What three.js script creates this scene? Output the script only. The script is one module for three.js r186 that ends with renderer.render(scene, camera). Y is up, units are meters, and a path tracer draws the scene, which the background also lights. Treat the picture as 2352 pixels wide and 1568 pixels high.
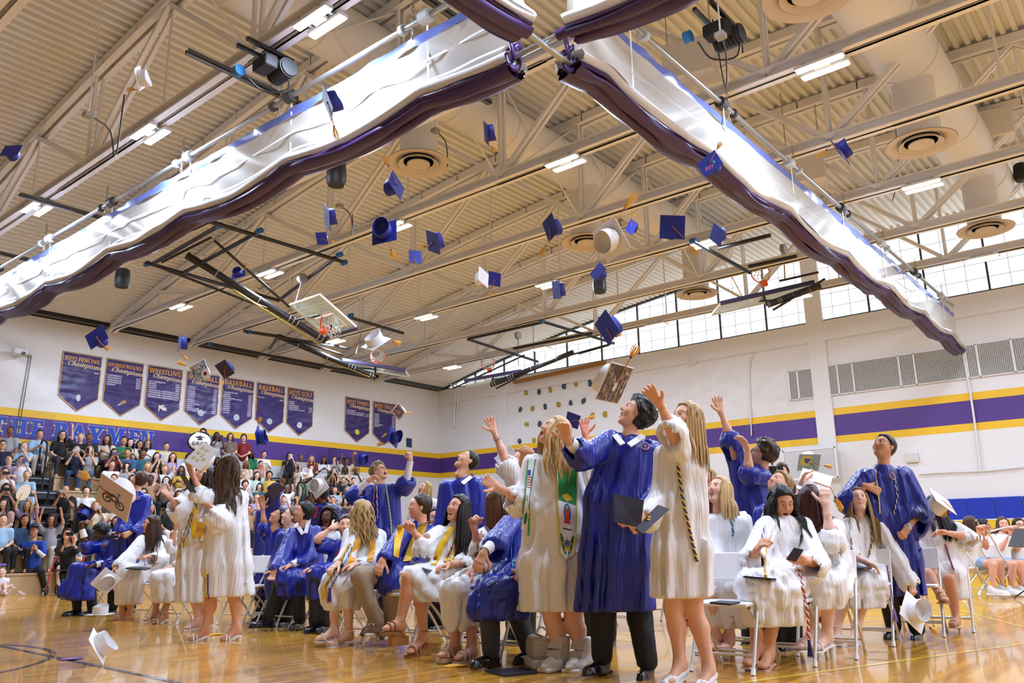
import * as THREE from 'three';
import { mergeGeometries } from 'three/addons/utils/BufferGeometryUtils.js';
import { RoundedBoxGeometry } from 'three/addons/geometries/RoundedBoxGeometry.js';
import { TextGeometry } from 'three/addons/geometries/TextGeometry.js';
import { FontLoader } from 'three/addons/loaders/FontLoader.js';
import { RectAreaLightUniformsLib } from 'three/addons/lights/RectAreaLightUniformsLib.js';

// ---------------------------------------------------------------- camera, sky, lights, exposure
const scene = new THREE.Scene();
const V = (x, y, z) => new THREE.Vector3(x, y, z);
const FPX = 1879.2, YAW = 0.6945, PITCH = 0.2461, ROLL = -0.014, EYE = V(0, 0.85, 0);
const camFwd = V(Math.cos(YAW), 0, -Math.sin(YAW)), camRt = V(Math.sin(YAW), 0, Math.cos(YAW));
const camF = camFwd.clone().multiplyScalar(Math.cos(PITCH)).add(V(0, Math.sin(PITCH), 0));
const camU0 = camFwd.clone().multiplyScalar(-Math.sin(PITCH)).add(V(0, Math.cos(PITCH), 0));
const camR = camRt.clone().multiplyScalar(Math.cos(ROLL)).addScaledVector(camU0, Math.sin(ROLL));
const camU = camU0.clone().multiplyScalar(Math.cos(ROLL)).addScaledVector(camRt, -Math.sin(ROLL));
const camera = new THREE.PerspectiveCamera(THREE.MathUtils.radToDeg(2 * Math.atan(784 / FPX)), 1.5, 0.1, 120);
camera.position.copy(EYE); camera.up.copy(camU); camera.lookAt(EYE.clone().add(camF));
scene.background = new THREE.Color(0.94, 0.97, 1.0); scene.backgroundIntensity = 1.6;      // white overcast sky
const renderer = new THREE.WebGLRenderer({ antialias: true });
renderer.toneMapping = THREE.LinearToneMapping; renderer.toneMappingExposure = 1.22;
renderer.shadowMap.enabled = true;
RectAreaLightUniformsLib.init();
const LAMP = 320;                      // radiance of the LED strips' light
const TRUSS_X = [0.15, 2.75, 5.35, 7.95, 10.5, 13.05, 15.65, 18.3, 20.95];
const LIGHT_X = [5.35, 10.5, 15.65, 20.95], LIGHT_Z = [10, 5.6, 1.2, -3.1, -7.5, -11.8, -16.2, -20.3], CHORD_Y = 7.3;
for (const x of LIGHT_X) for (const z of LIGHT_Z) {
  const l = new THREE.RectAreaLight(0xd4e3ff, LAMP * (x > 20 ? 0.3 : 1), 0.34, 0.62);      // the row along the windows is dimmed by day
  l.position.set(x, CHORD_Y - 0.13, z); l.lookAt(x, 0, z); l.castShadow = true; scene.add(l);
}

// ---------------------------------------------------------------- helpers
let seedN = 7;
const rnd = () => { seedN = (seedN + 0x6d2b79f5) | 0; let t = Math.imul(seedN ^ (seedN >>> 15), 1 | seedN); t = (t + Math.imul(t ^ (t >>> 7), 61 | t)) ^ t; return ((t ^ (t >>> 14)) >>> 0) / 4294967296; };
const rr = (a, b) => a + (b - a) * rnd();
const used = new Map();
function numbered(n) { const k = used.get(n) || 0; used.set(n, k + 1); return k ? n + '_' + String(k).padStart(3, '0') : n; }
function rayDir(px, py) { return camF.clone().addScaledVector(camR, (px - 1176) / FPX).addScaledVector(camU, (784 - py) / FPX); }
function at(px, py, dist) { const d = rayDir(px, py), h = d.dot(camFwd); return EYE.clone().addScaledVector(d, dist / h); }   // dist: metres straight ahead
function ground(px, py, y = 0) { const d = rayDir(px, py); return EYE.clone().addScaledVector(d, (y - EYE.y) / d.y); }
function onX(px, py, x) { const d = rayDir(px, py); return EYE.clone().addScaledVector(d, (x - EYE.x) / d.x); }
function onZ(px, py, z) { const d = rayDir(px, py); return EYE.clone().addScaledVector(d, (z - EYE.z) / d.z); }
const ahead = (p) => p.clone().sub(EYE).dot(camFwd);
const mats = new Map();
function M(color, roughness = 0.6, o = {}) {
  const key = JSON.stringify([color, roughness, o]);
  if (!mats.has(key)) mats.set(key, new THREE.MeshPhysicalMaterial({ color: Array.isArray(color) ? new THREE.Color().setRGB(...color) : new THREE.Color(color), roughness, ...o }));
  return mats.get(key);
}
function shadow(o) { o.traverse((c) => { if (c.isMesh) { c.castShadow = true; c.receiveShadow = true; } }); return o; }
function mesh(name, geo, mat, parent) { const g = Array.isArray(geo) ? merge(geo) : geo; const m = new THREE.Mesh(g, mat); m.name = name; m.castShadow = m.receiveShadow = true; if (parent) parent.add(m); return m; }
function merge(gs) {
  const list = gs.map((g) => { const q = g.index ? g.toNonIndexed() : g; for (const k of Object.keys(q.attributes)) if (!['position', 'normal', 'uv'].includes(k)) q.deleteAttribute(k); if (!q.attributes.uv) q.setAttribute('uv', new THREE.BufferAttribute(new Float32Array(q.attributes.position.count * 2), 2)); if (!q.attributes.normal) q.computeVertexNormals(); return q; });
  return mergeGeometries(list);
}
function tag(o, label, category, group, kind) { o.userData.label = label; if (category) o.userData.category = category; if (group) o.userData.group = group; if (kind) o.userData.kind = kind; return o; }
function thing(name, label, category, pos, group) { const o = new THREE.Group(); o.name = numbered(name); if (pos) o.position.copy(pos); scene.add(o); return tag(o, label, category, group); }
function top(m, label, category, group, kind) { m.name = numbered(m.name); scene.add(m); return tag(m, label, category, group, kind); }
function struct(name, geo, mat, label) { const m = mesh(name, geo, mat); m.name = numbered(name); m.userData.kind = 'structure'; if (label) m.userData.label = label; scene.add(m); return m; }
function box(w, h, d, x = 0, y = 0, z = 0) { return new THREE.BoxGeometry(w, h, d).translate(x, y, z); }
function boxAB(x0, y0, z0, x1, y1, z1) { return box(Math.abs(x1 - x0), Math.abs(y1 - y0), Math.abs(z1 - z0), (x0 + x1) / 2, (y0 + y1) / 2, (z0 + z1) / 2); }
const UP = V(0, 1, 0), QT = new THREE.Quaternion();
function bar(a, b, r, r2 = r, n = 8) { const d = b.clone().sub(a), L = d.length(); return new THREE.CylinderGeometry(r2, r, L, n).applyQuaternion(QT.setFromUnitVectors(UP, d.clone().normalize())).translate((a.x + b.x) / 2, (a.y + b.y) / 2, (a.z + b.z) / 2); }
function beam(a, b, w, h, side = UP) {       // rectangular bar from a to b, h measured toward `side`
  const d = b.clone().sub(a), L = d.length(), y = d.clone().normalize(), x = new THREE.Vector3().crossVectors(y, side).normalize(), z = new THREE.Vector3().crossVectors(x, y);
  return new THREE.BoxGeometry(w, L, h).applyMatrix4(new THREE.Matrix4().makeBasis(x, y, z).setPosition((a.x + b.x) / 2, (a.y + b.y) / 2, (a.z + b.z) / 2));
}
function tube(pts, r, seg = 24, n = 6) { return new THREE.TubeGeometry(new THREE.CatmullRomCurve3(pts), seg, r, n, false); }
function noise2(seed) { const p = new Float32Array(4096); const s = seedN; seedN = seed; for (let i = 0; i < 4096; i++) p[i] = rnd() * 2 - 1; seedN = s; return (x, y) => { const xi = Math.floor(x), yi = Math.floor(y), fx = x - xi, fy = y - yi, u = fx * fx * (3 - 2 * fx), v = fy * fy * (3 - 2 * fy), g = (a, b) => p[((a & 63) << 6) | (b & 63)]; return (g(xi, yi) * (1 - u) + g(xi + 1, yi) * u) * (1 - v) + (g(xi, yi + 1) * (1 - u) + g(xi + 1, yi + 1) * u) * v; }; }
const N2 = noise2(99);
const NP = new Float32Array(32768); { const s = seedN; seedN = 1234; for (let i = 0; i < 32768; i++) NP[i] = rnd() * 2 - 1; seedN = s; }
function noise3(x, y, z) {
  const xi = Math.floor(x), yi = Math.floor(y), zi = Math.floor(z); let fx = x - xi, fy = y - yi, fz = z - zi;
  fx = fx * fx * (3 - 2 * fx); fy = fy * fy * (3 - 2 * fy); fz = fz * fz * (3 - 2 * fz);
  const a = (xi & 31) << 10, a1 = ((xi + 1) & 31) << 10, b = (yi & 31) << 5, b1 = ((yi + 1) & 31) << 5, c = zi & 31, c1 = (zi + 1) & 31;
  const l = (p, q, t) => p + (q - p) * t;
  return l(l(l(NP[a | b | c], NP[a1 | b | c], fx), l(NP[a | b1 | c], NP[a1 | b1 | c], fx), fy), l(l(NP[a | b | c1], NP[a1 | b | c1], fx), l(NP[a | b1 | c1], NP[a1 | b1 | c1], fx), fy), fz);
}
function canvasTex(w, h, draw, o = {}) { const c = document.createElement('canvas'); c.width = w; c.height = h; draw(c.getContext('2d'), w, h); const t = new THREE.CanvasTexture(c); t.colorSpace = THREE.SRGBColorSpace; t.magFilter = THREE.LinearFilter; t.anisotropy = 8; if (o.repeat) { t.wrapS = t.wrapT = THREE.RepeatWrapping; t.repeat.set(...o.repeat); } return t; }
// ---------------------------------------------------------------- room shell
const XW = 24.48, ZB = -24.48, ZF = 12.5, XL = -9, COURSE = 0.2032;
const STRIPE_T = 4.695, STRIPE_B = STRIPE_T - 5 * COURSE;
const roofY = (z) => 9.74 - 0.00685 * (z + 6) * (z + 6);       // underside of the roof deck, a shallow bow
const WHITE_P = [0.80, 0.80, 0.79], PURPLE_P = [0.082, 0.032, 0.235], YELLOW_P = [0.86, 0.53, 0.012];

{ // hardwood floor: narrow strips running along x, gloss finish
  const S = 2048, cols = [];
  const t = canvasTex(S, S, (g) => {
    const img = g.createImageData(S, S), rows = 64;
    const plank = (r, c) => { const h = Math.sin(r * 127.1 + c * 311.7) * 43758.5453; return h - Math.floor(h); };
    for (let y = 0; y < S; y++) { const r = Math.floor(y / (S / rows)), off = plank(r, 91) * 900;
      for (let x = 0; x < S; x++) {
        const c = Math.floor((x + off) / 700) % 3, p = plank(r, c), edge = y % (S / rows) < 1 ? 0.82 : 1;
        const gr = 1 + 0.07 * N2(x * 0.012 + r * 7, y * 0.55) + 0.05 * N2(x * 0.05, y * 0.9 + 40);
        const k = (0.88 + 0.24 * p) * gr * edge, i = (y * S + x) * 4;
        img.data[i] = Math.min(255, 198 * k); img.data[i + 1] = Math.min(255, 142 * k * (0.98 + 0.04 * p)); img.data[i + 2] = Math.min(255, 46 * k); img.data[i + 3] = 255;
      } }
    g.putImageData(img, 0, 0);
  }, { repeat: [0.28, 0.28] });
  const m = new THREE.MeshPhysicalMaterial({ map: t, roughness: 0.23, clearcoat: 0.55, clearcoatRoughness: 0.05 });
  const g = boxAB(XL, -0.2, ZB - 0.3, XW + 0.3, 0, ZF + 0.3); const p = g.attributes.position, n = g.attributes.normal, uv = g.attributes.uv;
  for (let i = 0; i < p.count; i++) if (n.getY(i) > 0.5) uv.setXY(i, p.getX(i), p.getZ(i));
  const f = struct('floor', g, m, 'glossy honey coloured hardwood gym floor');
  const paint = (name, shape, color, label) => { const q = mesh(name, new THREE.ShapeGeometry(shape, 48).rotateX(-Math.PI / 2).translate(0, 0.0015, 0), M(color, 0.25, { clearcoat: 0.5 })); f.add(q); q.userData.label = label; };
  const strip = (a, b, w) => { const d = b.clone().sub(a).setY(0).normalize().multiplyScalar(w / 2), n2 = V(-d.z, 0, d.x), s = new THREE.Shape(); [[a, 1], [b, 1], [b, -1], [a, -1]].forEach(([p2, k], i) => { const X = p2.x + n2.x * k, Y = -(p2.z + n2.z * k); i ? s.lineTo(X, Y) : s.moveTo(X, Y); }); return s; };
  const arc = (cx, cz, R, w, a0, a1) => { const s = new THREE.Shape(); s.absarc(cx, -cz, R, a0, a1, false); s.absarc(cx, -cz, R - w, a1, a0, true); return s; };
  const BL = [0.02, 0.02, 0.035], YL = [0.75, 0.5, 0.05];
  paint('court_line', arc(1.55, -8.6, 1.83, 0.05, 0, Math.PI * 2), BL, 'black painted circle of the court');
  paint('court_line', strip(ground(0, 1483), ground(420, 1570), 0.05), BL, 'thin black court line');
  paint('court_line', strip(ground(0, 1402), ground(300, 1378), 0.05), BL, 'thin black court line');
  paint('court_line', strip(ground(1700, 1568), ground(2352, 1478), 0.05), YL, 'yellow court line');
  paint('court_line', strip(ground(560, 1460), ground(1020, 1440), 0.05), YL, 'yellow court line');
  paint('court_line', strip(ground(2200, 1400), ground(2352, 1440), 0.05), YL, 'yellow court line');
}

// concrete block walls: every course and block is a piece with its own face, joints recessed
const blockMats = { w: [M([0.80, 0.80, 0.79], 0.5), M([0.775, 0.775, 0.765], 0.52), M([0.815, 0.815, 0.805], 0.5)], p: [M(PURPLE_P, 0.5), M([0.074, 0.029, 0.215], 0.5), M([0.09, 0.036, 0.255], 0.5)], y: [M(YELLOW_P, 0.5), M([0.82, 0.5, 0.012], 0.5), M([0.87, 0.54, 0.014], 0.5)] };
function courseKind(y) { const k = Math.floor((STRIPE_T - y) / COURSE); return k < 0 || k > 4 ? 'w' : k === 0 || k === 4 ? 'y' : 'p'; }
function blockWall(parent, along, u0, u1, y0, y1, place, skip) {   // along: function (u,y,du) -> matrix position on the wall face
  const J = 0.0035, BW = COURSE * 2, geoCache = new Map();
  const start = STRIPE_T - Math.ceil((STRIPE_T - y0) / COURSE) * COURSE, list = [];
  for (let y = start, r = 0; y < y1 - 0.02; y += COURSE, r++) for (let u = u0 - (r % 2) * COURSE; u < u1 - 0.01; u += BW) {
    const a = Math.max(u, u0), b = Math.min(u + BW, u1), c = Math.max(y, y0), d = Math.min(y + COURSE, y1);
    if (b - a < 0.03 || d - c < 0.03 || (skip && skip((a + b) / 2, (c + d) / 2))) continue;
    list.push([(a + b) / 2, (c + d) / 2, b - a - J, d - c - J]);
  }
  const near = list.map((q) => [q, place(q[0], q[1]).distanceTo(V(11, 4.2, -12))]).filter(([q]) => q[1] > 2.2).sort((a, b) => a[1] - b[1]).slice(0, 290).map((e) => e[0]);
  const isNear = new Set(near), rest = { w: [], p: [], y: [] };
  const gOf = (w, h) => { const k = w.toFixed(3) + h.toFixed(3); if (!geoCache.has(k)) { const g = new THREE.BoxGeometry(w, h, 0.02); geoCache.set(k, g); } return geoCache.get(k); };
  for (const q of list) { const k = courseKind(q[1]), pos = place(q[0], q[1]), g = gOf(q[2], q[3]);
    if (isNear.has(q)) { const m = mesh('block', g, blockMats[k][Math.floor(rnd() * 3)], parent); m.position.copy(pos); m.rotation.y = along; }
    else rest[k].push(g.clone().rotateY(along).translate(pos.x, pos.y, pos.z));
  }
  for (const k of ['w', 'p', 'y']) if (rest[k].length) { const m = mesh('blocks', merge(rest[k]), blockMats[k][0], parent); m.userData.kind = 'stuff'; m.userData.label = { w: 'white painted concrete blocks', p: 'purple painted concrete blocks', y: 'yellow painted concrete blocks' }[k]; }
}
const mortar = M([0.76, 0.76, 0.75], 0.7);
function joints(parent, f) { for (const [k, a, b] of [['y', 0, 1], ['p', 1, 4], ['y', 4, 5]]) mesh('stripe_joints', f(STRIPE_T - b * COURSE, STRIPE_T - a * COURSE), blockMats[k][1], parent); }
const wallTop = (z) => roofY(z) + 0.3;
{ // banner wall (behind the bleachers)
  const w = struct('wall_back', boxAB(XL, 0, ZB - 0.0045, XW + 0.3, 7.34, ZB - 0.3), mortar, 'white painted block wall with purple and yellow stripe and banners');
  blockWall(w, 0, 4, XW, 0.6, 7.34, (u, y) => V(u, y, ZB - 0.012)); joints(w, (a, b) => boxAB(4, a, ZB - 0.0035, XW, b, ZB - 0.01));
  mesh('upper_wall', boxAB(XL, 7.34, ZB - 0.25, XW + 0.3, 7.9, ZB - 0.3), M([0.03, 0.03, 0.035], 0.7), w);
}
const SILL = 7.37, PIER_Z = [-20.95, -17.2, -12.07, -2.0 - 5.07];
{ // window wall
  const w = struct('wall_right', boxAB(XW + 0.0045, 0, ZB - 0.3, XW + 0.3, SILL, ZF + 0.3), mortar, 'white painted block wall with stripe below high windows');
  blockWall(w, Math.PI / 2, ZB, 2.5, 0.6, SILL - 0.62, (u, y) => V(XW + 0.012, y, u)); joints(w, (a, b) => boxAB(XW + 0.0035, a, ZB, XW + 0.01, b, 2.5));
  mesh('sill_beam', boxAB(XW - 0.06, SILL - 0.60, ZB, XW + 0.05, SILL, ZF), M([0.79, 0.79, 0.79], 0.5), w);
  for (const z of [-20.9, -8.33, 4.2]) mesh('pilaster', boxAB(XW - 0.07, 0.02, z - 0.26, XW + 0.03, roofY(z) + (z > -20 ? 0 : -1.3), z + 0.26), M([0.80, 0.80, 0.79], 0.5), w);
}
{ // closing walls behind the camera
  struct('wall_front', boxAB(XL, 0, ZF, XW + 0.3, 8.5, ZF + 0.3), M(WHITE_P, 0.6), 'white gym wall');
  struct('wall_left', boxAB(XL, 0, ZB - 0.3, XL - 0.3, 9.9, ZF + 0.3), M(WHITE_P, 0.6), 'white gym wall');
}
{ // clerestory windows: mullions every 1.57 m, three rows of thin wired panes
  const win = struct('window_1', boxAB(XW, SILL, ZB, XW + 0.1, SILL + 0.05, ZF), M([0.05, 0.05, 0.05], 0.5), 'long clerestory window of white panes under the bowed roof');
  const paneMat = M([0.97, 0.985, 1], 0.06, { transmission: 1, thickness: 0, ior: 1.1 }), dark = M([0.035, 0.035, 0.035], 0.5), thin = M([0.30, 0.31, 0.31], 0.5);
  const Z0 = -24.0, STEP = 1.57; let n = 0;
  for (let i = 0; i < 24; i++) {
    const z = Z0 + i * STEP, zz = Math.min(z + STEP, ZF);
    if (z > 3.5) { const h = Math.min(roofY(z), roofY(zz)); mesh('window_pane', boxAB(XW + 0.05, SILL, z, XW + 0.055, h, zz), paneMat, win); continue; }
    mesh('mullion', boxAB(XW + 0.02, SILL, z - 0.025, XW + 0.09, roofY(z), z + 0.025), dark, win);
    for (let c = 0; c < 3; c++) for (let r = 0; r < 5; r++) {
      const za = z + c * STEP / 3, zb = za + STEP / 3, ya = SILL + r * 0.42, top0 = Math.min(roofY(za), roofY(zb)) + 0.1;
      if (ya > top0 - 0.05) continue; const yb = Math.min(ya + 0.42, top0);
      mesh('window_pane', boxAB(XW + 0.05, ya + 0.006, za + 0.006, XW + 0.055, yb - 0.006, zb - 0.006), paneMat, win);
      mesh('muntin', [boxAB(XW + 0.045, ya - 0.006, za, XW + 0.06, ya + 0.006, zb), boxAB(XW + 0.045, ya, za - 0.006, XW + 0.06, yb, za + 0.006)], thin, win);
    }
  }
  const pts = []; for (let z = ZB; z <= ZF; z += 1) pts.push(V(XW + 0.04, roofY(z) - 0.02, z));
  mesh('head_frame', pts.slice(1).map((p, i) => beam(pts[i], p, 0.1, 0.07)), dark, win);
}
// ---------------------------------------------------------------- roof deck, trusses, lamps, ducts
const STEEL = M([0.82, 0.81, 0.80], 0.5), BLACKSTEEL = M([0.012, 0.012, 0.013], 0.32), GALV = M([0.42, 0.43, 0.42], 0.35, { metalness: 0.7 }), DUCT = M([0.82, 0.81, 0.78], 0.5);
{ // ribbed steel deck, ribs run along x, one strip per truss bay
  const P = 0.185, prof = [[0, 0], [0.075, 0], [0.09, 0.075], [0.17, 0.075], [0.185, 0]], deck = new THREE.Group();
  const xs = [XL - 0.2, ...TRUSS_X, XW + 0.3], mats3 = [M([0.80, 0.80, 0.77], 0.6), M([0.815, 0.815, 0.785], 0.6)];
  const root = struct('ceiling', boxAB(XL - 0.3, 10.15, ZB - 0.3, XW + 0.3, 10.2, ZF + 0.3), M([0.5, 0.5, 0.5], 0.8), 'bowed ceiling of cream painted ribbed steel deck');
  for (let b = 0; b < xs.length - 1; b++) {
    const pos = [], x0 = xs[b], x1 = xs[b + 1];
    let prev = null;
    for (let z = ZB - 0.3; z < ZF + 0.3; z += P) for (const [dz, dy] of prof.slice(0, 4)) {
      const q = [z + dz, roofY(z + dz) + dy];
      if (prev) { const [a, c] = [prev, q]; pos.push(x0, a[1], a[0], x1, c[1], c[0], x0, c[1], c[0], x0, a[1], a[0], x1, a[1], a[0], x1, c[1], c[0]); }
      prev = q;
    }
    const g = new THREE.BufferGeometry(); g.setAttribute('position', new THREE.Float32BufferAttribute(pos, 3)); g.computeVertexNormals();
    mesh('deck_panel', g, mats3[b % 2], root).material.side = THREE.DoubleSide;
  }
  // edge angle where deck meets the banner wall
  mesh('eave_beam', boxAB(XL, 7.36, ZB + 0.3, XW, 7.6, ZB - 0.2), BLACKSTEEL, root);
}
const topY = (z) => roofY(z) - 0.02;
TRUSS_X.forEach((x, ti) => {
  const t = thing('roof_truss', '', 'truss', V(x, 0, 0), 'bowed roof trusses');
  const ord = ['first', 'second', 'third', 'fourth', 'fifth', 'sixth', 'seventh', 'eighth', 'ninth'][8 - ti];
  t.userData.label = `cream painted steel roof truss, ${ord} counting from the window wall`;
  // bottom chord: two channels with a slot between
  for (const s of [-1, 1]) mesh('bottom_chord', [boxAB(s * 0.03, CHORD_Y, ZB + 0.05, s * 0.13, CHORD_Y + 0.02, ZF), boxAB(s * 0.03, CHORD_Y, ZB + 0.05, s * 0.045, CHORD_Y + 0.17, ZF), boxAB(s * 0.03, CHORD_Y + 0.15, ZB + 0.05, s * 0.13, CHORD_Y + 0.17, ZF)], STEEL, t);
  for (const s of [-1, 1]) { const g = []; for (let z = ZB + 0.1; z < ZF; z += 1.2) { const a = V(s * 0.085, topY(z) - 0.09, z), b = V(s * 0.085, topY(z + 1.2) - 0.09, z + 1.22); g.push(beam(a, b, 0.11, 0.17)); } mesh('top_chord', g, STEEL, t); }
  const dbl = (a, b, name, w = 0.055) => { for (const s of [-0.06, 0.06]) { const off = V(s, 0, 0); mesh(name, beam(a.clone().add(off), b.clone().add(off), w, w * 0.9, V(1, 0, 0.01)), STEEL, t); } };
  const bot = CHORD_Y + 0.1;
  for (let k = -1; k < 6; k++) {
    const zb = 1.2 - k * 5.06, zt0 = zb + 2.53, zt1 = zb - 2.53;
    if (zb > ZB && zb < ZF) {
      dbl(V(0, bot, zb), V(0, topY(zb) - 0.15, zb), 'vertical');
      if (zt0 < ZF) dbl(V(0, bot, zb), V(0, topY(zt0) - 0.15, zt0), 'diagonal', 0.075);
      if (zt1 > ZB) dbl(V(0, bot, zb), V(0, topY(zt1) - 0.15, zt1), 'diagonal', 0.075);
    }
    if (zt1 > ZB + 0.5) mesh('vertical', [bar(V(0, bot, zt1), V(0, topY(zt1) - 0.15, zt1), 0.02)], STEEL, t);
  }
  // lateral bridging struts between trusses
  if (ti < 8) { const nx = TRUSS_X[ti + 1] - x; for (const z of [-19.1, -9.0, 1.2]) { mesh('bridging', bar(V(0, bot, z), V(nx, topY(z) - 0.15, z), 0.018), STEEL, t); mesh('bridging', bar(V(0, topY(z) - 0.15, z), V(nx, bot, z), 0.018), STEEL, t); } }
});
{ // LED strip fixtures under the bottom chords
  const glow = new THREE.MeshStandardMaterial({ color: 0xffffff, emissive: 0xfff8ee, emissiveIntensity: 5, roughness: 0.5 });
  const ORD = ['first', 'second', 'third', 'fourth', 'fifth', 'sixth', 'seventh', 'eighth'];
  LIGHT_X.forEach((x, i) => LIGHT_Z.forEach((z, j) => {
    const near = i === 3 ? 'nearest the windows' : i === 0 ? 'beside the divider curtain' : i === 1 ? 'on the truss over seats' : 'on the far court truss';
    const l = thing('ceiling_light', `twin strip ceiling light ${near}, ${ORD[7 - j]} out from the banner wall`, 'ceiling light', V(x, CHORD_Y - 0.06, z), 'twin strip ceiling lights');
    for (const s of [-1, 1]) { const b = mesh('housing', box(0.125, 0.045, 0.66, s * 0.115, 0, 0), M([0.82, 0.82, 0.82], 0.4), l); mesh('diffuser', new RoundedBoxGeometry(0.108, 0.03, 0.63, 2, 0.012).translate(s * 0.115, -0.03, 0), glow, b); }
    for (const bz of [-0.2, 0.2]) mesh('bracket', [box(0.36, 0.03, 0.04, 0, 0.03, bz), box(0.03, 0.05, 0.03, 0, 0.055, bz)], GALV, l);
    mesh('driver_box', box(0.06, 0.05, 0.22, 0, 0.01, 0), M([0.75, 0.75, 0.75], 0.4), l);
  }));
}
{ // two round supply ducts along x with drops and ring diffusers
  for (const [z, R, nm] of [[-9.5, 0.46, 'middle'], [-2.7, 0.52, 'flank']]) {
    const y = roofY(z) - 0.3 - R;
    const where = z < -5 ? 'running over the seated graduates to the windows' : 'beside the divider curtain near the window wall';
    const d = thing('supply_duct', `fat round cream air duct ${where}`, 'duct', V(0, 0, z), 'round air ducts');
    const start = z < -5 ? 4.0 : 2.0;
    mesh('trunk', new THREE.CylinderGeometry(R, R, 20.6 - start, 32).rotateZ(Math.PI / 2).translate((20.6 + start) / 2, y, 0), DUCT, d);
    for (let x = start + 1.2; x < 20; x += 1.5) mesh('seam_ring', new THREE.TorusGeometry(R + 0.004, 0.012, 6, 40).rotateY(Math.PI / 2).translate(x, y, 0), DUCT, d);
    for (const x of [8.95, 14.0, 19.1]) {
      const n = mesh('drop', new THREE.CylinderGeometry(0.33, 0.33, y - 7.35, 28).translate(x, (y + 7.35) / 2, 0), DUCT, d);
      mesh('diffuser_ring', new THREE.LatheGeometry([[0.33, 0.10], [0.40, 0.06], [0.56, 0.0], [0.55, -0.02], [0.40, 0.02], [0.34, 0.05]].map((p) => new THREE.Vector2(...p)), 32).translate(x, 7.3, 0), M([0.62, 0.54, 0.44], 0.5), n);
      mesh('diffuser_ring', new THREE.LatheGeometry([[0.30, 0.03], [0.36, -0.03], [0.34, -0.035], [0.26, 0.02]].map((p) => new THREE.Vector2(...p)), 32).translate(x, 7.3, 0), M([0.62, 0.54, 0.44], 0.5), n);
      mesh('diffuser_plate', new THREE.CylinderGeometry(0.2, 0.2, 0.02, 28).translate(x, 7.28, 0), M([0.62, 0.54, 0.44], 0.5), n);
      mesh('throat', new THREE.CylinderGeometry(0.31, 0.31, 0.02, 24).translate(x, 7.36, 0), M([0.03, 0.03, 0.03], 0.8), n);
    }
  }
}
{ // white box air heaters hung near the curtain
  for (const [px, py, d, lab] of [[1587, 150, 11.2, 'white box vent hanging below the deck beside the curtain track'], [2275, 285, 15.5, 'white box vent beside the fat round duct'], [1850, 395, 15.0, 'white box vent hanging past the motor of the curtain track']]) {
    const p = at(px, py, d); p.y = Math.min(p.y, roofY(p.z) - 0.45);
    const o = thing('box_vent', lab, 'vent', p, 'white box vents'); o.rotation.y = 0.25;
    mesh('casing', new RoundedBoxGeometry(0.55, 0.6, 0.75, 2, 0.02), M([0.78, 0.75, 0.70], 0.5), o);
    mesh('grille', [box(0.02, 0.4, 0.62, 0.28, 0.02, 0)], M([0.08, 0.07, 0.06], 0.7), o);
    for (let k = -2; k <= 2; k++) mesh('louvre', box(0.03, 0.02, 0.62, 0.285, k * 0.08 + 0.02, 0), M([0.5, 0.45, 0.4], 0.5), o);
    for (const k of [-1, 1]) mesh('hanger', bar(V(k * 0.2, 0.3, k * 0.3), V(k * 0.2, roofY(p.z) - p.y, k * 0.3), 0.01), GALV, o);
  }
}
{ // round black pendant loudspeakers
  for (const [px, py, d, lab] of [[773, 398, 11.8, 'round black pendant loudspeaker below the divider curtain'], [281, 638, 16.6, 'round black pendant loudspeaker at the far end of the divider curtain'], [1377, 652, 17.6, 'round black pendant loudspeaker hanging near the windows'], [2345, 395, 17.0, 'round black pendant loudspeaker at the picture edge beneath the duct']]) {
    const p = at(px, py, d), o = thing('pendant_speaker', lab, 'loudspeaker', p, 'black pendant loudspeakers');
    mesh('cabinet', new THREE.LatheGeometry([[0.001, 0.2], [0.10, 0.2], [0.135, 0.17], [0.15, 0.05], [0.155, -0.1], [0.14, -0.19], [0.12, -0.2], [0.001, -0.2]].map((q) => new THREE.Vector2(...q)), 28), M([0.012, 0.012, 0.012], 0.5), o);
    mesh('grille', new THREE.CylinderGeometry(0.128, 0.128, 0.015, 28).translate(0, -0.2, 0), M([0.03, 0.03, 0.03], 0.7), o);
    mesh('hanger', bar(V(0, 0.2, 0), V(0, CHORD_Y - p.y + 0.05, 0), 0.008), GALV, o);
  }
}
{ // sprayed deck sensors on drop stems with a cable whip
  for (const [px, py, d] of [[202, 264, 10.2], [780, 473, 14.8], [1000, 300, 12.5], [2062, 352, 14.5], [1655, 82, 8.6]]) {
    const p = at(px, py, d); p.y = Math.min(p.y, roofY(p.z) - 0.3); const o = thing('drop_box', '', 'electrical box', p, 'small junction boxes on stems');
    o.userData.label = `small junction box on a stem with cable, ${['among ribs behind the thrown white cap', 'above the row of thrown blue caps', 'beside the round diffuser', 'under the duct past the curtain', 'by the box vent near the curtain'][[202, 780, 1000, 2062, 1655].indexOf(px)]}`;
    mesh('box', new RoundedBoxGeometry(0.12, 0.07, 0.12, 1, 0.01), M([0.35, 0.32, 0.28], 0.5), o);
    mesh('stem', bar(V(0, 0.03, 0), V(0, roofY(p.z) - p.y - 0.02, 0), 0.011), STEEL, o);
    mesh('cable', tube([V(0.05, 0, 0), V(0.35, -0.05, -0.1), V(0.5, -0.4, -0.2), V(0.6, CHORD_Y - p.y + 0.15, -0.35)], 0.010, 16, 5), M([0.03, 0.03, 0.03], 0.6), o);
  }
}
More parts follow.
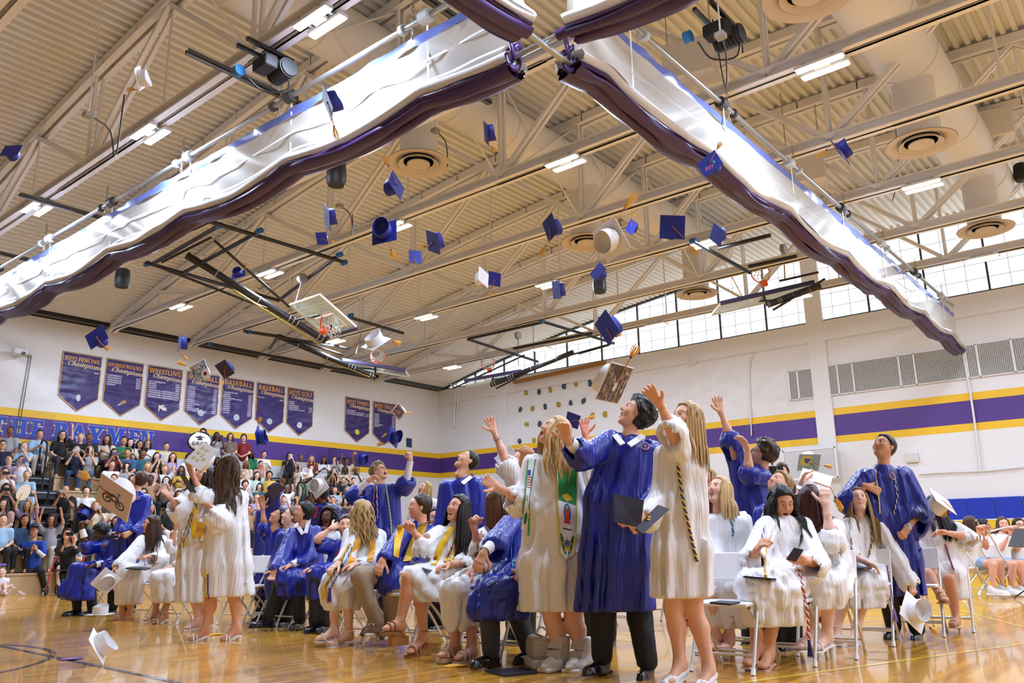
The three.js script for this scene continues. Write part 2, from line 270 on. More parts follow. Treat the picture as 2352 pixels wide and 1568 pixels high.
// ---------------------------------------------------------------- roll-up divider curtains: mesh above, purple vinyl fold below, pipe and chains
const VINYL = M([0.045, 0.016, 0.10], 0.36, { side: THREE.DoubleSide }), VINYLB = M([0.12, 0.17, 0.48], 0.3, { clearcoat: 0.3, side: THREE.DoubleSide });
const MESHW = M([0.72, 0.71, 0.67], 0.32, { specularIntensity: 0.1, transmission: 0.5, thickness: 0, side: THREE.DoubleSide }), MESHS = M([0.72, 0.71, 0.68], 0.75, { transmission: 0.12, thickness: 0, side: THREE.DoubleSide }), SEAM = M([0.88, 0.88, 0.85], 0.7, { side: THREE.DoubleSide });
function curtainRun(label, axis, fixed, u0, u1, seed, endCap) {      // axis 'z': runs along z at x=fixed; 'x': along x at z=fixed
  const root = thing('divider_curtain', label, 'curtain', axis === 'z' ? V(fixed, 0, u0) : V(u0, 0, fixed), 'raised divider curtains');
  const L = u1 - u0, n = Math.ceil(Math.abs(L) / 0.09), P = (s, off, y) => axis === 'z' ? V(off, y, s * L) : V(s * L, y, off);
  const bay = 2.6, sag = (s) => { const f = ((Math.abs(s * L) + seed) % bay) / bay; return -0.13 * Math.sin(Math.PI * f); };   // lower edge is lifted at each strap
  const w = (s, f, a, ph) => a * N2(s * Math.abs(L) * f + ph, seed * 3.1);
  const sheet = (rows, mat, name, par) => {      // rows: list of functions s -> [off, y]
    const pos = [], idx = [], R = rows.length;
    for (let i = 0; i <= n; i++) for (const f of rows) { const [o, y] = f(i / n); const p = P(i / n, o, y); pos.push(p.x, p.y, p.z); }
    for (let i = 0; i < n; i++) for (let j = 0; j < R - 1; j++) { const a = i * R + j; idx.push(a, a + 1, a + R, a + 1, a + R + 1, a + R); }
    const g = new THREE.BufferGeometry(); g.setAttribute('position', new THREE.Float32BufferAttribute(pos, 3)); g.setIndex(idx); g.computeVertexNormals();
    return mesh(name, g, mat, par || root);
  };
  const HT = 6.82, low = (s) => 5.92 + sag(s) + w(s, 0.6, 0.02, 5);
  // blue header band, main mesh in three rows, rolled white fold, purple vinyl fold, white under-lip
  sheet([(s) => [w(s, 3, 0.025, 1), HT], (s) => [0.01 + w(s, 4, 0.04, 2), HT - 0.07], (s) => [w(s, 3, 0.03, 3), HT - 0.14]], VINYLB, 'header_band');
  const body = sheet(Array.from({ length: 9 }, (_, k) => (s) => { const t = k / 8; return [(0.03 + 0.05 * t) * N2(s * Math.abs(L) * 2.2 + k * 0.35, seed) + 0.05 * t, (HT - 0.14) * (1 - t) + (low(s) + 0.12) * t]; }), MESHW, 'mesh_panel');
  for (const hh of [0.33, 0.7]) sheet([(s) => [0.02 + w(s, 2, 0.02, 7) - 0.03, (HT - 0.14) * (1 - hh) + low(s) * hh + 0.025], (s) => [0.02 + w(s, 2, 0.02, 7) - 0.03, (HT - 0.14) * (1 - hh) + low(s) * hh - 0.005]], SEAM, 'seam', body);
  const roll = (name, mat, cy, cz, r, wob, ph) => sheet(Array.from({ length: 9 }, (_, k) => (s) => { const a = k / 8 * Math.PI * 2, rr2 = r * (1 + wob * N2(s * Math.abs(L) * 1.7 + k * 1.3, ph + seed)); return [cz + Math.cos(a) * rr2 * 1.0, low(s) + cy + Math.sin(a) * rr2 * 0.8 + 0.008 * N2(s * Math.abs(L) * 0.8, ph)]; }), mat, name);
  for (const sgn of [-1, 1]) { roll('white_fold', MESHS, 0.04, sgn * 0.10, 0.10, 0.3, 11 + sgn); roll('vinyl_fold', VINYL, -0.09, sgn * 0.07, 0.085, 0.5, 17 + sgn); roll('vinyl_fold', VINYL, -0.05, sgn * 0.12, 0.045, 0.7, 23 + sgn); }
  // lifting pipe, couplings, chains and hanging straps
  const off = axis === 'z' ? -0.02 : 0.02;
  mesh('lift_pipe', bar(P(0.015, off, 7.0), P(1, off, 7.0), 0.038, 0.038, 12), GALV, root);
  const cnt = Math.max(2, Math.round(Math.abs(L) / 2.6));
  for (let k = 0; k < cnt; k++) {
    const s = (k + 0.5) / cnt, p = P(s, off, 7.0);
    mesh('coupling', [bar(P(s - 0.004, off, 7), P(s + 0.004, off, 7), 0.085, 0.085, 14), bar(P(s + 0.02, off, 7), P(s + 0.023, off, 7), 0.07, 0.07, 14)], k % 2 ? M([0.05, 0.05, 0.05], 0.5) : M([0.6, 0.66, 0.66], 0.4), root);
    mesh('strap', [beam(P(s, off + 0.02, 6.98), P(s, 0.04, low(s)), 0.03, 0.004, axis === 'z' ? V(1, 0, 0) : V(0, 0, 1))], M([0.8, 0.8, 0.78], 0.6), root);
    const ch = []; for (let c = 0; c < 9; c++) { const q = P(s + 0.012, off, 7.35 - c * 0.065); ch.push(new THREE.TorusGeometry(0.024, 0.007, 5, 10).scale(0.7, 1.4, 1).rotateY(c % 2 ? 0.7 : 2.2).translate(q.x, q.y, q.z)); }
    mesh('chain', ch, GALV, root);
  }
  return root;
}
curtainRun('raised mesh divider curtain with purple fold, crossing over the bleacher side', 'z', 5.95, -4.85, -23.8, 1.3);
curtainRun('raised mesh divider curtain with purple fold, reaching to the window wall', 'x', -4.45, 6.35, 23.9, 4.7);
curtainRun('bunched purple divider curtain at the top edge, over the photographer side', 'x', -4.45, 5.55, 1.5, 8.2);
curtainRun('raised divider curtain at the top edge beside the box lamp', 'z', 5.95, -4.1, 1.5, 2.9);
{ // pipes that cross between the four curtain ends, with purple end boots
  const o = thing('curtain_crossbar', 'bare metal pipes crossing between the four curtain ends', 'pipe', V(5.95, 5.86, -4.45));
  mesh('pipe', bar(V(0, 0.03, -0.55), V(0, 0.03, 0.16), 0.034, 0.034, 12), GALV, o);
  mesh('pipe', bar(V(-0.5, -0.03, 0), V(0.55, -0.03, 0), 0.034, 0.034, 12), GALV, o);
  mesh('boot', bar(V(0, 0.03, 0.16), V(0, 0.03, 0.3), 0.055, 0.055, 12), VINYL, o);
  mesh('boot', bar(V(-0.34, -0.03, 0), V(-0.5, -0.03, 0), 0.06, 0.06, 12), VINYL, o);
  for (const [x, z] of [[-0.42, 0], [0.42, 0], [0, -0.42]]) mesh('end_fold', [new THREE.TorusKnotGeometry(0.07, 0.022, 40, 6, 2, 3).scale(1.1, 1.9, 1.1).translate(x, 0.06, z)], VINYL, o);
}
{ // hoist motors, strut rails across the bottom chords, box lamp
  for (const [px, py, d, lab] of [[603, 240, 9.5, 'black hoist motor with blue capped pipes on the curtain pipe near bleachers'], [1662, 240, 8.9, 'black hoist motor on the curtain pipe near the windows']]) {
    const p = at(px, py, d); p.y = 7.02; const o = thing('hoist_motor', lab, 'motor', p, 'curtain hoist motors');
    mesh('housing', [new RoundedBoxGeometry(0.2, 0.17, 0.32, 2, 0.03), new THREE.CylinderGeometry(0.12, 0.12, 0.36, 20).rotateX(Math.PI / 2).translate(0.22, -0.02, 0.05)], M([0.01, 0.01, 0.01], 0.7), o);
    mesh('fins', Array.from({ length: 7 }, (_, k) => new THREE.CylinderGeometry(0.135, 0.135, 0.012, 20).rotateX(Math.PI / 2).translate(0.22, -0.02, -0.1 + k * 0.05)), M([0.03, 0.03, 0.03], 0.5), o);
    mesh('pipe_cap', new THREE.CylinderGeometry(0.075, 0.075, 0.09, 16).rotateX(Math.PI / 2).translate(-0.2, -0.06, -0.3), M([0.01, 0.16, 0.42], 0.4), o);
    mesh('bracket', [box(0.7, 0.05, 0.05, 0, 0.17, 0.1), box(0.7, 0.05, 0.05, 0, 0.17, -0.12), box(0.05, 0.3, 0.05, 0.2, 0.1, 0)], BLACKSTEEL, o);
    mesh('wiring', tube([V(0.2, -0.1, 0.2), V(0.3, -0.25, 0.1), V(0.1, -0.28, -0.15), V(-0.15, -0.15, -0.2)], 0.012, 16, 5), BLACKSTEEL, o);
  }
  for (const [x0, x1, z, lab] of [[4.6, 6.6, -9.35, 'grey strut rail above the hoist motor'], [4.7, 6.6, -6.2, 'grey strut rail beside the brightest ceiling light'], [4.9, 6.5, -15.8, 'short black strut rail on the truss beside the curtain'], [4.9, 6.4, -19.4, 'short black strut rail at the far curtain end'], [7.6, 8.2, -7.2, 'short grey strut under the truss past the curtain crossing']]) {
    const r = top(mesh('strut_rail', [boxAB(x0, CHORD_Y - 0.09, z - 0.03, x1, CHORD_Y - 0.08, z + 0.05), boxAB(x0, CHORD_Y - 0.09, z - 0.03, x1, CHORD_Y - 0.02, z - 0.02), boxAB(x0, CHORD_Y - 0.09, z + 0.04, x1, CHORD_Y - 0.02, z + 0.05)], M([0.10, 0.105, 0.10], 0.5)), lab, 'rail', 'strut rails');
  }
  const p = at(1172, 18, 11.5), o = thing('box_projector', 'white box lamp on a wooden plate over the curtain crossing', 'lamp', p); o.rotation.y = 0.6;
  mesh('plate', box(0.42, 0.025, 0.42, 0, 0.16, 0), M([0.36, 0.15, 0.03], 0.5), o);
  mesh('casing', new THREE.CylinderGeometry(0.2, 0.14, 0.28, 4).rotateY(Math.PI / 4), M([0.72, 0.71, 0.74], 0.5), o);
  mesh('lens', new THREE.CylinderGeometry(0.06, 0.06, 0.02, 16).translate(0, -0.14, 0), M([0.3, 0.2, 0.02], 0.4), o);
  mesh('hanger', bar(V(0, 0.16, 0), V(0, Math.max(0.3, roofY(p.z) - p.y), 0), 0.015), STEEL, o);
}
// ---------------------------------------------------------------- ceiling-hung basketball goals, folded up under the trusses
const CAPBLUE = M([0.01, 0.13, 0.40], 0.4), ORANGE = M([0.80, 0.10, 0.02], 0.4), NETW = M([0.78, 0.76, 0.68], 0.8), PAD = M([0.035, 0.025, 0.075], 0.5), CLAMP = M([0.6, 0.6, 0.58], 0.3, { metalness: 0.8 });
const BOARDGLASS = M([0.85, 0.93, 0.90], 0.05, { transmission: 0.75, thickness: 0 });
function netGeo(R) { const g = [], N = 12, rows = [[0, 1], [0.1, 0.92], [0.2, 0.8], [0.3, 0.68], [0.4, 0.6]]; for (let r = 0; r < rows.length - 1; r++) for (let i = 0; i < N; i++) for (const s of [-0.5, 0.5]) { const a0 = (i + r * 0.5) / N * Math.PI * 2, a1 = (i + r * 0.5 + s) / N * Math.PI * 2; g.push(bar(V(Math.cos(a0) * R * rows[r][1], -rows[r][0], Math.sin(a0) * R * rows[r][1]), V(Math.cos(a1) * R * rows[r + 1][1], -rows[r + 1][0], Math.sin(a1) * R * rows[r + 1][1]), 0.0085, 0.0085, 4)); } return merge(g); }
const NET = netGeo(0.23), RIM = new THREE.TorusGeometry(0.23, 0.017, 8, 36).rotateX(Math.PI / 2);
function goal(label, o) {
  const c0 = at(...o.board[0]), c1 = at(...o.board[1]), mid = c0.clone().add(c1).multiplyScalar(0.5), g = thing('basketball_goal', label, 'basketball goal', mid, 'folded basketball goals');
  const L = (p) => p.clone().sub(mid), u = c1.clone().sub(c0), W = u.length(); u.normalize();
  const v = (o.v ? o.v.clone() : camFwd.clone().addScaledVector(u, -camFwd.dot(u))).normalize(), n = new THREE.Vector3().crossVectors(u, v).normalize(); if (n.y < 0) n.negate();
  const D = o.depth || 1.07, B = new THREE.Matrix4().makeBasis(u, n, u.clone().cross(n)), vs = Math.sign(u.clone().cross(n).dot(v));
  const loc = (geo) => geo.applyMatrix4(B);
  const bd = mesh('backboard', loc(box(W - 0.06, 0.02, D - 0.06, 0, 0, vs * D / 2)), BOARDGLASS, g);
  mesh('board_frame', [loc(box(W, 0.05, 0.045, 0, 0, vs * (D - 0.02))), loc(box(0.045, 0.05, D, -W / 2, 0, vs * D / 2)), loc(box(0.045, 0.05, D, W / 2, 0, vs * D / 2))], M([0.75, 0.77, 0.76], 0.35), bd);
  mesh('edge_pad', loc(new RoundedBoxGeometry(W + 0.06, 0.11, 0.07, 2, 0.02).translate(0, 0, 0)), PAD, bd);
  mesh('shooter_square', [loc(box(0.6, 0.026, 0.05, 0, 0, vs * 0.16)), loc(box(0.6, 0.026, 0.05, 0, 0, vs * 0.6)), loc(box(0.05, 0.026, 0.45, -0.28, 0, vs * 0.38)), loc(box(0.05, 0.026, 0.45, 0.28, 0, vs * 0.38))], M([0.85, 0.86, 0.85], 0.4), bd);
  // rim stands on the face of the board
  const rc = L(at(...o.rim)), rimAxis = o.rimAxis || v.clone().multiplyScalar(-1), q = new THREE.Quaternion().setFromUnitVectors(V(0, -1, 0), rimAxis.clone().normalize());
  const rim = mesh('rim', RIM.clone().applyQuaternion(q).translate(rc.x, rc.y, rc.z), ORANGE, g);
  const foot = rc.clone().addScaledVector(n, -0.24); mesh('rim_plate', [beam(foot.clone().addScaledVector(n, 0.05), foot.clone().addScaledVector(n, -0.1), 0.15, 0.12, v)], ORANGE, rim);
  const nq = new THREE.Quaternion().setFromUnitVectors(V(0, -1, 0), (o.netDir || rimAxis).clone().normalize());
  mesh('net', NET.clone().applyQuaternion(nq).translate(rc.x, rc.y, rc.z), NETW, rim);
  // overhead frame, fold-up mast and braces
  const Y = (p, y = 7.16) => L(ground(p[0], p[1], y));
  o.rails.forEach(([a, b]) => { const A = Y(a), Bp = Y(b), d = Bp.clone().sub(A).normalize(); mesh('rail', bar(A, Bp, 0.045, 0.045, 12), BLACKSTEEL, g); });
  (o.caps || []).forEach((a) => { const A = Y(a); mesh('pipe_cap', new THREE.CylinderGeometry(0.06, 0.06, 0.13, 14).rotateX(Math.PI / 2).translate(A.x, A.y, A.z), CAPBLUE, g); });
  const m0 = L(at(...o.mast[0])), m1 = L(at(...o.mast[1]));
  const mast = mesh('mast', bar(m0, m1, 0.085, 0.085, 16), BLACKSTEEL, g);
  for (const t of [0.2, 0.5, 0.72, 0.75, 0.78, 0.94, 0.97]) { const a = m0.clone().lerp(m1, t), b = m0.clone().lerp(m1, t + 0.005); mesh('clamp', bar(a, b, 0.097, 0.097, 16), CLAMP, mast); }
  o.braces.forEach(([a, b]) => mesh('brace', bar(L(at(...a)), L(at(...b)), 0.03, 0.03, 10), BLACKSTEEL, g));
  (o.gold || []).forEach(([a, b]) => mesh('slide_bar', bar(L(at(...a)), L(at(...b)), 0.022, 0.022, 10), M([0.45, 0.35, 0.06], 0.35, { metalness: 0.6 }), g));
  const pj = L(at(...o.winch)); mesh('winch', [new THREE.CylinderGeometry(0.13, 0.13, 0.1, 18).rotateX(Math.PI / 2).translate(pj.x, pj.y, pj.z), bar(pj, L(at(...o.drop)), 0.018, 0.018, 8)], M([0.35, 0.35, 0.34], 0.4, { metalness: 0.5 }), g);
  // end of the mast carries the board
  mesh('board_arm', [bar(m1, L(mid.clone().addScaledVector(v, 0.3)), 0.03, 0.03, 8), bar(m0.clone().lerp(m1, 0.75), L(mid.clone().addScaledVector(v, 0.7)), 0.03, 0.03, 8)], BLACKSTEEL, g);
}
goal('largest folded glass basketball goal, below the curtain with blue capped pipes', { board: [[753, 772, 18.9], [820, 752, 18.3]], v: V(-0.9, 0.42, -0.1), depth: 1.25, rim: [752, 738, 18.4], rimAxis: V(0.25, -0.3, 0.9), netDir: V(0.3, -0.75, 0.4), rails: [[[470, 505], [790, 602]], [[335, 603], [640, 690]], [[352, 605], [500, 520]], [[418, 628], [595, 532]], [[640, 690], [770, 592]]], caps: [[504, 518], [596, 530], [780, 585], [790, 603], [338, 606]], mast: [[428, 585, 17.3], [748, 783, 19.2]], braces: [[[347, 606, 17], [612, 708, 18.2]], [[492, 552, 16.5], [665, 705, 18]], [[372, 602, 17], [485, 545, 16.5]]], gold: [[[535, 665, 17.7], [735, 792, 19.0]]], winch: [695, 640, 18.5], drop: [676, 708, 18.3] });
goal('folded basketball goal under the thrown white cap, above the banners', { board: [[788, 826, 25.5], [930, 850, 25.5]], rim: [868, 818, 25.7], rails: [[[560, 760], [800, 800]], [[800, 728], [926, 765]], [[572, 762], [640, 772]], [[484, 790], [790, 850]], [[620, 800], [640, 770]]], caps: [[572, 762], [806, 724], [482, 790]], mast: [[640, 772, 24.5], [862, 866, 25.5]], braces: [[[660, 775, 24.5], [790, 815, 25.2]], [[580, 764, 24.4], [652, 776, 24.6]], [[800, 800, 25], [780, 796, 25]]], gold: [[[740, 822, 25], [850, 866, 25.4]]], winch: [832, 755, 25.4], drop: [818, 812, 25.4] });
goal('folded basketball goal over the corner of the banner and window walls', { board: [[1068, 874, 27.3], [1196, 851, 27.3]], rim: [1121, 833, 27.3], rails: [[[1075, 778], [1245, 740]], [[1245, 738], [1410, 788]], [[1075, 779], [1235, 830]], [[1180, 800], [1360, 765]]], caps: [[1245, 737]], mast: [[1318, 808, 26.2], [1128, 884, 27.3]], braces: [[[1405, 789, 25.5], [1300, 818, 26.3]], [[1400, 792, 25.6], [1330, 812, 26]], [[1245, 838, 26.4], [1140, 892, 27.2]], [[1040, 892, 27.5], [1205, 815, 27]]], winch: [1190, 770, 26.5], drop: [1191, 840, 27] });
goal('folded basketball goal in front of the windows below the curtain end', { board: [[1657, 696, 19.3], [1868, 648, 19.3]], rim: [1747, 628, 19.2], rails: [[[1590, 552], [1722, 626]], [[1650, 570], [1770, 540]], [[1720, 612], [1830, 588]]], caps: [[1592, 553]], mast: [[1885, 655, 18.9], [1762, 700, 19.4]], braces: [[[1895, 640, 18.8], [1775, 712, 19.3]], [[1880, 625, 18.8], [1790, 645, 19]]], winch: [1800, 572, 18.8], drop: [1803, 645, 19.2] });
// ---------------------------------------------------------------- banners, lettering and fittings on the walls
const BANNERS = [
  // x0, x1, head lines, rows [text, year], emblem
  [9.26, 10.37, 'BOYS FENCING', [['', '2023']], 'mask'], [10.5, 11.63, 'BOYS INDOOR TRACK & FIELD', [['CONFERENCE', '2015'], ['CONFERENCE', '2016'], ['CONFERENCE', '2023'], ['CONFERENCE', '2024'], ['COUNTY', '2024']], 'shoe'],
  [11.76, 12.9, 'WRESTLING', [['CO-CONFERENCE', '1997'], ['LEAGUE', '1999'], ['COUNTY', '2002'], ['COUNTY', '2003'], ['UNDEFEATED CONFERENCE', '2007'], ['UNDEFEATED CONFERENCE', '2011'], ['UNDEFEATED CONFERENCE', '2016'], ['UNDEFEATED CONFERENCE', '2017']], 'wrestlers'],
  [13.05, 14.2, 'BASEBALL', [['LEAGUE', '1956'], ['LEAGUE', '1957'], ['LEAGUE', '1960'], ['COUNTY', '1961'], ['LEAGUE', '1963'], ['COUNTY', '1967'], ['LEAGUE', '1970'], ['COUNTY', '1972'], ['LONG ISLAND', '1975'], ['COUNTY', '1979'], ['LONG ISLAND', '1980'], ['SOUTHEAST REGIONAL', '1981']], 'ball'],
  [14.32, 15.5, 'BASEBALL', [['CO-ROSLYN CUP', '1946'], ['LEAGUE', '1950'], ['COUNTY', '1984'], ['UNDEFEATED LEAGUE', '1988'], ['COUNTY', '1990'], ['LEAGUE', '1992'], ['COUNTY', '1994'], ['LEAGUE', '1996'], ['LEAGUE', '1999'], ['COUNTY', '2003'], ['LEAGUE', '2008']], 'ball'],
  [15.62, 16.75, 'BASEBALL', [['LEAGUE', '2022']], 'ball'], [16.87, 17.99, 'BOYS GOLF', [['LEAGUE', ''], ['LEAGUE', ''], ['CONFERENCE', '2012'], ['CONFERENCE', '2018'], ['UNDEFEATED LEAGUE', '2019']], 'golf'],
  [19.46, 20.65, 'BOYS TENNIS', [['CONFERENCE', ''], ['UNDEFEATED CONFERENCE', '2012'], ['UNDEFEATED CONFERENCE', '2014']], 'tennis'], [20.82, 22.0, 'BOYS TRACK', [['LEAGUE', '1955'], ['LEAGUE', '1956'], ['LEAGUE', '1961'], ['LEAGUE', '1962'], ['LEAGUE', '1970'], ['LEAGUE', '1974'], ['CONFERENCE', '1980'], ['COUNTY', '1981']], 'shoe'],
];
const BH = 1.69, BSH = 1.28;
BANNERS.forEach(([x0, x1, head, rows, emb], bi) => {
  const w = x1 - x0, PX = 330, W = Math.round(w * PX), Hh = Math.round(BH * PX);
  const tex = canvasTex(W, Hh, (g) => {
    g.fillStyle = '#2f1c66'; g.fillRect(0, 0, W, Hh);
    g.strokeStyle = '#c99a4e'; g.lineWidth = 9; const sh = BSH * PX;
    g.beginPath(); g.moveTo(4, 4); g.lineTo(W - 4, 4); g.lineTo(W - 4, sh); g.lineTo(W / 2, Hh - 6); g.lineTo(4, sh); g.closePath(); g.stroke();
    g.textAlign = 'center'; g.fillStyle = '#e8a61c'; g.font = `bold ${66}px sans-serif`; const tw = g.measureText(head).width, sc = (W * 0.9) / tw;
    g.save(); g.translate(W / 2, 78); g.scale(sc, Math.min(1.15, Math.max(0.8, sc * 1.2))); g.fillText(head, 0, 0); g.restore();
    g.font = 'italic bold 56px serif'; g.fillStyle = '#f4d9a0'; g.save(); g.translate(W / 2 + 20, 128); g.transform(1, 0.05, -0.25, 1, 0, 0); g.fillText('Champions', 0, 0); g.restore();
    g.fillStyle = '#e9e6f2'; g.font = 'bold 22px sans-serif';
    rows.forEach(([t, y], i) => { const yy = 172 + i * 22.5; g.textAlign = 'left'; g.fillText(t, 20, yy); g.textAlign = 'right'; g.fillText(y, W - 18, yy + 4); });
    const cy = Hh - 130, cx = W / 2;
    if (emb === 'ball' || emb === 'golf' || emb === 'tennis') { g.beginPath(); g.arc(cx, cy, 36, 0, 7); g.fillStyle = { ball: '#b9c6cf', golf: '#d9dce6', tennis: '#e3cf18' }[emb]; g.fill(); if (emb === 'ball') { g.strokeStyle = '#6d8b96'; g.lineWidth = 3; for (const s of [-1, 1]) { g.beginPath(); g.arc(cx + s * 46, cy, 36, s < 0 ? -0.7 : 2.4, s < 0 ? 0.7 : 3.9); g.stroke(); } } }
    if (emb === 'mask') { g.fillStyle = '#dcdce4'; g.beginPath(); g.ellipse(cx, cy, 20, 32, 0, 0, 7); g.fill(); g.strokeStyle = '#8a8a9a'; g.lineWidth = 2; for (let k = -2; k <= 2; k++) { g.beginPath(); g.moveTo(cx + k * 7, cy - 28); g.lineTo(cx + k * 6, cy + 26); g.stroke(); } }
    if (emb === 'shoe') { g.save(); g.translate(cx, cy); g.rotate(-0.5); g.fillStyle = '#b08d3a'; g.beginPath(); g.moveTo(-10, -14); g.quadraticCurveTo(30, -30, 52, -6); g.lineTo(44, 12); g.lineTo(-12, 14); g.closePath(); g.fill(); g.fillStyle = '#9fb0c8'; g.beginPath(); g.moveTo(-12, -10); g.lineTo(-52, 2); g.lineTo(-40, 12); g.lineTo(-12, 12); g.fill(); g.restore(); }
    if (emb === 'wrestlers') { g.fillStyle = '#e8e2d4'; g.beginPath(); g.ellipse(cx - 18, cy - 10, 26, 18, 0.5, 0, 7); g.ellipse(cx + 20, cy + 6, 24, 16, -0.6, 0, 7); g.fill(); g.fillRect(cx - 40, cy, 12, 34); g.fillRect(cx + 28, cy + 10, 22, 12); g.beginPath(); g.arc(cx + 6, cy - 26, 11, 0, 7); g.fill(); }
  });
  // wrinkled cloth with a pointed foot and real thickness
  const nu = 24, nv = 30, pos = [], uv = [], idx = [];
  for (let j = 0; j <= nv; j++) for (let i = 0; i <= nu; i++) {
    const u = i / nu, edge = BSH + (BH - BSH) * (1 - Math.abs(u - 0.5) * 2), y = edge * j / nv, v = y / BH;
    const zz = 0.035 + 0.012 * N2(u * 3 + bi * 7, y * 6) + 0.010 * N2(u * 7 + y * 2, y * 11 + bi) + 0.006 * Math.sin(y * 26 + 3 * N2(u * 2, bi));
    pos.push(x0 + u * w, 6.475 - y, ZB + zz); uv.push(u, 1 - v);
  }
  for (let j = 0; j < nv; j++) for (let i = 0; i < nu; i++) { const a = j * (nu + 1) + i, b = a + nu + 1; idx.push(a, b, a + 1, b, b + 1, a + 1); }
  const front = pos.length / 3; for (let k = 0; k < front; k++) pos.push(pos[k * 3], pos[k * 3 + 1], pos[k * 3 + 2] - 0.006), uv.push(uv[k * 2], uv[k * 2 + 1]);
  const m0 = idx.length; for (let k = 0; k < m0; k += 3) idx.push(front + idx[k], front + idx[k + 2], front + idx[k + 1]);
  const g = new THREE.BufferGeometry(); g.setAttribute('position', new THREE.Float32BufferAttribute(pos, 3)); g.setAttribute('uv', new THREE.Float32BufferAttribute(uv, 2)); g.setIndex(idx); g.computeVertexNormals();
  const ordinal = ['first', 'second', 'third', 'fourth', 'fifth', 'sixth', 'seventh', 'eighth', 'ninth'][bi];
  const o = top(mesh('championship_banner', g, new THREE.MeshPhysicalMaterial({ map: tex, roughness: 0.42, clearcoat: 0.12, clearcoatRoughness: 0.3 })), `purple pointed championship banner headed ${head}, ${ordinal} along the wall`, 'banner', 'championship banners');
  mesh('hanging_rod', bar(V(x0 - 0.01, 6.472, ZB + 0.03), V(x1 + 0.01, 6.472, ZB + 0.03), 0.012), M([0.45, 0.32, 0.12], 0.4), o);
});
{ // THE BAYMEN, blue letters with a cream edge on the purple band
  const font = await new FontLoader().loadAsync('fonts/droid/droid_serif_bold.typeface.json');
  const sign = thing('wall_lettering', 'blue block letters with cream outline reading THE BAYMEN', 'lettering', V(6.62, 3.96, ZB));
  let x = 0; const blue = M([0.008, 0.045, 0.42], 0.45), cream = M([0.78, 0.62, 0.36], 0.5), H = 0.47;
  const adv = (12.17 - 9.22) / 6;
  const put = (ch, cx, w) => {
    const mk = (grow, depth) => { const g = new TextGeometry(ch, { font, size: 1, depth: 0.01, curveSegments: 5, bevelEnabled: true, bevelThickness: 0.001, bevelSize: grow, bevelSegments: 1 }); g.computeBoundingBox(); const b = g.boundingBox; g.translate(-(b.min.x + b.max.x) / 2, -(b.min.y + b.max.y) / 2, 0); g.scale((w + grow * 0.3) / (b.max.x - b.min.x), (H + grow * 0.3) / (b.max.y - b.min.y), depth); return g.translate(cx - 6.62, H / 2, 0); };
    const l = mesh('letter', mk(0.115, 0.5), cream, sign); mesh('letter_face', mk(0.055, 1).translate(0, 0, 0.008), blue, l);
  };
  put('T', 7.86, 0.42); put('H', 8.39, 0.42); put('E', 8.84, 0.32);
  [['B', 9.45, 0.38], ['A', 9.95, 0.44], ['Y', 10.42, 0.44], ['M', 11.0, 0.56], ['E', 11.55, 0.34], ['N', 11.95, 0.40]].forEach((q) => put(...q));
}
{ // high wall grille with steel mesh panels and white posts
  const g = thing('wall_grille', 'long steel mesh ventilation grille with white posts on the window wall', 'grille', V(XW - 0.02, 5.1, -9.3));
  const edges = [-9.3, -9.02, -7.82, -7.38, -6.1, -5.7, -4.4, -4.12, -3.3, -2.0, -1.6, -0.3];
  mesh('recess', boxAB(0.0, 0, 0, 0.012, 0.86, 9), M([0.30, 0.30, 0.28], 0.8), g);
  for (let i = 0; i < edges.length - 1; i++) {
    const a = edges[i] + 9.3, b = edges[i + 1] + 9.3; const wires = [];
    for (let z = a + 0.02; z < b; z += 0.045) wires.push(box(0.008, 0.84, 0.012, -0.02, 0.43, z)); for (let y = 0.02; y < 0.86; y += 0.045) wires.push(boxAB(-0.018, y - 0.006, a, -0.026, y + 0.006, b));
    const wm = mesh('mesh_panel', wires, M([0.62, 0.63, 0.60], 0.5), g); wm.userData.kind = 'stuff';
    mesh('post', boxAB(-0.035, -0.02, a - 0.025, -0.005, 0.88, a + 0.025), M([0.82, 0.82, 0.82], 0.5), g);
  }
  mesh('grille_frame', [boxAB(-0.035, -0.03, -0.03, -0.005, 0.0, 9), boxAB(-0.035, 0.86, -0.03, -0.005, 0.89, 9)], M([0.82, 0.82, 0.82], 0.5), g);
}
{ // blue wall pads with a white rail and yellow lower pads
  const ORDW = 'first second third fourth fifth sixth seventh eighth ninth tenth eleventh twelfth thirteenth fourteenth fifteenth'.split(' '); let k = 0; for (let z = -7.4; z < 1.2; z += 0.63) { const o = top(mesh('wall_pad', new RoundedBoxGeometry(0.05, 0.54, 0.62, 2, 0.015).translate(XW - 0.04, 1.66, z + 0.31), M([0.006, 0.035, 0.43], 0.4)), `blue vinyl wall pad on the window wall, ${ORDW[k++]} from the banner wall end`, 'wall pad', 'blue wall pads'); }
  top(mesh('bleacher_front', [boxAB(XW - 0.09, 0.0, -9.0, XW - 0.012, 1.36, 1.2)], M([0.82, 0.55, 0.02], 0.45)), 'yellow panel along the wall under the blue pads', 'panel');
  top(mesh('pad_rail', boxAB(XW - 0.1, 1.36, -9.0, XW - 0.005, 1.39, 1.2), M([0.8, 0.8, 0.78], 0.4)), 'white rail between blue pads and yellow panel', 'rail');
}
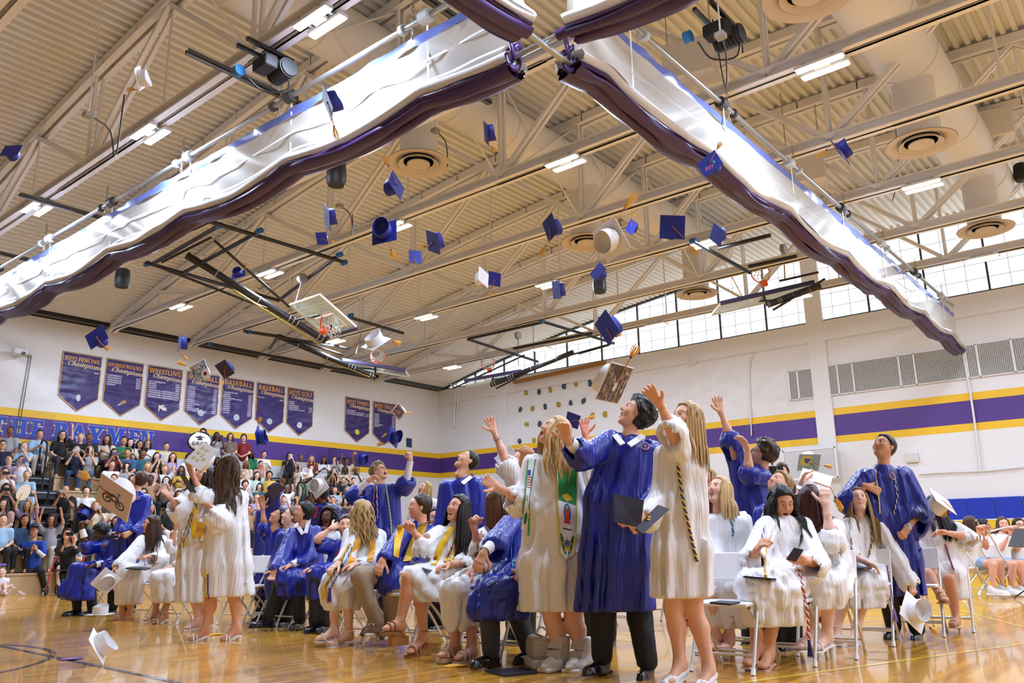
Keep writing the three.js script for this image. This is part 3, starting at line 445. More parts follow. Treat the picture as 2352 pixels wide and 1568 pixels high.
{ // climbing holds bolted to the wall
  const pts = [[1208, 902, 1], [1238, 900, 0], [1263, 894, 1], [1296, 887, 0], [1323, 883, 1], [1355, 880, 0], [1195, 940, 0], [1223, 937, 1], [1252, 934, 0], [1283, 928, 1], [1310, 926, 0], [1340, 920, 0], [1210, 974, 1], [1240, 973, 0], [1194, 1013, 0], [1226, 1010, 1], [1390, 951, 1], [1360, 955, 1], [1375, 985, 0], [1200, 975, 0]];
  pts.slice(0, 18).forEach(([px, py, y], i) => { const p = onX(px, py, XW - 0.02), g = new THREE.IcosahedronGeometry(0.085, 2), a = g.attributes.position; for (let k = 0; k < a.count; k++) { const q = V(a.getX(k), a.getY(k), a.getZ(k)), s = 1 + 0.45 * noise3(q.x * 14 + i * 5, q.y * 14, q.z * 14); a.setXYZ(k, q.x * s * 0.7, q.y * s * (1 + 0.2 * (i % 3)), q.z * s); } g.computeVertexNormals();
    top(mesh('climbing_hold', g.translate(p.x, p.y, p.z), y ? M([0.42, 0.30, 0.02], 0.5) : M([0.03, 0.07, 0.10], 0.5)), `${y ? 'mustard yellow' : 'dark blue grey'} climbing hold, ${['first', 'second', 'third', 'fourth', 'fifth', 'sixth'][i % 6]} in the ${['top', 'middle', 'lowest'][Math.floor(i / 6)]} row`, 'climbing hold', 'climbing holds'); });
}
{ // wood backing board, conduits, projector, wall speaker, heater brackets
  const b0 = onX(1180, 878, XW - 0.15), b1 = onX(1390, 832, XW - 0.15);
  top(mesh('wood_board', beam(b0, b1, 0.14, 0.12), M([0.36, 0.17, 0.03], 0.5)), 'long orange wooden board under the windows by the corner', 'board');
  const pipe = (pts, r, lab) => top(mesh('wall_conduit', tube(pts, r, 24, 8), M([0.78, 0.78, 0.77], 0.45)), lab, 'conduit', 'white wall conduits');
  const w = (px, py) => onX(px, py, XW - 0.06);
  pipe([w(1035, 882), w(1043, 890), w(1043, 980)], 0.05, 'thick white downpipe in the corner of the walls');
  pipe([w(1045, 880), w(1050, 888), w(1050, 960)], 0.03, 'thin white pipe beside the corner downpipe');
  pipe([w(1730, 812), w(1722, 830), w(1726, 1000)], 0.02, 'white conduit running down left of the wall pilaster');
  pipe([w(2210, 800), w(2233, 930), w(2252, 1080)], 0.03, 'white conduit beside the steel mesh grille');
  pipe([w(2110, 1088), w(2180, 1084), w(2256, 1081), w(2352, 1072)], 0.022, 'level white conduit above the blue pads');
  for (const [px, py, lab] of [[2094, 1050, 'small square white speaker on the window wall'], [1590, 828, 'white bracket box below the window sill']]) { const p = w(px, py), o = thing('wall_box', lab, 'wall box', p); mesh('case', new RoundedBoxGeometry(0.1, 0.28, 0.32, 2, 0.02), M([0.76, 0.76, 0.74], 0.5), o); mesh('cover', new RoundedBoxGeometry(0.02, 0.2, 0.24, 2, 0.008).translate(-0.055, 0, 0), M([0.68, 0.68, 0.66], 0.5), o); }
  const hb = onX(1860, 1065, XW - 0.35), hg = thing('side_backboard', 'folded clear practice backboard on a white wall frame', 'backboard', hb);
  mesh('board', boxAB(0, -0.42, -0.75, 0.03, 0.42, 0.75), M([0.85, 0.87, 0.87], 0.1, { transmission: 0.5, thickness: 0 }), hg); mesh('frame', [boxAB(-0.02, 0.4, -0.78, 0.04, 0.45, 0.78), boxAB(-0.02, -0.45, -0.78, 0.04, -0.4, 0.78), boxAB(-0.02, -0.45, -0.8, 0.04, 0.45, -0.75), boxAB(-0.02, -0.45, 0.75, 0.04, 0.45, 0.8), boxAB(0.03, -0.05, -0.5, 0.3, 0, -0.45), boxAB(0.03, -0.05, 0.45, 0.3, 0, 0.5)], M([0.8, 0.8, 0.8], 0.4), hg);
  const pr = onZ(45, 808, ZB + 0.35), po = thing('wall_projector', 'white projector on a wall bracket above the bleachers', 'projector', pr);
  mesh('body', new RoundedBoxGeometry(0.36, 0.16, 0.3, 2, 0.03), M([0.72, 0.74, 0.78], 0.4), po); mesh('lens', new THREE.CylinderGeometry(0.05, 0.05, 0.05, 16).rotateX(Math.PI / 2).translate(0.05, -0.06, 0.16), M([0.02, 0.02, 0.02], 0.2), po); mesh('arm', [boxAB(0.18, -0.02, -0.34, 0.42, 0.03, -0.28), boxAB(0.2, -0.02, -0.3, 0.24, 0.03, 0)], M([0.3, 0.28, 0.22], 0.5), po);
  mesh('cable', [bar(V(0.36, 0, -0.33), V(0.22, -4.0, -0.33), 0.008), bar(V(0.42, 0, -0.33), V(0.30, -4.0, -0.33), 0.008)], M([0.12, 0.11, 0.10], 0.5), po);
}
// ---------------------------------------------------------------- bleachers
const ROWS = 8, RUN = 0.545, RISE = 0.40, BZ = -20.05, SEAT0 = 0.44, BX0 = 2.2, BX1 = 19.6, AISLES = [[8.05, 9.0], [15.9, 16.6]];
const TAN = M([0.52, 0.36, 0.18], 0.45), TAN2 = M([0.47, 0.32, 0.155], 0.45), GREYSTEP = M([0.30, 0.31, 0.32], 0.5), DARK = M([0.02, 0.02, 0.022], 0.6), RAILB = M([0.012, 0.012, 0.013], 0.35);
const seatY = (r) => SEAT0 + RISE * r, rowZ = (r) => BZ - RUN * r;
{
  const b = thing('bleachers', 'tan wooden telescopic bleachers with grey aisle steps, full of spectators', 'bleachers', V(0, 0, 0));
  for (let r = 0; r < ROWS; r++) {
    const z = rowZ(r), y = seatY(r), segs = []; let x = BX0;
    for (const [a, c] of AISLES) { segs.push([x, a]); x = c; } segs.push([x, BX1]);
    for (const [a, c] of segs) for (let u = a; u < c - 0.01; u += 2.4) { const e = Math.min(u + 2.4, c);
      const s = mesh('seat_board', new RoundedBoxGeometry(e - u - 0.006, 0.05, 0.28, 2, 0.012).translate((u + e) / 2, y - 0.025, z - 0.14), r % 2 ? TAN : TAN2, b);
      mesh('riser', boxAB(u + 0.003, r ? y - RISE + 0.02 : 0.0, z - 0.02, e - 0.003, y - 0.05, z - 0.04), r % 2 ? TAN2 : TAN, s);
    }
    mesh('foot_deck', boxAB(BX0, y - 0.06 - 0.38 + 0.36, z - 0.28, BX1, y - 0.04, z - RUN), GREYSTEP, b);
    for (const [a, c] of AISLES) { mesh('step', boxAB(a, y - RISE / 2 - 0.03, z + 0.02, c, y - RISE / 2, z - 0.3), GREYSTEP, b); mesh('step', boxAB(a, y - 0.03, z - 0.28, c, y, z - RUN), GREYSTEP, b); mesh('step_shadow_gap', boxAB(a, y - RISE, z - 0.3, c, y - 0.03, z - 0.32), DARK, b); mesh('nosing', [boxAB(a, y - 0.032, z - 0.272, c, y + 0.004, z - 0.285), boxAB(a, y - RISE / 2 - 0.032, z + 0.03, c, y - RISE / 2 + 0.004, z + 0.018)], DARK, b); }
  }
  mesh('skirt', boxAB(BX0, 0, BZ - 0.06, BX1, SEAT0 - 0.08, BZ - 0.08), TAN2, b);
  mesh('under_frame', boxAB(BX1 - 0.02, 0, BZ - 0.1, BX1, 0.4, ZB), DARK, b);
}
{ // black aisle handrails and the guard rail at the far end
  let k = 0; for (const [a, c] of AISLES) for (const r of [2, 4, 6]) { const x = (a + c) / 2 + (r % 4 ? 0.2 : -0.05), y = seatY(r), z = rowZ(r);
    const o = thing('aisle_rail', `black aisle handrail ${['low', 'midway', 'high'][r / 2 - 1]} on the bleacher steps ${a < 10 ? 'under the letters' : 'toward the guard rail'}`, 'handrail', V(x, y, z), 'black aisle handrails');
    mesh('rail', tube([V(0, 0, 0), V(0, 0.78, 0), V(0, 0.88, -0.08), V(0, 0.95, -0.35), V(0, 0.85, -0.42), V(0, 0.36, -0.42)], 0.028, 30, 8), RAILB, o); mesh('base_plate', box(0.14, 0.06, 0.14, 0, 0.03, 0), RAILB, o); }
  const g = thing('guard_rail', 'black barred guard rail at the high end of the bleachers', 'railing', V(18.6, seatY(7), -24.1)); const bars = [];
  for (let i = 0; i <= 14; i++) bars.push(bar(V(i * 0.1 - 0.1, -0.1, 0.02), V(i * 0.1 - 0.1, i < 4 ? 1.15 : 0.85, 0.02), 0.012));
  for (const q of bars) mesh('baluster', q, RAILB, g); mesh('top_rail', [tube([V(-0.12, 1.05, 0.02), V(0, 1.17, 0.02), V(0.2, 1.17, 0.02)], 0.02), bar(V(0.2, 0.85, 0.02), V(1.32, 0.85, 0.02), 0.02), bar(V(-0.1, 0.1, 0.02), V(1.32, 0.1, 0.02), 0.02)], RAILB, g);
}
// ---------------------------------------------------------------- figure library: smooth distance fields meshed with surface nets
function surfaceNet(fn, lo, hi, cell, slack = 0.03) {
  const nx = Math.ceil((hi[0] - lo[0]) / cell) + 2, ny = Math.ceil((hi[1] - lo[1]) / cell) + 2, nz = Math.ceil((hi[2] - lo[2]) / cell) + 2;
  const F = new Float32Array(nx * ny * nz), B = 4, lim = cell * B * 0.87 * 1.15 + slack;
  for (let bz = 0; bz < nz; bz += B) for (let by = 0; by < ny; by += B) for (let bx = 0; bx < nx; bx += B) {
    const c = fn(lo[0] + (bx + 1.5) * cell, lo[1] + (by + 1.5) * cell, lo[2] + (bz + 1.5) * cell), far = Math.abs(c) > lim;
    const ex = Math.min(bx + B, nx), ey = Math.min(by + B, ny), ez = Math.min(bz + B, nz);
    for (let z = bz; z < ez; z++) for (let y = by; y < ey; y++) for (let x = bx; x < ex; x++) F[x + nx * (y + ny * z)] = far ? c : fn(lo[0] + x * cell, lo[1] + y * cell, lo[2] + z * cell);
  }
  const id = new Int32Array(nx * ny * nz).fill(-1), pos = [], idx = [], sx = 1, sy = nx, sz = nx * ny;
  const co = [0, sx, sy, sx + sy, sz, sx + sz, sy + sz, sx + sy + sz];
  const ed = [[0, 1], [0, 2], [0, 4], [1, 3], [1, 5], [2, 3], [2, 6], [3, 7], [4, 5], [4, 6], [5, 7], [6, 7]];
  for (let z = 0; z < nz - 1; z++) for (let y = 0; y < ny - 1; y++) for (let x = 0; x < nx - 1; x++) {
    const o = x + nx * (y + ny * z); let m = 0; for (let k = 0; k < 8; k++) if (F[o + co[k]] < 0) m |= 1 << k;
    if (m === 0 || m === 255) continue;
    let ax = 0, ay = 0, az = 0, n = 0;
    for (const [a, b] of ed) { const fa = F[o + co[a]], fb = F[o + co[b]]; if ((fa < 0) === (fb < 0)) continue; const t = fa / (fa - fb); ax += (a & 1) + ((b & 1) - (a & 1)) * t; ay += ((a >> 1) & 1) + (((b >> 1) & 1) - ((a >> 1) & 1)) * t; az += (a >> 2) + ((b >> 2) - (a >> 2)) * t; n++; }
    id[o] = pos.length / 3; pos.push(lo[0] + (x + ax / n) * cell, lo[1] + (y + ay / n) * cell, lo[2] + (z + az / n) * cell);
  }
  const quad = (a, b, c, d, flip) => { if (a < 0 || b < 0 || c < 0 || d < 0) return; if (flip) idx.push(a, c, b, a, d, c); else idx.push(a, b, c, a, c, d); };
  for (let z = 1; z < nz - 1; z++) for (let y = 1; y < ny - 1; y++) for (let x = 1; x < nx - 1; x++) {
    const o = x + nx * (y + ny * z), f = F[o] < 0;
    if (f !== F[o + sx] < 0) quad(id[o], id[o - sy], id[o - sy - sz], id[o - sz], f);
    if (f !== F[o + sy] < 0) quad(id[o], id[o - sz], id[o - sx - sz], id[o - sx], f);
    if (f !== F[o + sz] < 0) quad(id[o], id[o - sx], id[o - sx - sy], id[o - sy], f);
  }
  const g = new THREE.BufferGeometry(); g.setAttribute('position', new THREE.Float32BufferAttribute(pos, 3)); g.setIndex(idx.map ? idx : idx);
  // orient: make normals point outward (gradient test on the first triangles)
  g.computeVertexNormals(); let s = 0; const P = g.attributes.position, N = g.attributes.normal;
  for (let k = 0; k < P.count; k += Math.max(1, Math.floor(P.count / 50))) { const e = cell * 0.5, x = P.getX(k), y = P.getY(k), z = P.getZ(k); s += fn(x + N.getX(k) * e, y + N.getY(k) * e, z + N.getZ(k) * e) - fn(x - N.getX(k) * e, y - N.getY(k) * e, z - N.getZ(k) * e); }
  if (s < 0) { for (let k = 0; k < idx.length; k += 3) { const t = idx[k + 1]; idx[k + 1] = idx[k + 2]; idx[k + 2] = t; } g.setIndex(idx); g.computeVertexNormals(); }
  return g;
}
// capsules are flat arrays [ax,ay,az, bx,by,bz, ra,rb]
function cap(a, b, ra, rb = ra) { return [a.x, a.y, a.z, b.x, b.y, b.z, ra, rb]; }
function sdCap(c, x, y, z) { const bx = c[3] - c[0], by = c[4] - c[1], bz = c[5] - c[2], px = x - c[0], py = y - c[1], pz = z - c[2]; let t = (px * bx + py * by + pz * bz) / (bx * bx + by * by + bz * bz + 1e-9); t = t < 0 ? 0 : t > 1 ? 1 : t; const dx = px - bx * t, dy = py - by * t, dz = pz - bz * t; return Math.sqrt(dx * dx + dy * dy + dz * dz) - (c[6] + (c[7] - c[6]) * t); }
function sdEll(x, y, z, cx, cy, cz, rx, ry, rz) { x -= cx; y -= cy; z -= cz; const a = Math.sqrt((x / rx) ** 2 + (y / ry) ** 2 + (z / rz) ** 2), b = Math.sqrt((x / rx / rx) ** 2 + (y / ry / ry) ** 2 + (z / rz / rz) ** 2); return b < 1e-6 ? -Math.min(rx, ry, rz) : a * (a - 1) / b; }
function smin(a, b, k) { const h = Math.max(k - Math.abs(a - b), 0) / k; return Math.min(a, b) - h * h * k * 0.25; }
function smax(a, b, k) { return -smin(-a, -b, k); }
function boundsOf(caps, pad) { const lo = [1e9, 1e9, 1e9], hi = [-1e9, -1e9, -1e9]; for (const c of caps) for (let k = 0; k < 3; k++) { const r = Math.max(c[6], c[7]); lo[k] = Math.min(lo[k], c[k] - r, c[k + 3] - r); hi[k] = Math.max(hi[k], c[k] + r, c[k + 3] + r); } return [lo.map((v) => v - pad), hi.map((v) => v + pad)]; }
function capsField(caps, k) { return (x, y, z) => { let d = 1e9; for (let i = 0; i < caps.length; i++) d = smin(d, sdCap(caps[i], x, y, z), k); return d; }; }

// ---- hand: wrist at 0, fingers along +y, palm toward +z, thumb toward +x
const handCache = new Map();
function handGeo(kind, cell = 0.0042) {
  const key = kind + cell; if (handCache.has(key)) return handCache.get(key);
  const K = { open: [[0.12, 0.1, 0.1], 0.34, 0.5], relax: [[0.35, 0.45, 0.3], 0.12, 0.25], grip: [[1.1, 1.2, 0.7], 0.03, -0.1], pinch: [[0.7, 0.7, 0.4], 0.06, -0.2], point: [[0.2, 0.6, 0.4], 0.15, 0.2] }[kind];
  const caps = [cap(V(0, -0.02, 0), V(0, 0.02, 0), 0.026, 0.027)];
  for (const x of [-0.028, -0.009, 0.010, 0.026]) caps.push(cap(V(x * 0.6, 0.01, 0), V(x, 0.08, 0.002), 0.017, 0.0125));
  const len = [0.060, 0.076, 0.082, 0.073], bx = [-0.031, -0.0105, 0.0105, 0.030];
  for (let f = 0; f < 4; f++) {
    let p = V(bx[f], 0.085, 0), ang = 0; const sp = (f - 1.5) * K[1] * 0.55, seg = [0.46, 0.30, 0.24].map((q) => q * len[f]);
    for (let s = 0; s < 3; s++) { ang += K[0][s] * (kind === 'point' && f === 3 ? 0.3 : 1) * (1 + 0.12 * Math.sin(f * 2.1 + s)); const d = V(Math.sin(sp) * Math.cos(ang), Math.cos(sp) * Math.cos(ang), Math.sin(ang)); const q = p.clone().addScaledVector(d, seg[s]); caps.push(cap(p, q, 0.0102 - s * 0.0012, 0.0092 - s * 0.0012)); p = q; }
  }
  { let p = V(0.026, 0.03, 0.006), a = 0.75 + K[2] * 0.5, b = kind === 'grip' || kind === 'pinch' ? 0.9 : 0.35; const seg = [0.042, 0.032, 0.026]; for (let s = 0; s < 3; s++) { const d = V(Math.sin(a) * Math.cos(b), Math.cos(a) * Math.cos(b), Math.sin(b)); const q = p.clone().addScaledVector(d, seg[s]); caps.push(cap(p, q, s ? 0.0112 : 0.0165, s ? 0.0098 : 0.012)); p = q; a -= 0.22 + (kind === 'grip' ? 0.5 : 0); } }
  const [lo, hi] = boundsOf(caps, 0.012), g = surfaceNet(capsField(caps, 0.012), lo, hi, cell, 0.012);
  handCache.set(key, g); return g;
}
// ---- head: centre of skull at 0, face toward +z, up +y. class per vertex: 0 skin 1 lip 2 eye white 3 iris 4 mouth 5 teeth 6 brow 7 blush 8 beard
const headCache = new Map();
function skullD(x, y, z) {
  let d = sdEll(x, y, z, 0, 0.032, -0.016, 0.075, 0.086, 0.096);
  d = smin(d, sdEll(x, y, z, 0, -0.035, 0.018, 0.059, 0.084, 0.072), 0.05);
  return d;
}
function headField(kind) {
  const op = { closed: 0, smile: 0.35, open: 1, laugh: 0.75 }[kind] || 0, drop = op * 0.016;
  return (x, y, z) => {
    const ax = Math.abs(x);
    let d = skullD(x, y, z);
    d = smin(d, sdCap([0.052, -0.05, -0.005, 0.012, -0.098 - drop, 0.056, 0.018, 0.019], ax, y, z), 0.03);
    d = smin(d, sdEll(ax, y, z, 0.037, -0.028, 0.052, 0.026, 0.026, 0.026), 0.03);
    d = smin(d, sdCap([0.012, 0.026, 0.080, 0.048, 0.024, 0.060, 0.009, 0.008], ax, y, z), 0.018);
    d = smax(d, -sdEll(ax, y, z, 0.031, 0.006, 0.094, 0.019, 0.012, 0.017), 0.014);
    d = smin(d, sdCap([0, 0.020, 0.082, 0, -0.026, 0.104, 0.0075, 0.0115], x, y, z), 0.014);
    d = smin(d, sdEll(ax, y, z, 0.0115, -0.031, 0.090, 0.0085, 0.0075, 0.011), 0.008);
    d = smin(d, sdCap([0, -0.056 + op * 0.002, 0.083, 0.021, -0.059 - op * 0.003 + (kind === 'smile' || kind === 'laugh' ? 0.006 : 0), 0.070, 0.0065, 0.004], ax, y, z), 0.008);
    d = smin(d, sdCap([0, -0.070 - drop * 1.5, 0.080, 0.019, -0.066 - drop * 0.9, 0.069, 0.0075, 0.004], ax, y, z), 0.008);
    if (op > 0) d = smax(d, -sdEll(x, y, z, 0, -0.064 - drop * 0.55, 0.086, 0.020 + 0.005 * (kind === 'smile' || kind === 'laugh' ? 1 : 0), 0.0045 + op * 0.014, 0.026), 0.005);
    d = smin(d, sdEll(ax, y, z, 0.079, -0.004, -0.012, 0.010, 0.031, 0.019), 0.010);
    d = smin(d, sdCap([0, -0.06, -0.025, 0, -0.165, -0.045, 0.052, 0.052], x, y, z), 0.03);
    return d;
  };
}
function headGeo(kind, cell = 0.009, fine = 0.0042) {
  const key = kind + cell + fine; if (headCache.has(key)) return headCache.get(key);
  const f = headField(kind), op = { closed: 0, smile: 0.35, open: 1, laugh: 0.75 }[kind] || 0, drop = op * 0.016, grin = kind === 'smile' || kind === 'laugh', parts = [];
  const keep = (g, test) => { const P = g.attributes.position, I = g.index.array, out = []; for (let k = 0; k < I.length; k += 3) if (test((P.getX(I[k]) + P.getX(I[k + 1]) + P.getX(I[k + 2])) / 3, (P.getY(I[k]) + P.getY(I[k + 1]) + P.getY(I[k + 2])) / 3, (P.getZ(I[k]) + P.getZ(I[k + 1]) + P.getZ(I[k + 2])) / 3)) out.push(I[k], I[k + 1], I[k + 2]); g.setIndex(out); return g; };
  const rough = surfaceNet(f, [-0.105, -0.24, -0.13], [0.105, 0.135, 0.13], cell, 0.012), list = [rough];
  if (fine) { keep(rough, (x, y, z) => !(z > 0.05 && Math.abs(x) < 0.048 && y > -0.098 && y < 0.042)); list.push(keep(surfaceNet(f, [-0.07, -0.13, 0.02], [0.07, 0.06, 0.125], fine, 0.01), (x, y, z) => z > 0.036 && Math.abs(x) < 0.058 && y > -0.112 && y < 0.052)); }
  for (const g of list) { const P = g.attributes.position, cls = new Uint8Array(P.count);
    for (let i = 0; i < P.count; i++) { const x = P.getX(i), y = P.getY(i), z = P.getZ(i), ax = Math.abs(x), lift = grin ? (ax / 0.025) ** 2 * 0.006 : 0, my = y - lift;
      if (z > 0.055 && ax < 0.029 && my < -0.050 && my > -0.080 - drop * 1.6) { const inMouth = op > 0 && ((x / (grin ? 0.025 : 0.021)) ** 2 + ((my + 0.064 + drop * 0.55) / (0.0045 + op * 0.013)) ** 2 < 1); cls[i] = inMouth ? (my > (kind === 'open' ? -0.0585 : -0.0665 - op * 0.006) ? 5 : 4) : ((x / 0.027) ** 2 + ((my + 0.064 + drop * 0.6) / (0.0105 + op * 0.016)) ** 2 < 1 ? 1 : 0); }
      else if (z > 0.045 && ax > 0.013 && ax < 0.047 && Math.abs(y - 0.031 - 0.0035 * Math.sin((ax - 0.012) * 75)) < 0.0027) cls[i] = 6;
      else if (z > 0.03 && ax > 0.02 && ax < 0.055 && y < -0.012 && y > -0.045) cls[i] = 7;
      else if (y < -0.075 - drop && z > 0.0 || (y < -0.05 && ax > 0.04 && z > -0.01) || (z > 0.07 && y < -0.042 && y > -0.056 && ax < 0.028)) cls[i] = 8;
    }
    parts.push({ g, cls }); }
  // eyeballs
  for (const s of [-1, 1]) { const e = new THREE.SphereGeometry(0.0145, 14, 10).rotateX(Math.PI / 2); e.translate(s * 0.031, 0.0055, 0.0715); const Q = e.attributes.position, c = new Uint8Array(Q.count); for (let i = 0; i < Q.count; i++) { const dx = Q.getX(i) - s * 0.031, dy = Q.getY(i) - 0.0065, z = Q.getZ(i); c[i] = Math.hypot(dx, dy) < 0.0062 && z > 0.07 ? 3 : 2; if (dy > 0.0045 || dy < -0.0075) c[i] = 0; } e.deleteAttribute('uv'); parts.push({ g: e, cls: c }); }
  const out = { parts }; headCache.set(key, out); return out;
}
const lin = (h) => new THREE.Color(h);
function skinPalette(tone, hair, o = {}) {
  const s = lin(tone), m = (c, r, g, b) => [c.r * r, c.g * g, c.b * b], h = lin(hair);
  return [[s.r, s.g, s.b], o.lips ? lin(o.lips).toArray() : m(s, 0.86, 0.56, 0.55), [0.72, 0.70, 0.68], o.eyes ? lin(o.eyes).toArray() : [0.05, 0.03, 0.02], [0.09, 0.012, 0.012], [0.78, 0.76, 0.70], [h.r * 0.8 + 0.005, h.g * 0.8 + 0.004, h.b * 0.8 + 0.003], m(s, 1.0, 0.86, 0.84), o.beard ? m(s, 0.5, 0.48, 0.48) : [s.r, s.g, s.b]];
}
// body builder: collects indexed geometry with vertex colours into one mesh
class Flesh {
  constructor() { this.pos = []; this.nor = []; this.col = []; this.idx = []; }
  add(g, mat4, colorOf, flip) {
    const P = g.attributes.position, N = g.attributes.normal, o = this.pos.length / 3, v = new THREE.Vector3(), nm = new THREE.Matrix3().getNormalMatrix(mat4);
    for (let i = 0; i < P.count; i++) { v.fromBufferAttribute(P, i).applyMatrix4(mat4); this.pos.push(v.x, v.y, v.z); v.fromBufferAttribute(N, i).applyMatrix3(nm).normalize(); this.nor.push(v.x, v.y, v.z); const c = colorOf(i); this.col.push(c[0], c[1], c[2]); }
    const I = g.index; const n = I ? I.count : P.count; for (let k = 0; k < n; k += 3) { const a = I ? I.getX(k) : k, b = I ? I.getX(k + 1) : k + 1, c = I ? I.getX(k + 2) : k + 2; if (flip) this.idx.push(o + a, o + c, o + b); else this.idx.push(o + a, o + b, o + c); }
  }
  geo() { const g = new THREE.BufferGeometry(); g.setAttribute('position', new THREE.Float32BufferAttribute(this.pos, 3)); g.setAttribute('normal', new THREE.Float32BufferAttribute(this.nor, 3)); g.setAttribute('color', new THREE.Float32BufferAttribute(this.col, 3)); g.setIndex(this.idx); return g; }
}
const SKINMAT = new THREE.MeshPhysicalMaterial({ vertexColors: true, roughness: 0.52, specularIntensity: 0.6 });
const HAIRMAT = new THREE.MeshPhysicalMaterial({ vertexColors: true, roughness: 0.42, specularIntensity: 0.7 });
function basisAt(p, x, y, z, s = 1) { return new THREE.Matrix4().makeBasis(x.clone().multiplyScalar(s), y.clone().multiplyScalar(s), z.clone().multiplyScalar(s)).setPosition(p); }
// face direction from the photograph: yaw 0 looks at the camera, +90 to the picture's right; pitch up; roll
function headBasis(yaw, pitch, roll) {
  const R = Math.PI / 180, back = camFwd.clone().multiplyScalar(-1), f0 = back.multiplyScalar(Math.cos(yaw * R)).addScaledVector(camRt, Math.sin(yaw * R));
  const side = new THREE.Vector3().crossVectors(UP, f0).normalize(), f = f0.clone().multiplyScalar(Math.cos(pitch * R)).addScaledVector(UP, Math.sin(pitch * R));
  let u = new THREE.Vector3().crossVectors(f, side).normalize(); const s2 = side.clone().multiplyScalar(Math.cos(roll * R)).addScaledVector(u, Math.sin(roll * R)); u = new THREE.Vector3().crossVectors(f, s2).normalize();
  return { x: s2, y: u, z: f };
}
// ---- hair
function strandTubes(list, sides, colA, rndf) {   // list of {pts, r0, r1}
  const pos = [], nor = [], col = [], idx = [];
  for (const { pts, r0, r1, shade, ow } of list) {
    const n = pts.length, base = pos.length / 3; let prevX = null;
    for (let i = 0; i < n; i++) {
      const t = i / (n - 1), d = pts[Math.min(i + 1, n - 1)].clone().sub(pts[Math.max(i - 1, 0)]).normalize();
      let x = prevX ? prevX.clone().addScaledVector(d, -prevX.dot(d)) : new THREE.Vector3().crossVectors(d, ow); x.normalize(); prevX = x; const y = new THREE.Vector3().crossVectors(d, x);
      const r = (r0 + (r1 - r0) * t) * (t > 0.9 ? 1 - (t - 0.9) * 8 : 1) * (i === 0 ? 0.6 : 1);
      for (let k = 0; k < sides; k++) { const a = k / sides * Math.PI * 2, cx = Math.cos(a), sy = Math.sin(a) * 0.38; const v = x.clone().multiplyScalar(cx).addScaledVector(y, sy); pos.push(pts[i].x + v.x * r, pts[i].y + v.y * r, pts[i].z + v.z * r); v.normalize(); nor.push(v.x, v.y, v.z); const c = shade; col.push(colA[0] * c, colA[1] * c, colA[2] * c); }
    }
    for (let i = 0; i < n - 1; i++) for (let k = 0; k < sides; k++) { const a = base + i * sides + k, b = base + i * sides + (k + 1) % sides; idx.push(a, b, a + sides, b, b + sides, a + sides); }
  }
  const g = new THREE.BufferGeometry(); g.setAttribute('position', new THREE.Float32BufferAttribute(pos, 3)); g.setAttribute('normal', new THREE.Float32BufferAttribute(nor, 3)); g.setAttribute('color', new THREE.Float32BufferAttribute(col, 3)); g.setIndex(idx); return g;
}
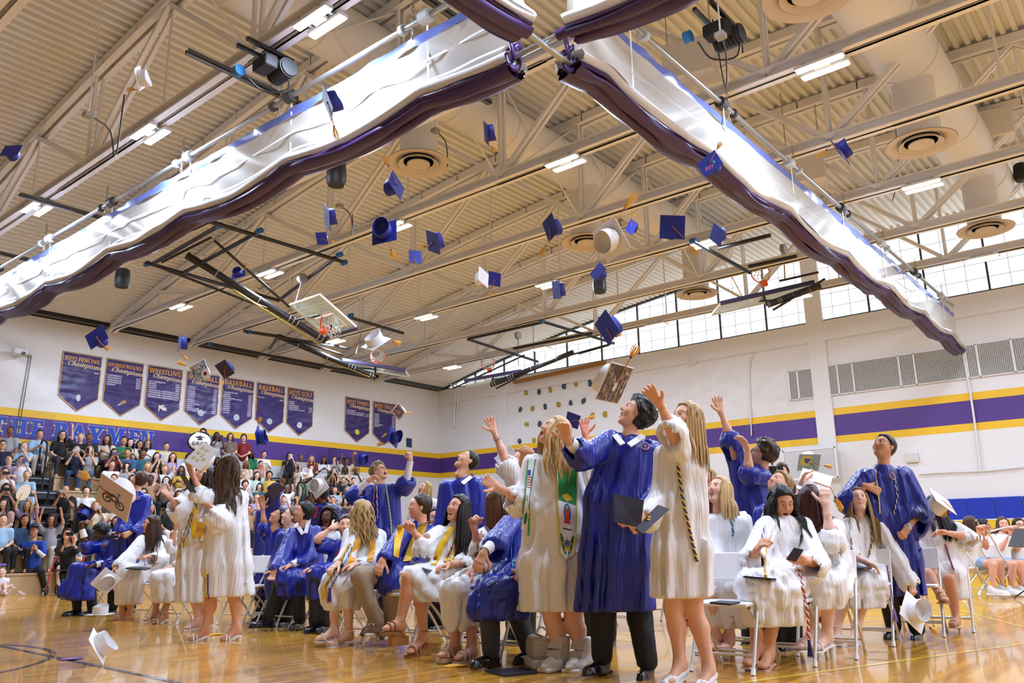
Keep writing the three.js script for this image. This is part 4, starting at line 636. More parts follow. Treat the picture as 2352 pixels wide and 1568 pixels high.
function hairGeo(h, hb, hc, s, collide) {     // h: {kind, color, len, wave, thick}; hb basis, hc centre (local), s head scale
  const c = lin(h.color), col = [c.r, c.g, c.b], M4 = basisAt(hc, hb.x, hb.y, hb.z, s), th = h.thick ?? 0.012, curly = h.kind === 'curly' || h.kind === 'braids', long = h.len > 0.08;
  const capF = (x, y, z) => {
    let d = skullD(x, y * 0.98, z) - th - (y > 0.02 ? (h.top ?? 0.0) : 0) - (curly ? 0.010 + 0.014 * noise3(x * 38 + 9, y * 38, z * 38) : 0.006 * noise3(x * 60, y * 22, z * 22 + 3) + 0.005 * noise3(x * 22 + 5, y * 22, z * 40));
    const ax = Math.abs(x); const line = y > -0.005 ? z - (0.012 + (y + 0.005) * (h.fringe ? 1.5 : 0.66)) + ax * 0.10 : z + 0.008 + (long ? 0 : ax > 0.06 ? -0.004 : 0);
    d = smax(d, line * 0.75, 0.008); d = smax(d, -(y + (long ? 0.12 : h.nape ?? 0.062)), 0.006);
    return d;
  };
  const cg = surfaceNet(capF, [-0.13, -0.14, -0.16], [0.13, 0.17, 0.14], h.cell || 0.0065, 0.02), out = new Flesh();
  const CP = cg.attributes.position; out.add(cg, M4, (i) => { const n = 0.86 + 0.3 * noise3(CP.getX(i) * 90, CP.getY(i) * 12, CP.getZ(i) * 30) ; return [col[0] * n, col[1] * n, col[2] * n]; });
  if (long || h.kind === 'mop') {
    const strands = [], N = h.n || 90, hv = new THREE.Vector3();
    for (let i = 0; i < N; i++) {
      const a = (i + 0.5) / N * Math.PI * 2 * 0.78 - Math.PI * 0.78 - Math.PI / 2 + Math.PI * 0, ang = -Math.PI / 2 + (rnd() - 0.5) * Math.PI * 2 * (h.side ?? 0.74);   // round the back of the head
      const el = rr(-0.35, 0.55), dir = V(Math.cos(ang) * Math.cos(el), Math.sin(el), Math.sin(ang) * Math.cos(el));
      const R = 0.088 + th; let p = V(dir.x * (0.078 + th), 0.03 + dir.y * (0.08 + th), -0.016 + dir.z * (0.094 + th)).applyMatrix4(M4);
      const outw = hb.x.clone().multiplyScalar(dir.x).addScaledVector(hb.z, dir.z).normalize();
      let v = outw.clone().multiplyScalar(0.25).addScaledVector(hb.y, -1).normalize();
      const L = h.len * rr(0.82, 1.05), steps = h.steps || 14, st = L * s / steps, pts = [p.clone()], ph = rnd() * 6.28, wf = h.wave || 0;
      for (let k = 0; k < steps; k++) {
        v.lerp(V(0, -1, 0), 0.22).normalize(); if (h.wind) v.addScaledVector(h.wind, 0.12 * k / steps);
        p = p.clone().addScaledVector(v, st);
        if (wf) p.addScaledVector(outw, Math.sin(k * 1.15 + ph) * wf * 0.5).addScaledVector(camRt, Math.cos(k * 1.15 + ph * 1.7) * wf);
        // keep outside the head and the shoulders
        const q = p.clone().sub(hc); const e = V(q.dot(hb.x) / (0.086 * s), (q.dot(hb.y) - 0.0 * s) / (0.118 * s), (q.dot(hb.z) + 0.01 * s) / (0.108 * s)), el2 = e.length(); if (el2 < 1) { const f = 1 / Math.max(el2, 0.05); p.copy(hc).addScaledVector(hb.x, e.x * f * 0.086 * s).addScaledVector(hb.y, e.y * f * 0.118 * s).addScaledVector(hb.z, (e.z * f * 0.108 - 0.01) * s); }
        if (collide) for (let it = 0; it < 2; it++) { const d = collide(p.x, p.y, p.z) - 0.010; if (d < 0) { const ee = 0.01, gx = collide(p.x + ee, p.y, p.z) - collide(p.x - ee, p.y, p.z), gy = collide(p.x, p.y + ee, p.z) - collide(p.x, p.y - ee, p.z), gz = collide(p.x, p.y, p.z + ee) - collide(p.x, p.y, p.z - ee), gl = Math.hypot(gx, gy, gz) || 1; p.add(V(gx / gl, gy / gl, gz / gl).multiplyScalar(-d)); } }
        pts.push(p.clone());
      }
      strands.push({ pts, ow: outw, r0: rr(0.014, 0.022) * s * (h.fat || 1), r1: rr(0.005, 0.009) * s * (h.fat || 1), shade: rr(0.78, 1.22) });
    }
    out.add(strandTubes(strands, 4, col), new THREE.Matrix4(), (() => { const g = null; return (i) => col; })());
    // recolour strands with their own shade
    const total = out.col.length / 3; let o = total; let cnt = 0; for (const q of strands) cnt += q.pts.length * 4; o = total - cnt; for (const q of strands) for (let i = 0; i < q.pts.length * 4; i++, o++) { const t = Math.floor(i / 4) / q.pts.length, k = q.shade * (h.tip ? 1 + (h.tip - 1) * t : 1); out.col[o * 3] = col[0] * k; out.col[o * 3 + 1] = col[1] * k; out.col[o * 3 + 2] = col[2] * k; }
  }
  return out.geo();
}
// ---- gown: rows of left/right points joined by soft capsules, with pressed-in folds
function gownField(prims, o = {}) {       // prims: {c: capsule, f: fold amplitude, k: fold frequency}
  const ax = prims.map(({ c, ref }) => { c = ref || c; const d = V(c[3] - c[0], c[4] - c[1], c[5] - c[2]).normalize(), u = Math.abs(d.y) > 0.5 ? V(1, 0, 0).addScaledVector(d, -d.x).normalize() : V(0, 1, 0).addScaledVector(d, -d.y).normalize(), w = new THREE.Vector3().crossVectors(d, u); return [d, u, w]; });
  const K = o.k ?? 0.05, ph = o.seed || 0, ds = new Float64Array(prims.length);
  return (x, y, z) => {
    let d = 1e9, mn = 1e9, d1 = 1e9, d2 = 1e9;
    for (let i = 0; i < prims.length; i++) { const pr = prims[i], q = sdCap(pr.c, x, y, z); ds[i] = q; if (q < mn) mn = q; if (!pr.g) d = smin(d, q, K); else if (pr.g === 1) d1 = smin(d1, q, K); else d2 = smin(d2, q, K); }
    if (o.inner1) d1 = Math.max(d1, -sdCap(o.inner1, x, y, z)); if (o.inner2) d2 = Math.max(d2, -sdCap(o.inner2, x, y, z));
    if (d1 < 1e8) d = smin(d, d1, 0.03); if (d2 < 1e8) d = smin(d, d2, 0.03);
    if (Math.abs(d) < 0.07) {
      let sw = 0, sr = 0;
      for (let i = 0; i < prims.length; i++) { const e = ds[i] - mn; if (e > 0.07 || !prims[i].f) continue; const w = (1 - e / 0.07) ** 2, [D, U, W] = ax[i], c = prims[i].ref || prims[i].c, px = x - c[0], py = y - c[1], pz = z - c[2];
        const a = px * D.x + py * D.y + pz * D.z, b = px * U.x + py * U.y + pz * U.z, g = px * W.x + py * W.y + pz * W.z, F = prims[i].k || 11;
        const wob = 0.35 * noise3(a * 3 + ph, b * 4, g * 4);
        const n = noise3(b * F + wob + ph * 3.7, g * F + wob, a * 0.5 + ph), n2 = noise3(b * F * 2.1 + ph, g * F * 2.1, a * 3.4);
        sr += w * prims[i].f * (Math.min(0.75, 3.0 * Math.abs(n) - 0.6) * 1.0 + 0.12 * n2); sw += w; }
      if (sw) d -= sr / sw;
    }
    if (o.cut) for (const [nx, ny, nz, h] of o.cut) d = Math.max(d, nx * x + ny * y + nz * z - h);
    return d;
  };
}
// ---------------------------------------------------------------- one figure from joints read off the photograph; every joint is [px, py, dz] with dz metres farther (+) or nearer (-) than the figure's own distance
const MISS = V(0, 0, 0);
const BLUE_G = new THREE.MeshPhysicalMaterial({ color: new THREE.Color().setRGB(0.006, 0.016, 0.27), roughness: 0.36, specularIntensity: 1, clearcoat: 0.15, clearcoatRoughness: 0.3 });
const WHITE_G = new THREE.MeshPhysicalMaterial({ color: new THREE.Color().setRGB(0.80, 0.79, 0.79), roughness: 0.4, specularIntensity: 0.7 });
const LEATHER = M([0.006, 0.006, 0.007], 0.18, { clearcoat: 0.6 }), TROUSER = M([0.012, 0.012, 0.014], 0.8), SHIRT = M([0.80, 0.80, 0.82], 0.7), FOLDER = M([0.010, 0.010, 0.028], 0.55);
const CLOTHBUMP = (() => { const n = 512, d = new Uint8Array(n * n * 4); for (let y = 0; y < n; y++) for (let x = 0; x < n; x++) { const w = 3 * N2(x / 64, y / 64), a = N2(x / 8 + w, y / 64 + w * 0.3), b = N2(x / 4 + 9, y / 16), c = N2(x / 16 + y / 32, y / 16 - x / 64 + 5), v = 128 + 70 * (Math.abs(a) * 1.6 - 0.6) + 18 * b + 40 * c, i = (y * n + x) * 4; d[i] = d[i + 1] = d[i + 2] = Math.max(0, Math.min(255, v)); d[i + 3] = 255; } const t = new THREE.DataTexture(d, n, n); t.wrapS = t.wrapT = THREE.RepeatWrapping; t.magFilter = THREE.LinearFilter; t.needsUpdate = true; return t; })();
for (const m of [BLUE_G, WHITE_G]) { m.bumpMap = CLOTHBUMP; m.bumpScale = 0.009; }
let figureNo = 0;
// shoes: ankle-centred, toe along +z, sole at y = -0.085
function sweepShoe(kind) {
  const f = {
    dress: (x, y, z) => { let d = sdEll(x, y, z, 0, -0.055, 0.07, 0.046, 0.040, 0.145); d = smin(d, sdEll(x, y, z, 0, -0.03, -0.03, 0.040, 0.055, 0.055), 0.03); d = Math.max(d, -(y + 0.088)); d = smin(d, Math.max(Math.abs(y + 0.082) - 0.010, sdEll(x, y * 0.01, z, 0, 0, 0.065, 0.052, 1, 0.16)), 0.004); return d; },
    sneaker: (x, y, z) => { let d = sdEll(x, y, z, 0, -0.048, 0.065, 0.052, 0.048, 0.145); d = smin(d, sdEll(x, y, z, 0, -0.01, -0.03, 0.048, 0.075, 0.058), 0.04); d = Math.max(d, -(y + 0.088)); d = smin(d, Math.max(Math.abs(y + 0.072) - 0.020, sdEll(x, y * 0.01, z, 0, 0, 0.06, 0.058, 1, 0.165)), 0.006); return d; },
    hightop: (x, y, z) => { let d = sdEll(x, y, z, 0, -0.045, 0.06, 0.056, 0.05, 0.145); d = smin(d, sdCap([0, -0.03, -0.025, 0, 0.10, -0.02, 0.055, 0.068], x, y, z), 0.05); d = Math.max(d, -(y + 0.088)); d = Math.max(d, y - 0.13); d = smin(d, Math.max(Math.abs(y + 0.066) - 0.024, sdEll(x, y * 0.01, z, 0, 0, 0.055, 0.06, 1, 0.165)), 0.006); return d - 0.006 * Math.max(0, noise3(x * 30, y * 40, z * 25)); },
  }[kind];
  return surfaceNet(f, [-0.08, -0.11, -0.13], [0.08, 0.16, 0.25], 0.0125, 0.02);
}
const shoeCache = new Map();
function shoeGeo(kind) { if (!shoeCache.has(kind)) shoeCache.set(kind, sweepShoe(kind)); return shoeCache.get(kind); }
function strapSandal(lift) {      // lift = heel height; returns [sole, straps] in foot frame (ankle at 0, toe +z)
  const sole = [], n = 12, pos = [], Y = (t) => -0.085 + lift * Math.max(0, 1 - t * 1.55) ** 1.5;
  const s = new THREE.Shape(); for (let i = 0; i <= 20; i++) { const a = i / 20 * Math.PI * 2, w = Math.sin(a) * (0.036 + 0.008 * Math.cos(a)), z = 0.07 + Math.cos(a) * 0.128; i ? s.lineTo(w, z) : s.moveTo(w, z); }
  const g = new THREE.ExtrudeGeometry(s, { depth: 0.014, bevelEnabled: false, curveSegments: 4 }); const P = g.attributes.position; for (let i = 0; i < P.count; i++) { const x = P.getX(i), z = P.getY(i), h = P.getZ(i), t = (z + 0.06) / 0.26; P.setXYZ(i, x, Y(t) + h - 0.012, z); } g.computeVertexNormals(); return g;
}
function limbField(list, k) { return capsField(list, k); }
function figure(S) {
  const seed = ++figureNo * 1.37, D = S.d ?? ahead(ground(S.g[0], S.g[1])), base = S.g ? ground(S.g[0], S.g[1]) : at(S.hip[0], S.hip[1], D).setY(S.floor ?? 0);
  if (S.floor !== undefined) base.y = S.floor;
  const J = (a) => at(a[0], a[1], D + (a[2] || 0)).sub(base), root = thing(S.name || 'person', S.label, S.cat || 'person', base, S.group);
  if (!S.legs) { const H2 = S.hip, fx = (dx) => { const q = at(H2[0] + dx, H2[1], D).setY(S.floor ?? 0), w = q.clone().sub(EYE), zc = w.dot(camF); return [1176 + FPX * w.dot(camR) / zc, 784 - FPX * w.dot(camU) / zc]; }; const sp = 130 / D; S.legs = [-1, 1].map((k) => { const f = fx(k * sp), q = [f[0], f[1] - 150 / D]; return { h: [H2[0] + k * sp, H2[1]], k: [(H2[0] + k * sp + q[0]) / 2, (H2[1] + q[1]) / 2], a: q, t: [f[0] - 120 / D, f[1] - 20 / D, -0.1], shoe: 'dress' }; }); S.trousers = S.trousers || TROUSER; }
  const sc = S.size ?? 1, cellK = Math.max(1, D / 6.5), pal = skinPalette(S.skin || '#e0ac8c', S.hair?.color || '#221611', S.face || {});
  const hb = headBasis(...S.look), hs = sc * (S.headScale ?? 1.0), hc = J(S.head);
  const flesh = new Flesh(), skinAt = () => pal[0];
  // skull and face
  if (!S.noHead) { const H = headGeo(S.mouth || 'closed', D > 11.5 ? 0.013 : 0.0105, D > 11.5 ? 0.008 : D > 8.4 ? 0.0055 : 0.004), m4 = basisAt(hc, hb.x, hb.y, hb.z, hs); for (const { g, cls } of H.parts) flesh.add(g, m4, (i) => pal[cls[i]]); }
  // body
  const chest = J(S.chest), caps = [], neck = hc.clone().addScaledVector(hb.y, -0.13 * hs).addScaledVector(hb.z, -0.045 * hs);
  const sh = S.arms.map((a) => J(a.s)), mid = sh[0].clone().add(sh[1] || sh[0]).multiplyScalar(0.5), nb = S.neck ? J(S.neck) : mid.clone().add(V(0, 0.035, 0));
  caps.push(cap(neck, nb, 0.05 * sc, 0.056 * sc)); if (sh[1]) caps.push(cap(sh[0], sh[1], 0.055 * sc)); const tr = S.gown ? 0.72 : 1; caps.push(cap(nb, chest, 0.062 * sc, 0.12 * sc * tr));
  const hips = S.legs ? S.legs.map((l) => J(l.h)) : []; if (hips.length) { const hm = hips[0].clone().add(hips[1] || hips[0]).multiplyScalar(0.5); caps.push(cap(chest, hm, 0.12 * sc * tr, 0.11 * sc * tr)); }
  const arms = S.arms.map((a, i) => ({ a, s: sh[i], e: J(a.e), w: J(a.w) }));
  for (const { s, e, w } of arms) { caps.push(cap(s, e, 0.052 * sc, 0.040 * sc)); const m = e.clone().lerp(w, 0.3); caps.push(cap(e, m, 0.040 * sc, 0.041 * sc), cap(m, w, 0.041 * sc, 0.0265 * sc)); }
  const legs = (S.legs || []).map((l) => ({ l, h: J(l.h), k: J(l.k), a: J(l.a), t: l.t ? J(l.t) : null }));
  for (const { l, h, k, a, t } of legs) { const r = l.r || 1; caps.push(cap(h, k, 0.085 * sc * r, 0.056 * sc * r)); const c = k.clone().lerp(a, 0.32), back = t ? a.clone().sub(t).setY(0).normalize().multiplyScalar(0.018) : V(0, 0, 0); c.add(back); caps.push(cap(k, c, 0.052 * sc * r, 0.057 * sc * r), cap(c, a, 0.057 * sc * r, 0.036 * sc * r)); if (t && !['dress', 'sneaker', 'hightop'].includes(l.shoe)) { const heel = a.clone().add(back.clone().multiplyScalar(1.6)).add(V(0, -0.045, 0)), ball = t.clone().lerp(a, 0.3).setY(t.y + 0.012); caps.push(cap(a, heel, 0.034 * sc, 0.028 * sc), cap(heel, ball, 0.028 * sc, 0.026 * sc), cap(a, ball, 0.034 * sc, 0.024 * sc)); const sd = new THREE.Vector3().crossVectors(t.clone().sub(a).setY(0).normalize(), UP); for (let q = -2; q <= 2; q++) caps.push(cap(ball.clone().addScaledVector(sd, q * 0.013), t.clone().addScaledVector(sd, q * 0.014).add(V(0, 0.008 - Math.abs(q) * 0.001, 0)), 0.012 * sc, 0.009 * sc)); } }
  const [lo, hi] = boundsOf(caps, 0.04), bodyF = capsField(caps, 0.03), bg = surfaceNet(bodyF, lo, hi, 0.022 * cellK, 0.03); flesh.add(bg, new THREE.Matrix4(), skinAt);
  // hands
  arms.forEach(({ a, e, w }, i) => {
    if (a.hand === null) return; const tip = a.t ? J(a.t) : w.clone().addScaledVector(w.clone().sub(e).normalize(), 0.18), y = tip.clone().sub(w).normalize(), pn = (a.palm ? camRt.clone().multiplyScalar(a.palm[0]).addScaledVector(UP, a.palm[1]).addScaledVector(camFwd, -a.palm[2]) : camFwd.clone().multiplyScalar(-1)), z = pn.addScaledVector(y, -pn.dot(y)).normalize(), x = new THREE.Vector3().crossVectors(y, z), mir = a.thumb === -1;
    flesh.add(handGeo(a.hand || 'relax', D > 11.5 ? 0.011 : D > 7.8 ? 0.0085 : 0.0066), basisAt(w, mir ? x.clone().negate() : x, y, z, sc * (a.hs || 1)), skinAt, mir);
  });
  const body = mesh('body', flesh.geo(), SKINMAT, root);
  // garment
  let field = bodyF;
  if (S.gown) {
    const G = S.gown, rows = G.rows.map(([l, r, rad, rb]) => [J(l), J(r), rad, rb ?? rad]), prims = [], gm = G.mat || (G.white ? WHITE_G : BLUE_G), N = rows.length;
    rows.forEach(([l, r, rad], i) => { if (i === N - 1) return; const [l2, r2, rad2] = rows[i + 1], f0 = (G.fold ?? 0.034) * Math.min(1, 0.75 + i * 0.2), kf = G.freq ?? 15; const m = l.clone().lerp(r, 0.5), m2 = l2.clone().lerp(r2, 0.5), ref = cap(m, m2, 1); prims.push({ c: cap(l, l2, rad, rad2), f: f0, k: kf, ref }, { c: cap(r, r2, rad, rad2), f: f0, k: kf, ref }); prims.push({ c: cap(m, m2, rad * 1.05, rad2 * (G.mid ?? 1.05)), f: f0, k: kf, ref }); });
    if (!G.noYoke) prims.push({ c: cap(nb.clone().lerp(chest, 0.12), chest, 0.085, 0.12), f: 0.005, k: 8 });
    const opt = { seed, k: 0.055, cut: [] };
    arms.forEach(({ a, s, e, w }, i) => {
      const t = a.sl ?? 0.85, end = t > 0 ? e.clone().lerp(w, t) : s.clone().lerp(e, 1 + t), r1 = a.sr ?? 0.095; const drop = V(0, -(a.drop ?? 0.035), 0);
      const gi = i + 1, hang = a.hang ?? 0.07, em = e.clone().addScaledVector(drop, 0.4);
      if (t > 0) { prims.push({ c: cap(s, em, 0.082 * sc, r1 * 0.82), f: 0.014, k: 21, g: gi }, { c: cap(em, end.clone().add(drop), r1 * 0.82, r1), f: 0.015, k: 21, g: gi }); if (hang > 0) prims.push({ c: cap(s.clone().lerp(e, 0.55).add(V(0, -hang * 0.6, 0)), end.clone().lerp(e, 0.15).add(V(0, -hang - r1 * 0.35, 0)), 0.05, 0.045), f: 0.016, k: 21, g: gi }); }
      else prims.push({ c: cap(s, end.clone().add(drop), 0.082 * sc, r1), f: 0.015, k: 21, g: gi });
      const a0 = t > 0 ? e : s, ax = end.clone().add(drop).sub(a0.clone().addScaledVector(drop, t > 0 ? 0.5 : 0)).normalize(), E = end.clone().add(drop); opt['inner' + (i + 1)] = cap(E.clone().addScaledVector(ax, -0.10), E.clone().addScaledVector(ax, r1 + 0.02), r1 * 0.5, r1 - 0.017);
    });
    const hemY = G.hemY !== undefined ? G.hemY - base.y : Math.min(rows[N - 1][0].y, rows[N - 1][1].y) - 0.005; if (!G.noCut) opt.cut.push([0, -1, 0, -hemY]);
    (G.cuts || []).forEach(([pp, nn]) => { const q = J(pp), n = camRt.clone().multiplyScalar(nn[0]).addScaledVector(UP, nn[1]).addScaledVector(camFwd, -nn[2]).normalize(); opt.cut.push([n.x, n.y, n.z, n.dot(q)]); });
    field = gownField(prims, opt); const [gl, gh] = boundsOf(prims.map((q) => q.c), 0.06);
    const gg = surfaceNet(field, gl, gh, 0.0148 * cellK, 0.05), GP = gg.attributes.position, uvs = new Float32Array(GP.count * 2), ctr = chest; for (let i = 0; i < GP.count; i++) { uvs[i * 2] = (GP.getX(i) * camRt.x + GP.getZ(i) * camRt.z) * 0.7 + 0.45; uvs[i * 2 + 1] = GP.getY(i) * 0.26 + 0.1; } gg.setAttribute('uv', new THREE.BufferAttribute(uvs, 2)); mesh('gown', gg, gm, root);
    // zip placket down the front
  }
  if (S.shirt) { const sl = S.shirt.sleeve ?? 0.55, sp = [{ c: cap(sh[0], sh[1], 0.078 * sc), f: 0.004, k: 14 }, { c: cap(mid, chest, 0.10 * sc, 0.15 * sc), f: 0.006, k: 14 }]; const hm = hips.length ? hips[0].clone().add(hips[1]).multiplyScalar(0.5) : chest; sp.push({ c: cap(chest, hm, 0.15 * sc, 0.145 * sc), f: 0.012, k: 14 }); arms.forEach(({ s: a0, e, w }) => { if (sl <= 1) sp.push({ c: cap(a0, a0.clone().lerp(e, sl), 0.074 * sc, 0.068 * sc), f: 0.007, k: 18 }); else sp.push({ c: cap(a0, e, 0.072 * sc, 0.058 * sc), f: 0.008, k: 18 }, { c: cap(e, e.clone().lerp(w, sl - 1), 0.058 * sc, 0.045 * sc), f: 0.006, k: 18 }); }); field = gownField(sp, { seed, k: 0.04 }); const [gl, gh] = boundsOf(sp.map((q) => q.c), 0.04); mesh('shirt', surfaceNet(field, gl, gh, 0.018 * cellK, 0.04), S.shirt.mat, root); }
  if (S.shorts) { const tc = []; legs.forEach(({ h, k }) => tc.push({ c: cap(h, h.clone().lerp(k, S.shorts.len ?? 0.35), 0.11 * sc, 0.098 * sc), f: 0.006, k: 14 })); tc.push({ c: cap(legs[0].h, legs[1].h, 0.115 * sc), f: 0.004 }); const [tl, th] = boundsOf(tc.map((q) => q.c), 0.03); mesh('shorts', surfaceNet(gownField(tc, { seed, k: 0.03 }), tl, th, 0.018 * cellK, 0.03), S.shorts.mat, root); }
  const toField = (px, py) => { const dir = rayDir(px, py), h = dir.dot(camFwd); dir.divideScalar(h); const o = EYE.clone().sub(base); let t = D - 1.3; for (let k = 0; k < 90; k++) { const p = o.clone().addScaledVector(dir, t), d = field(p.x, p.y, p.z); if (d < 0.002) break; t += Math.min(Math.max(d * 0.7, 0.004), 0.12); if (t > D + 1.2) return at(px, py, D).sub(base); } return o.addScaledVector(dir, t); };
  const lay = (pts, off = 0.008) => { const out = []; for (let i = 0; i < pts.length - 1; i++) { const n = Math.max(2, Math.ceil(Math.hypot(pts[i + 1][0] - pts[i][0], pts[i + 1][1] - pts[i][1]) / 14)); for (let k = 0; k < n; k++) out.push([pts[i][0] + (pts[i + 1][0] - pts[i][0]) * k / n, pts[i][1] + (pts[i + 1][1] - pts[i][1]) * k / n]); } out.push(pts[pts.length - 1]); return out.map(([x, y]) => { const p = toField(x, y); return p.addScaledVector(camFwd, -off).add(V(0, off * 0.3, 0)); }); };
  // shirt collar
  if (S.collar) { const dn = nb.clone().add(base).sub(EYE).dot(camFwd); for (const [a, b] of S.collar) { const A = at(a[0], a[1], dn - 0.07).sub(base), B = at(b[0], b[1], dn - 0.15).sub(base); mesh('shirt_collar', beam(A, B, 0.042, 0.01, camFwd.clone().add(V(0, -0.5, 0))), S.collarMat || SHIRT, root); } }
  (S.cuffs || []).forEach((i) => { const { e, w } = arms[i], a = e.clone().lerp(w, S.cuffT ?? 0.55), b = e.clone().lerp(w, 0.97); mesh('shirt_sleeve', new THREE.CylinderGeometry(0.040, 0.05, a.distanceTo(b), 14, 3, true).applyQuaternion(new THREE.Quaternion().setFromUnitVectors(UP, b.clone().sub(a).normalize())).translate((a.x + b.x) / 2, (a.y + b.y) / 2, (a.z + b.z) / 2), M([0.80, 0.80, 0.82], 0.7, { side: THREE.DoubleSide }), root); });
  // trousers and shoes
  if (S.trousers) { const tc = []; legs.forEach(({ h, k, a }) => { tc.push(cap(h, k, 0.105, 0.082), cap(k, a.clone().add(V(0, 0.015, 0)), 0.082, 0.068)); }); const [tl, th] = boundsOf(tc, 0.03), tf = gownField(tc.map((c) => ({ c, f: 0.008, k: 12 })), { seed, k: 0.02 }); mesh('trousers', surfaceNet(tf, tl, th, 0.022 * cellK, 0.03), S.trousers, root); }
  legs.forEach(({ l, a, t }) => {
    if (!l.shoe || !t) return; const z = t.clone().sub(a).setY(0).normalize(), y = l.tilt ? t.clone().sub(a).normalize() : null; let yy = UP.clone(), zz = z; if (l.tilt) { zz = t.clone().sub(a).add(V(0, 0.08, 0)).normalize(); const x0 = new THREE.Vector3().crossVectors(UP, zz).normalize(); yy = new THREE.Vector3().crossVectors(zz, x0); } const x = new THREE.Vector3().crossVectors(yy, zz).normalize();
    if (['dress', 'sneaker', 'hightop'].includes(l.shoe)) { const m = mesh('shoe', shoeGeo(l.shoe).clone().applyMatrix4(basisAt(a, x, yy, zz, sc)), l.shoeMat || LEATHER, root); if (l.shoe !== 'dress') { const m4 = basisAt(a, x, yy, zz, sc); mesh('sole', new RoundedBoxGeometry(0.112, 0.03, 0.31, 3, 0.014).translate(0, -0.078, 0.055).applyMatrix4(m4), M([0.78, 0.76, 0.72], 0.6), m); for (let q = 0; q < 3; q++) mesh('lace', new THREE.TorusGeometry(0.026, 0.005, 5, 10, Math.PI).rotateX(-0.6).translate(0, 0.0 - q * 0.014, 0.06 + q * 0.028).applyMatrix4(m4), M([0.8, 0.78, 0.75], 0.7), m); if (l.shoe === 'hightop') for (const [hy, hz] of [[0.075, 0.05], [0.02, 0.075]]) mesh('hook_strap', new RoundedBoxGeometry(0.115, 0.05, 0.012, 2, 0.005).rotateX(-0.5).translate(0, hy, hz).applyMatrix4(m4), l.shoeMat, m); }
      else { const m4 = basisAt(a, x, yy, zz, sc); mesh('heel_block', box(0.075, 0.022, 0.07, 0, -0.089, -0.035).applyMatrix4(m4), M([0.01, 0.01, 0.01], 0.5), m); for (let q = 0; q < 4; q++) mesh('lace', bar(V(-0.016, 0.0 - q * 0.009, 0.035 + q * 0.018).applyMatrix4(m4), V(0.016, 0.0 - q * 0.009, 0.035 + q * 0.018).applyMatrix4(m4), 0.0035, 0.0035, 5), M([0.02, 0.02, 0.02], 0.6), m); } return; }
    // sandals and pumps: sole follows the arched foot, thin or block heel, straps over toes and ankle
    const shm = l.shoeMat || M([0.80, 0.77, 0.70], 0.4), back = z.clone().multiplyScalar(-1), lift = Math.max(0.01, a.y - 0.085 - (t.y - 0.02)), toe = t.clone().addScaledVector(z, 0.02), heel = a.clone().addScaledVector(back, 0.035).add(V(0, -0.085, 0)), ball = t.clone().lerp(a, 0.32); ball.y = t.y - 0.012; const sx = new THREE.Vector3().crossVectors(UP, z).normalize();
    const prof = [[toe.clone().setY(t.y - 0.014), 0.030], [t.clone().setY(t.y - 0.015), 0.042], [ball, 0.043], [ball.clone().lerp(heel, 0.5).add(V(0, 0.004, 0)), 0.032], [heel, 0.033], [heel.clone().addScaledVector(back, 0.012), 0.02]];
    const pos = [], idx = [], th = l.shoe === 'wedge' ? 0.03 : 0.012; prof.forEach(([p, w]) => { for (const [s1, dy] of [[-1, 0], [1, 0], [1, -th], [-1, -th]]) { const q = p.clone().addScaledVector(sx, s1 * w); pos.push(q.x, q.y + dy, q.z); } }); for (let i = 0; i < prof.length - 1; i++) for (let k = 0; k < 4; k++) { const A = i * 4 + k, B = i * 4 + (k + 1) % 4; idx.push(A, B, A + 4, B, B + 4, A + 4); } idx.push(0, 2, 1, 0, 3, 2); const e0 = (prof.length - 1) * 4; idx.push(e0, e0 + 1, e0 + 2, e0, e0 + 2, e0 + 3);
    const sg = new THREE.BufferGeometry(); sg.setAttribute('position', new THREE.Float32BufferAttribute(pos, 3)); sg.setIndex(idx); const sg2 = sg.toNonIndexed(); sg2.computeVertexNormals(); const shoe = mesh('shoe', sg2, shm.clone(), root); shoe.material.side = THREE.DoubleSide;
    const floorY = l.floor ?? (Math.min(t.y - 0.03, heel.y - 0.012)); const fy = (l.off ? heel.y - l.off : -base.y + (S.floor ?? 0));
    if (l.shoe === 'wedge') mesh('wedge', [beam(heel.clone().add(V(0, -0.015, 0)), heel.clone().setY(Math.min(heel.y - 0.06, fy + 0.004)), 0.06, 0.075, z), beam(ball.clone().lerp(heel, 0.45).add(V(0, -0.02, 0)), ball.clone().lerp(heel, 0.5).setY(Math.min(ball.y - 0.03, fy + 0.004)), 0.062, 0.11, z)], l.wedgeMat || M([0.42, 0.20, 0.05], 0.7), shoe);
    else if (heel.y - 0.012 - fy > 0.012) mesh('heel', bar(heel.clone().add(V(0, -0.006, 0)), heel.clone().setY(fy).addScaledVector(back, l.shoe === 'block' ? 0.0 : 0.012), l.shoe === 'block' ? 0.026 : 0.013, l.shoe === 'block' ? 0.022 : 0.006, 10), shm, shoe);
    const arch = (p, w, h, r = 0.006) => tube([p.clone().addScaledVector(sx, -w), p.clone().addScaledVector(sx, -w * 0.7).add(V(0, h * 0.75, 0)), p.clone().add(V(0, h, 0)), p.clone().addScaledVector(sx, w * 0.7).add(V(0, h * 0.75, 0)), p.clone().addScaledVector(sx, w)], r, 12, 5).scale(1, 1, 1);
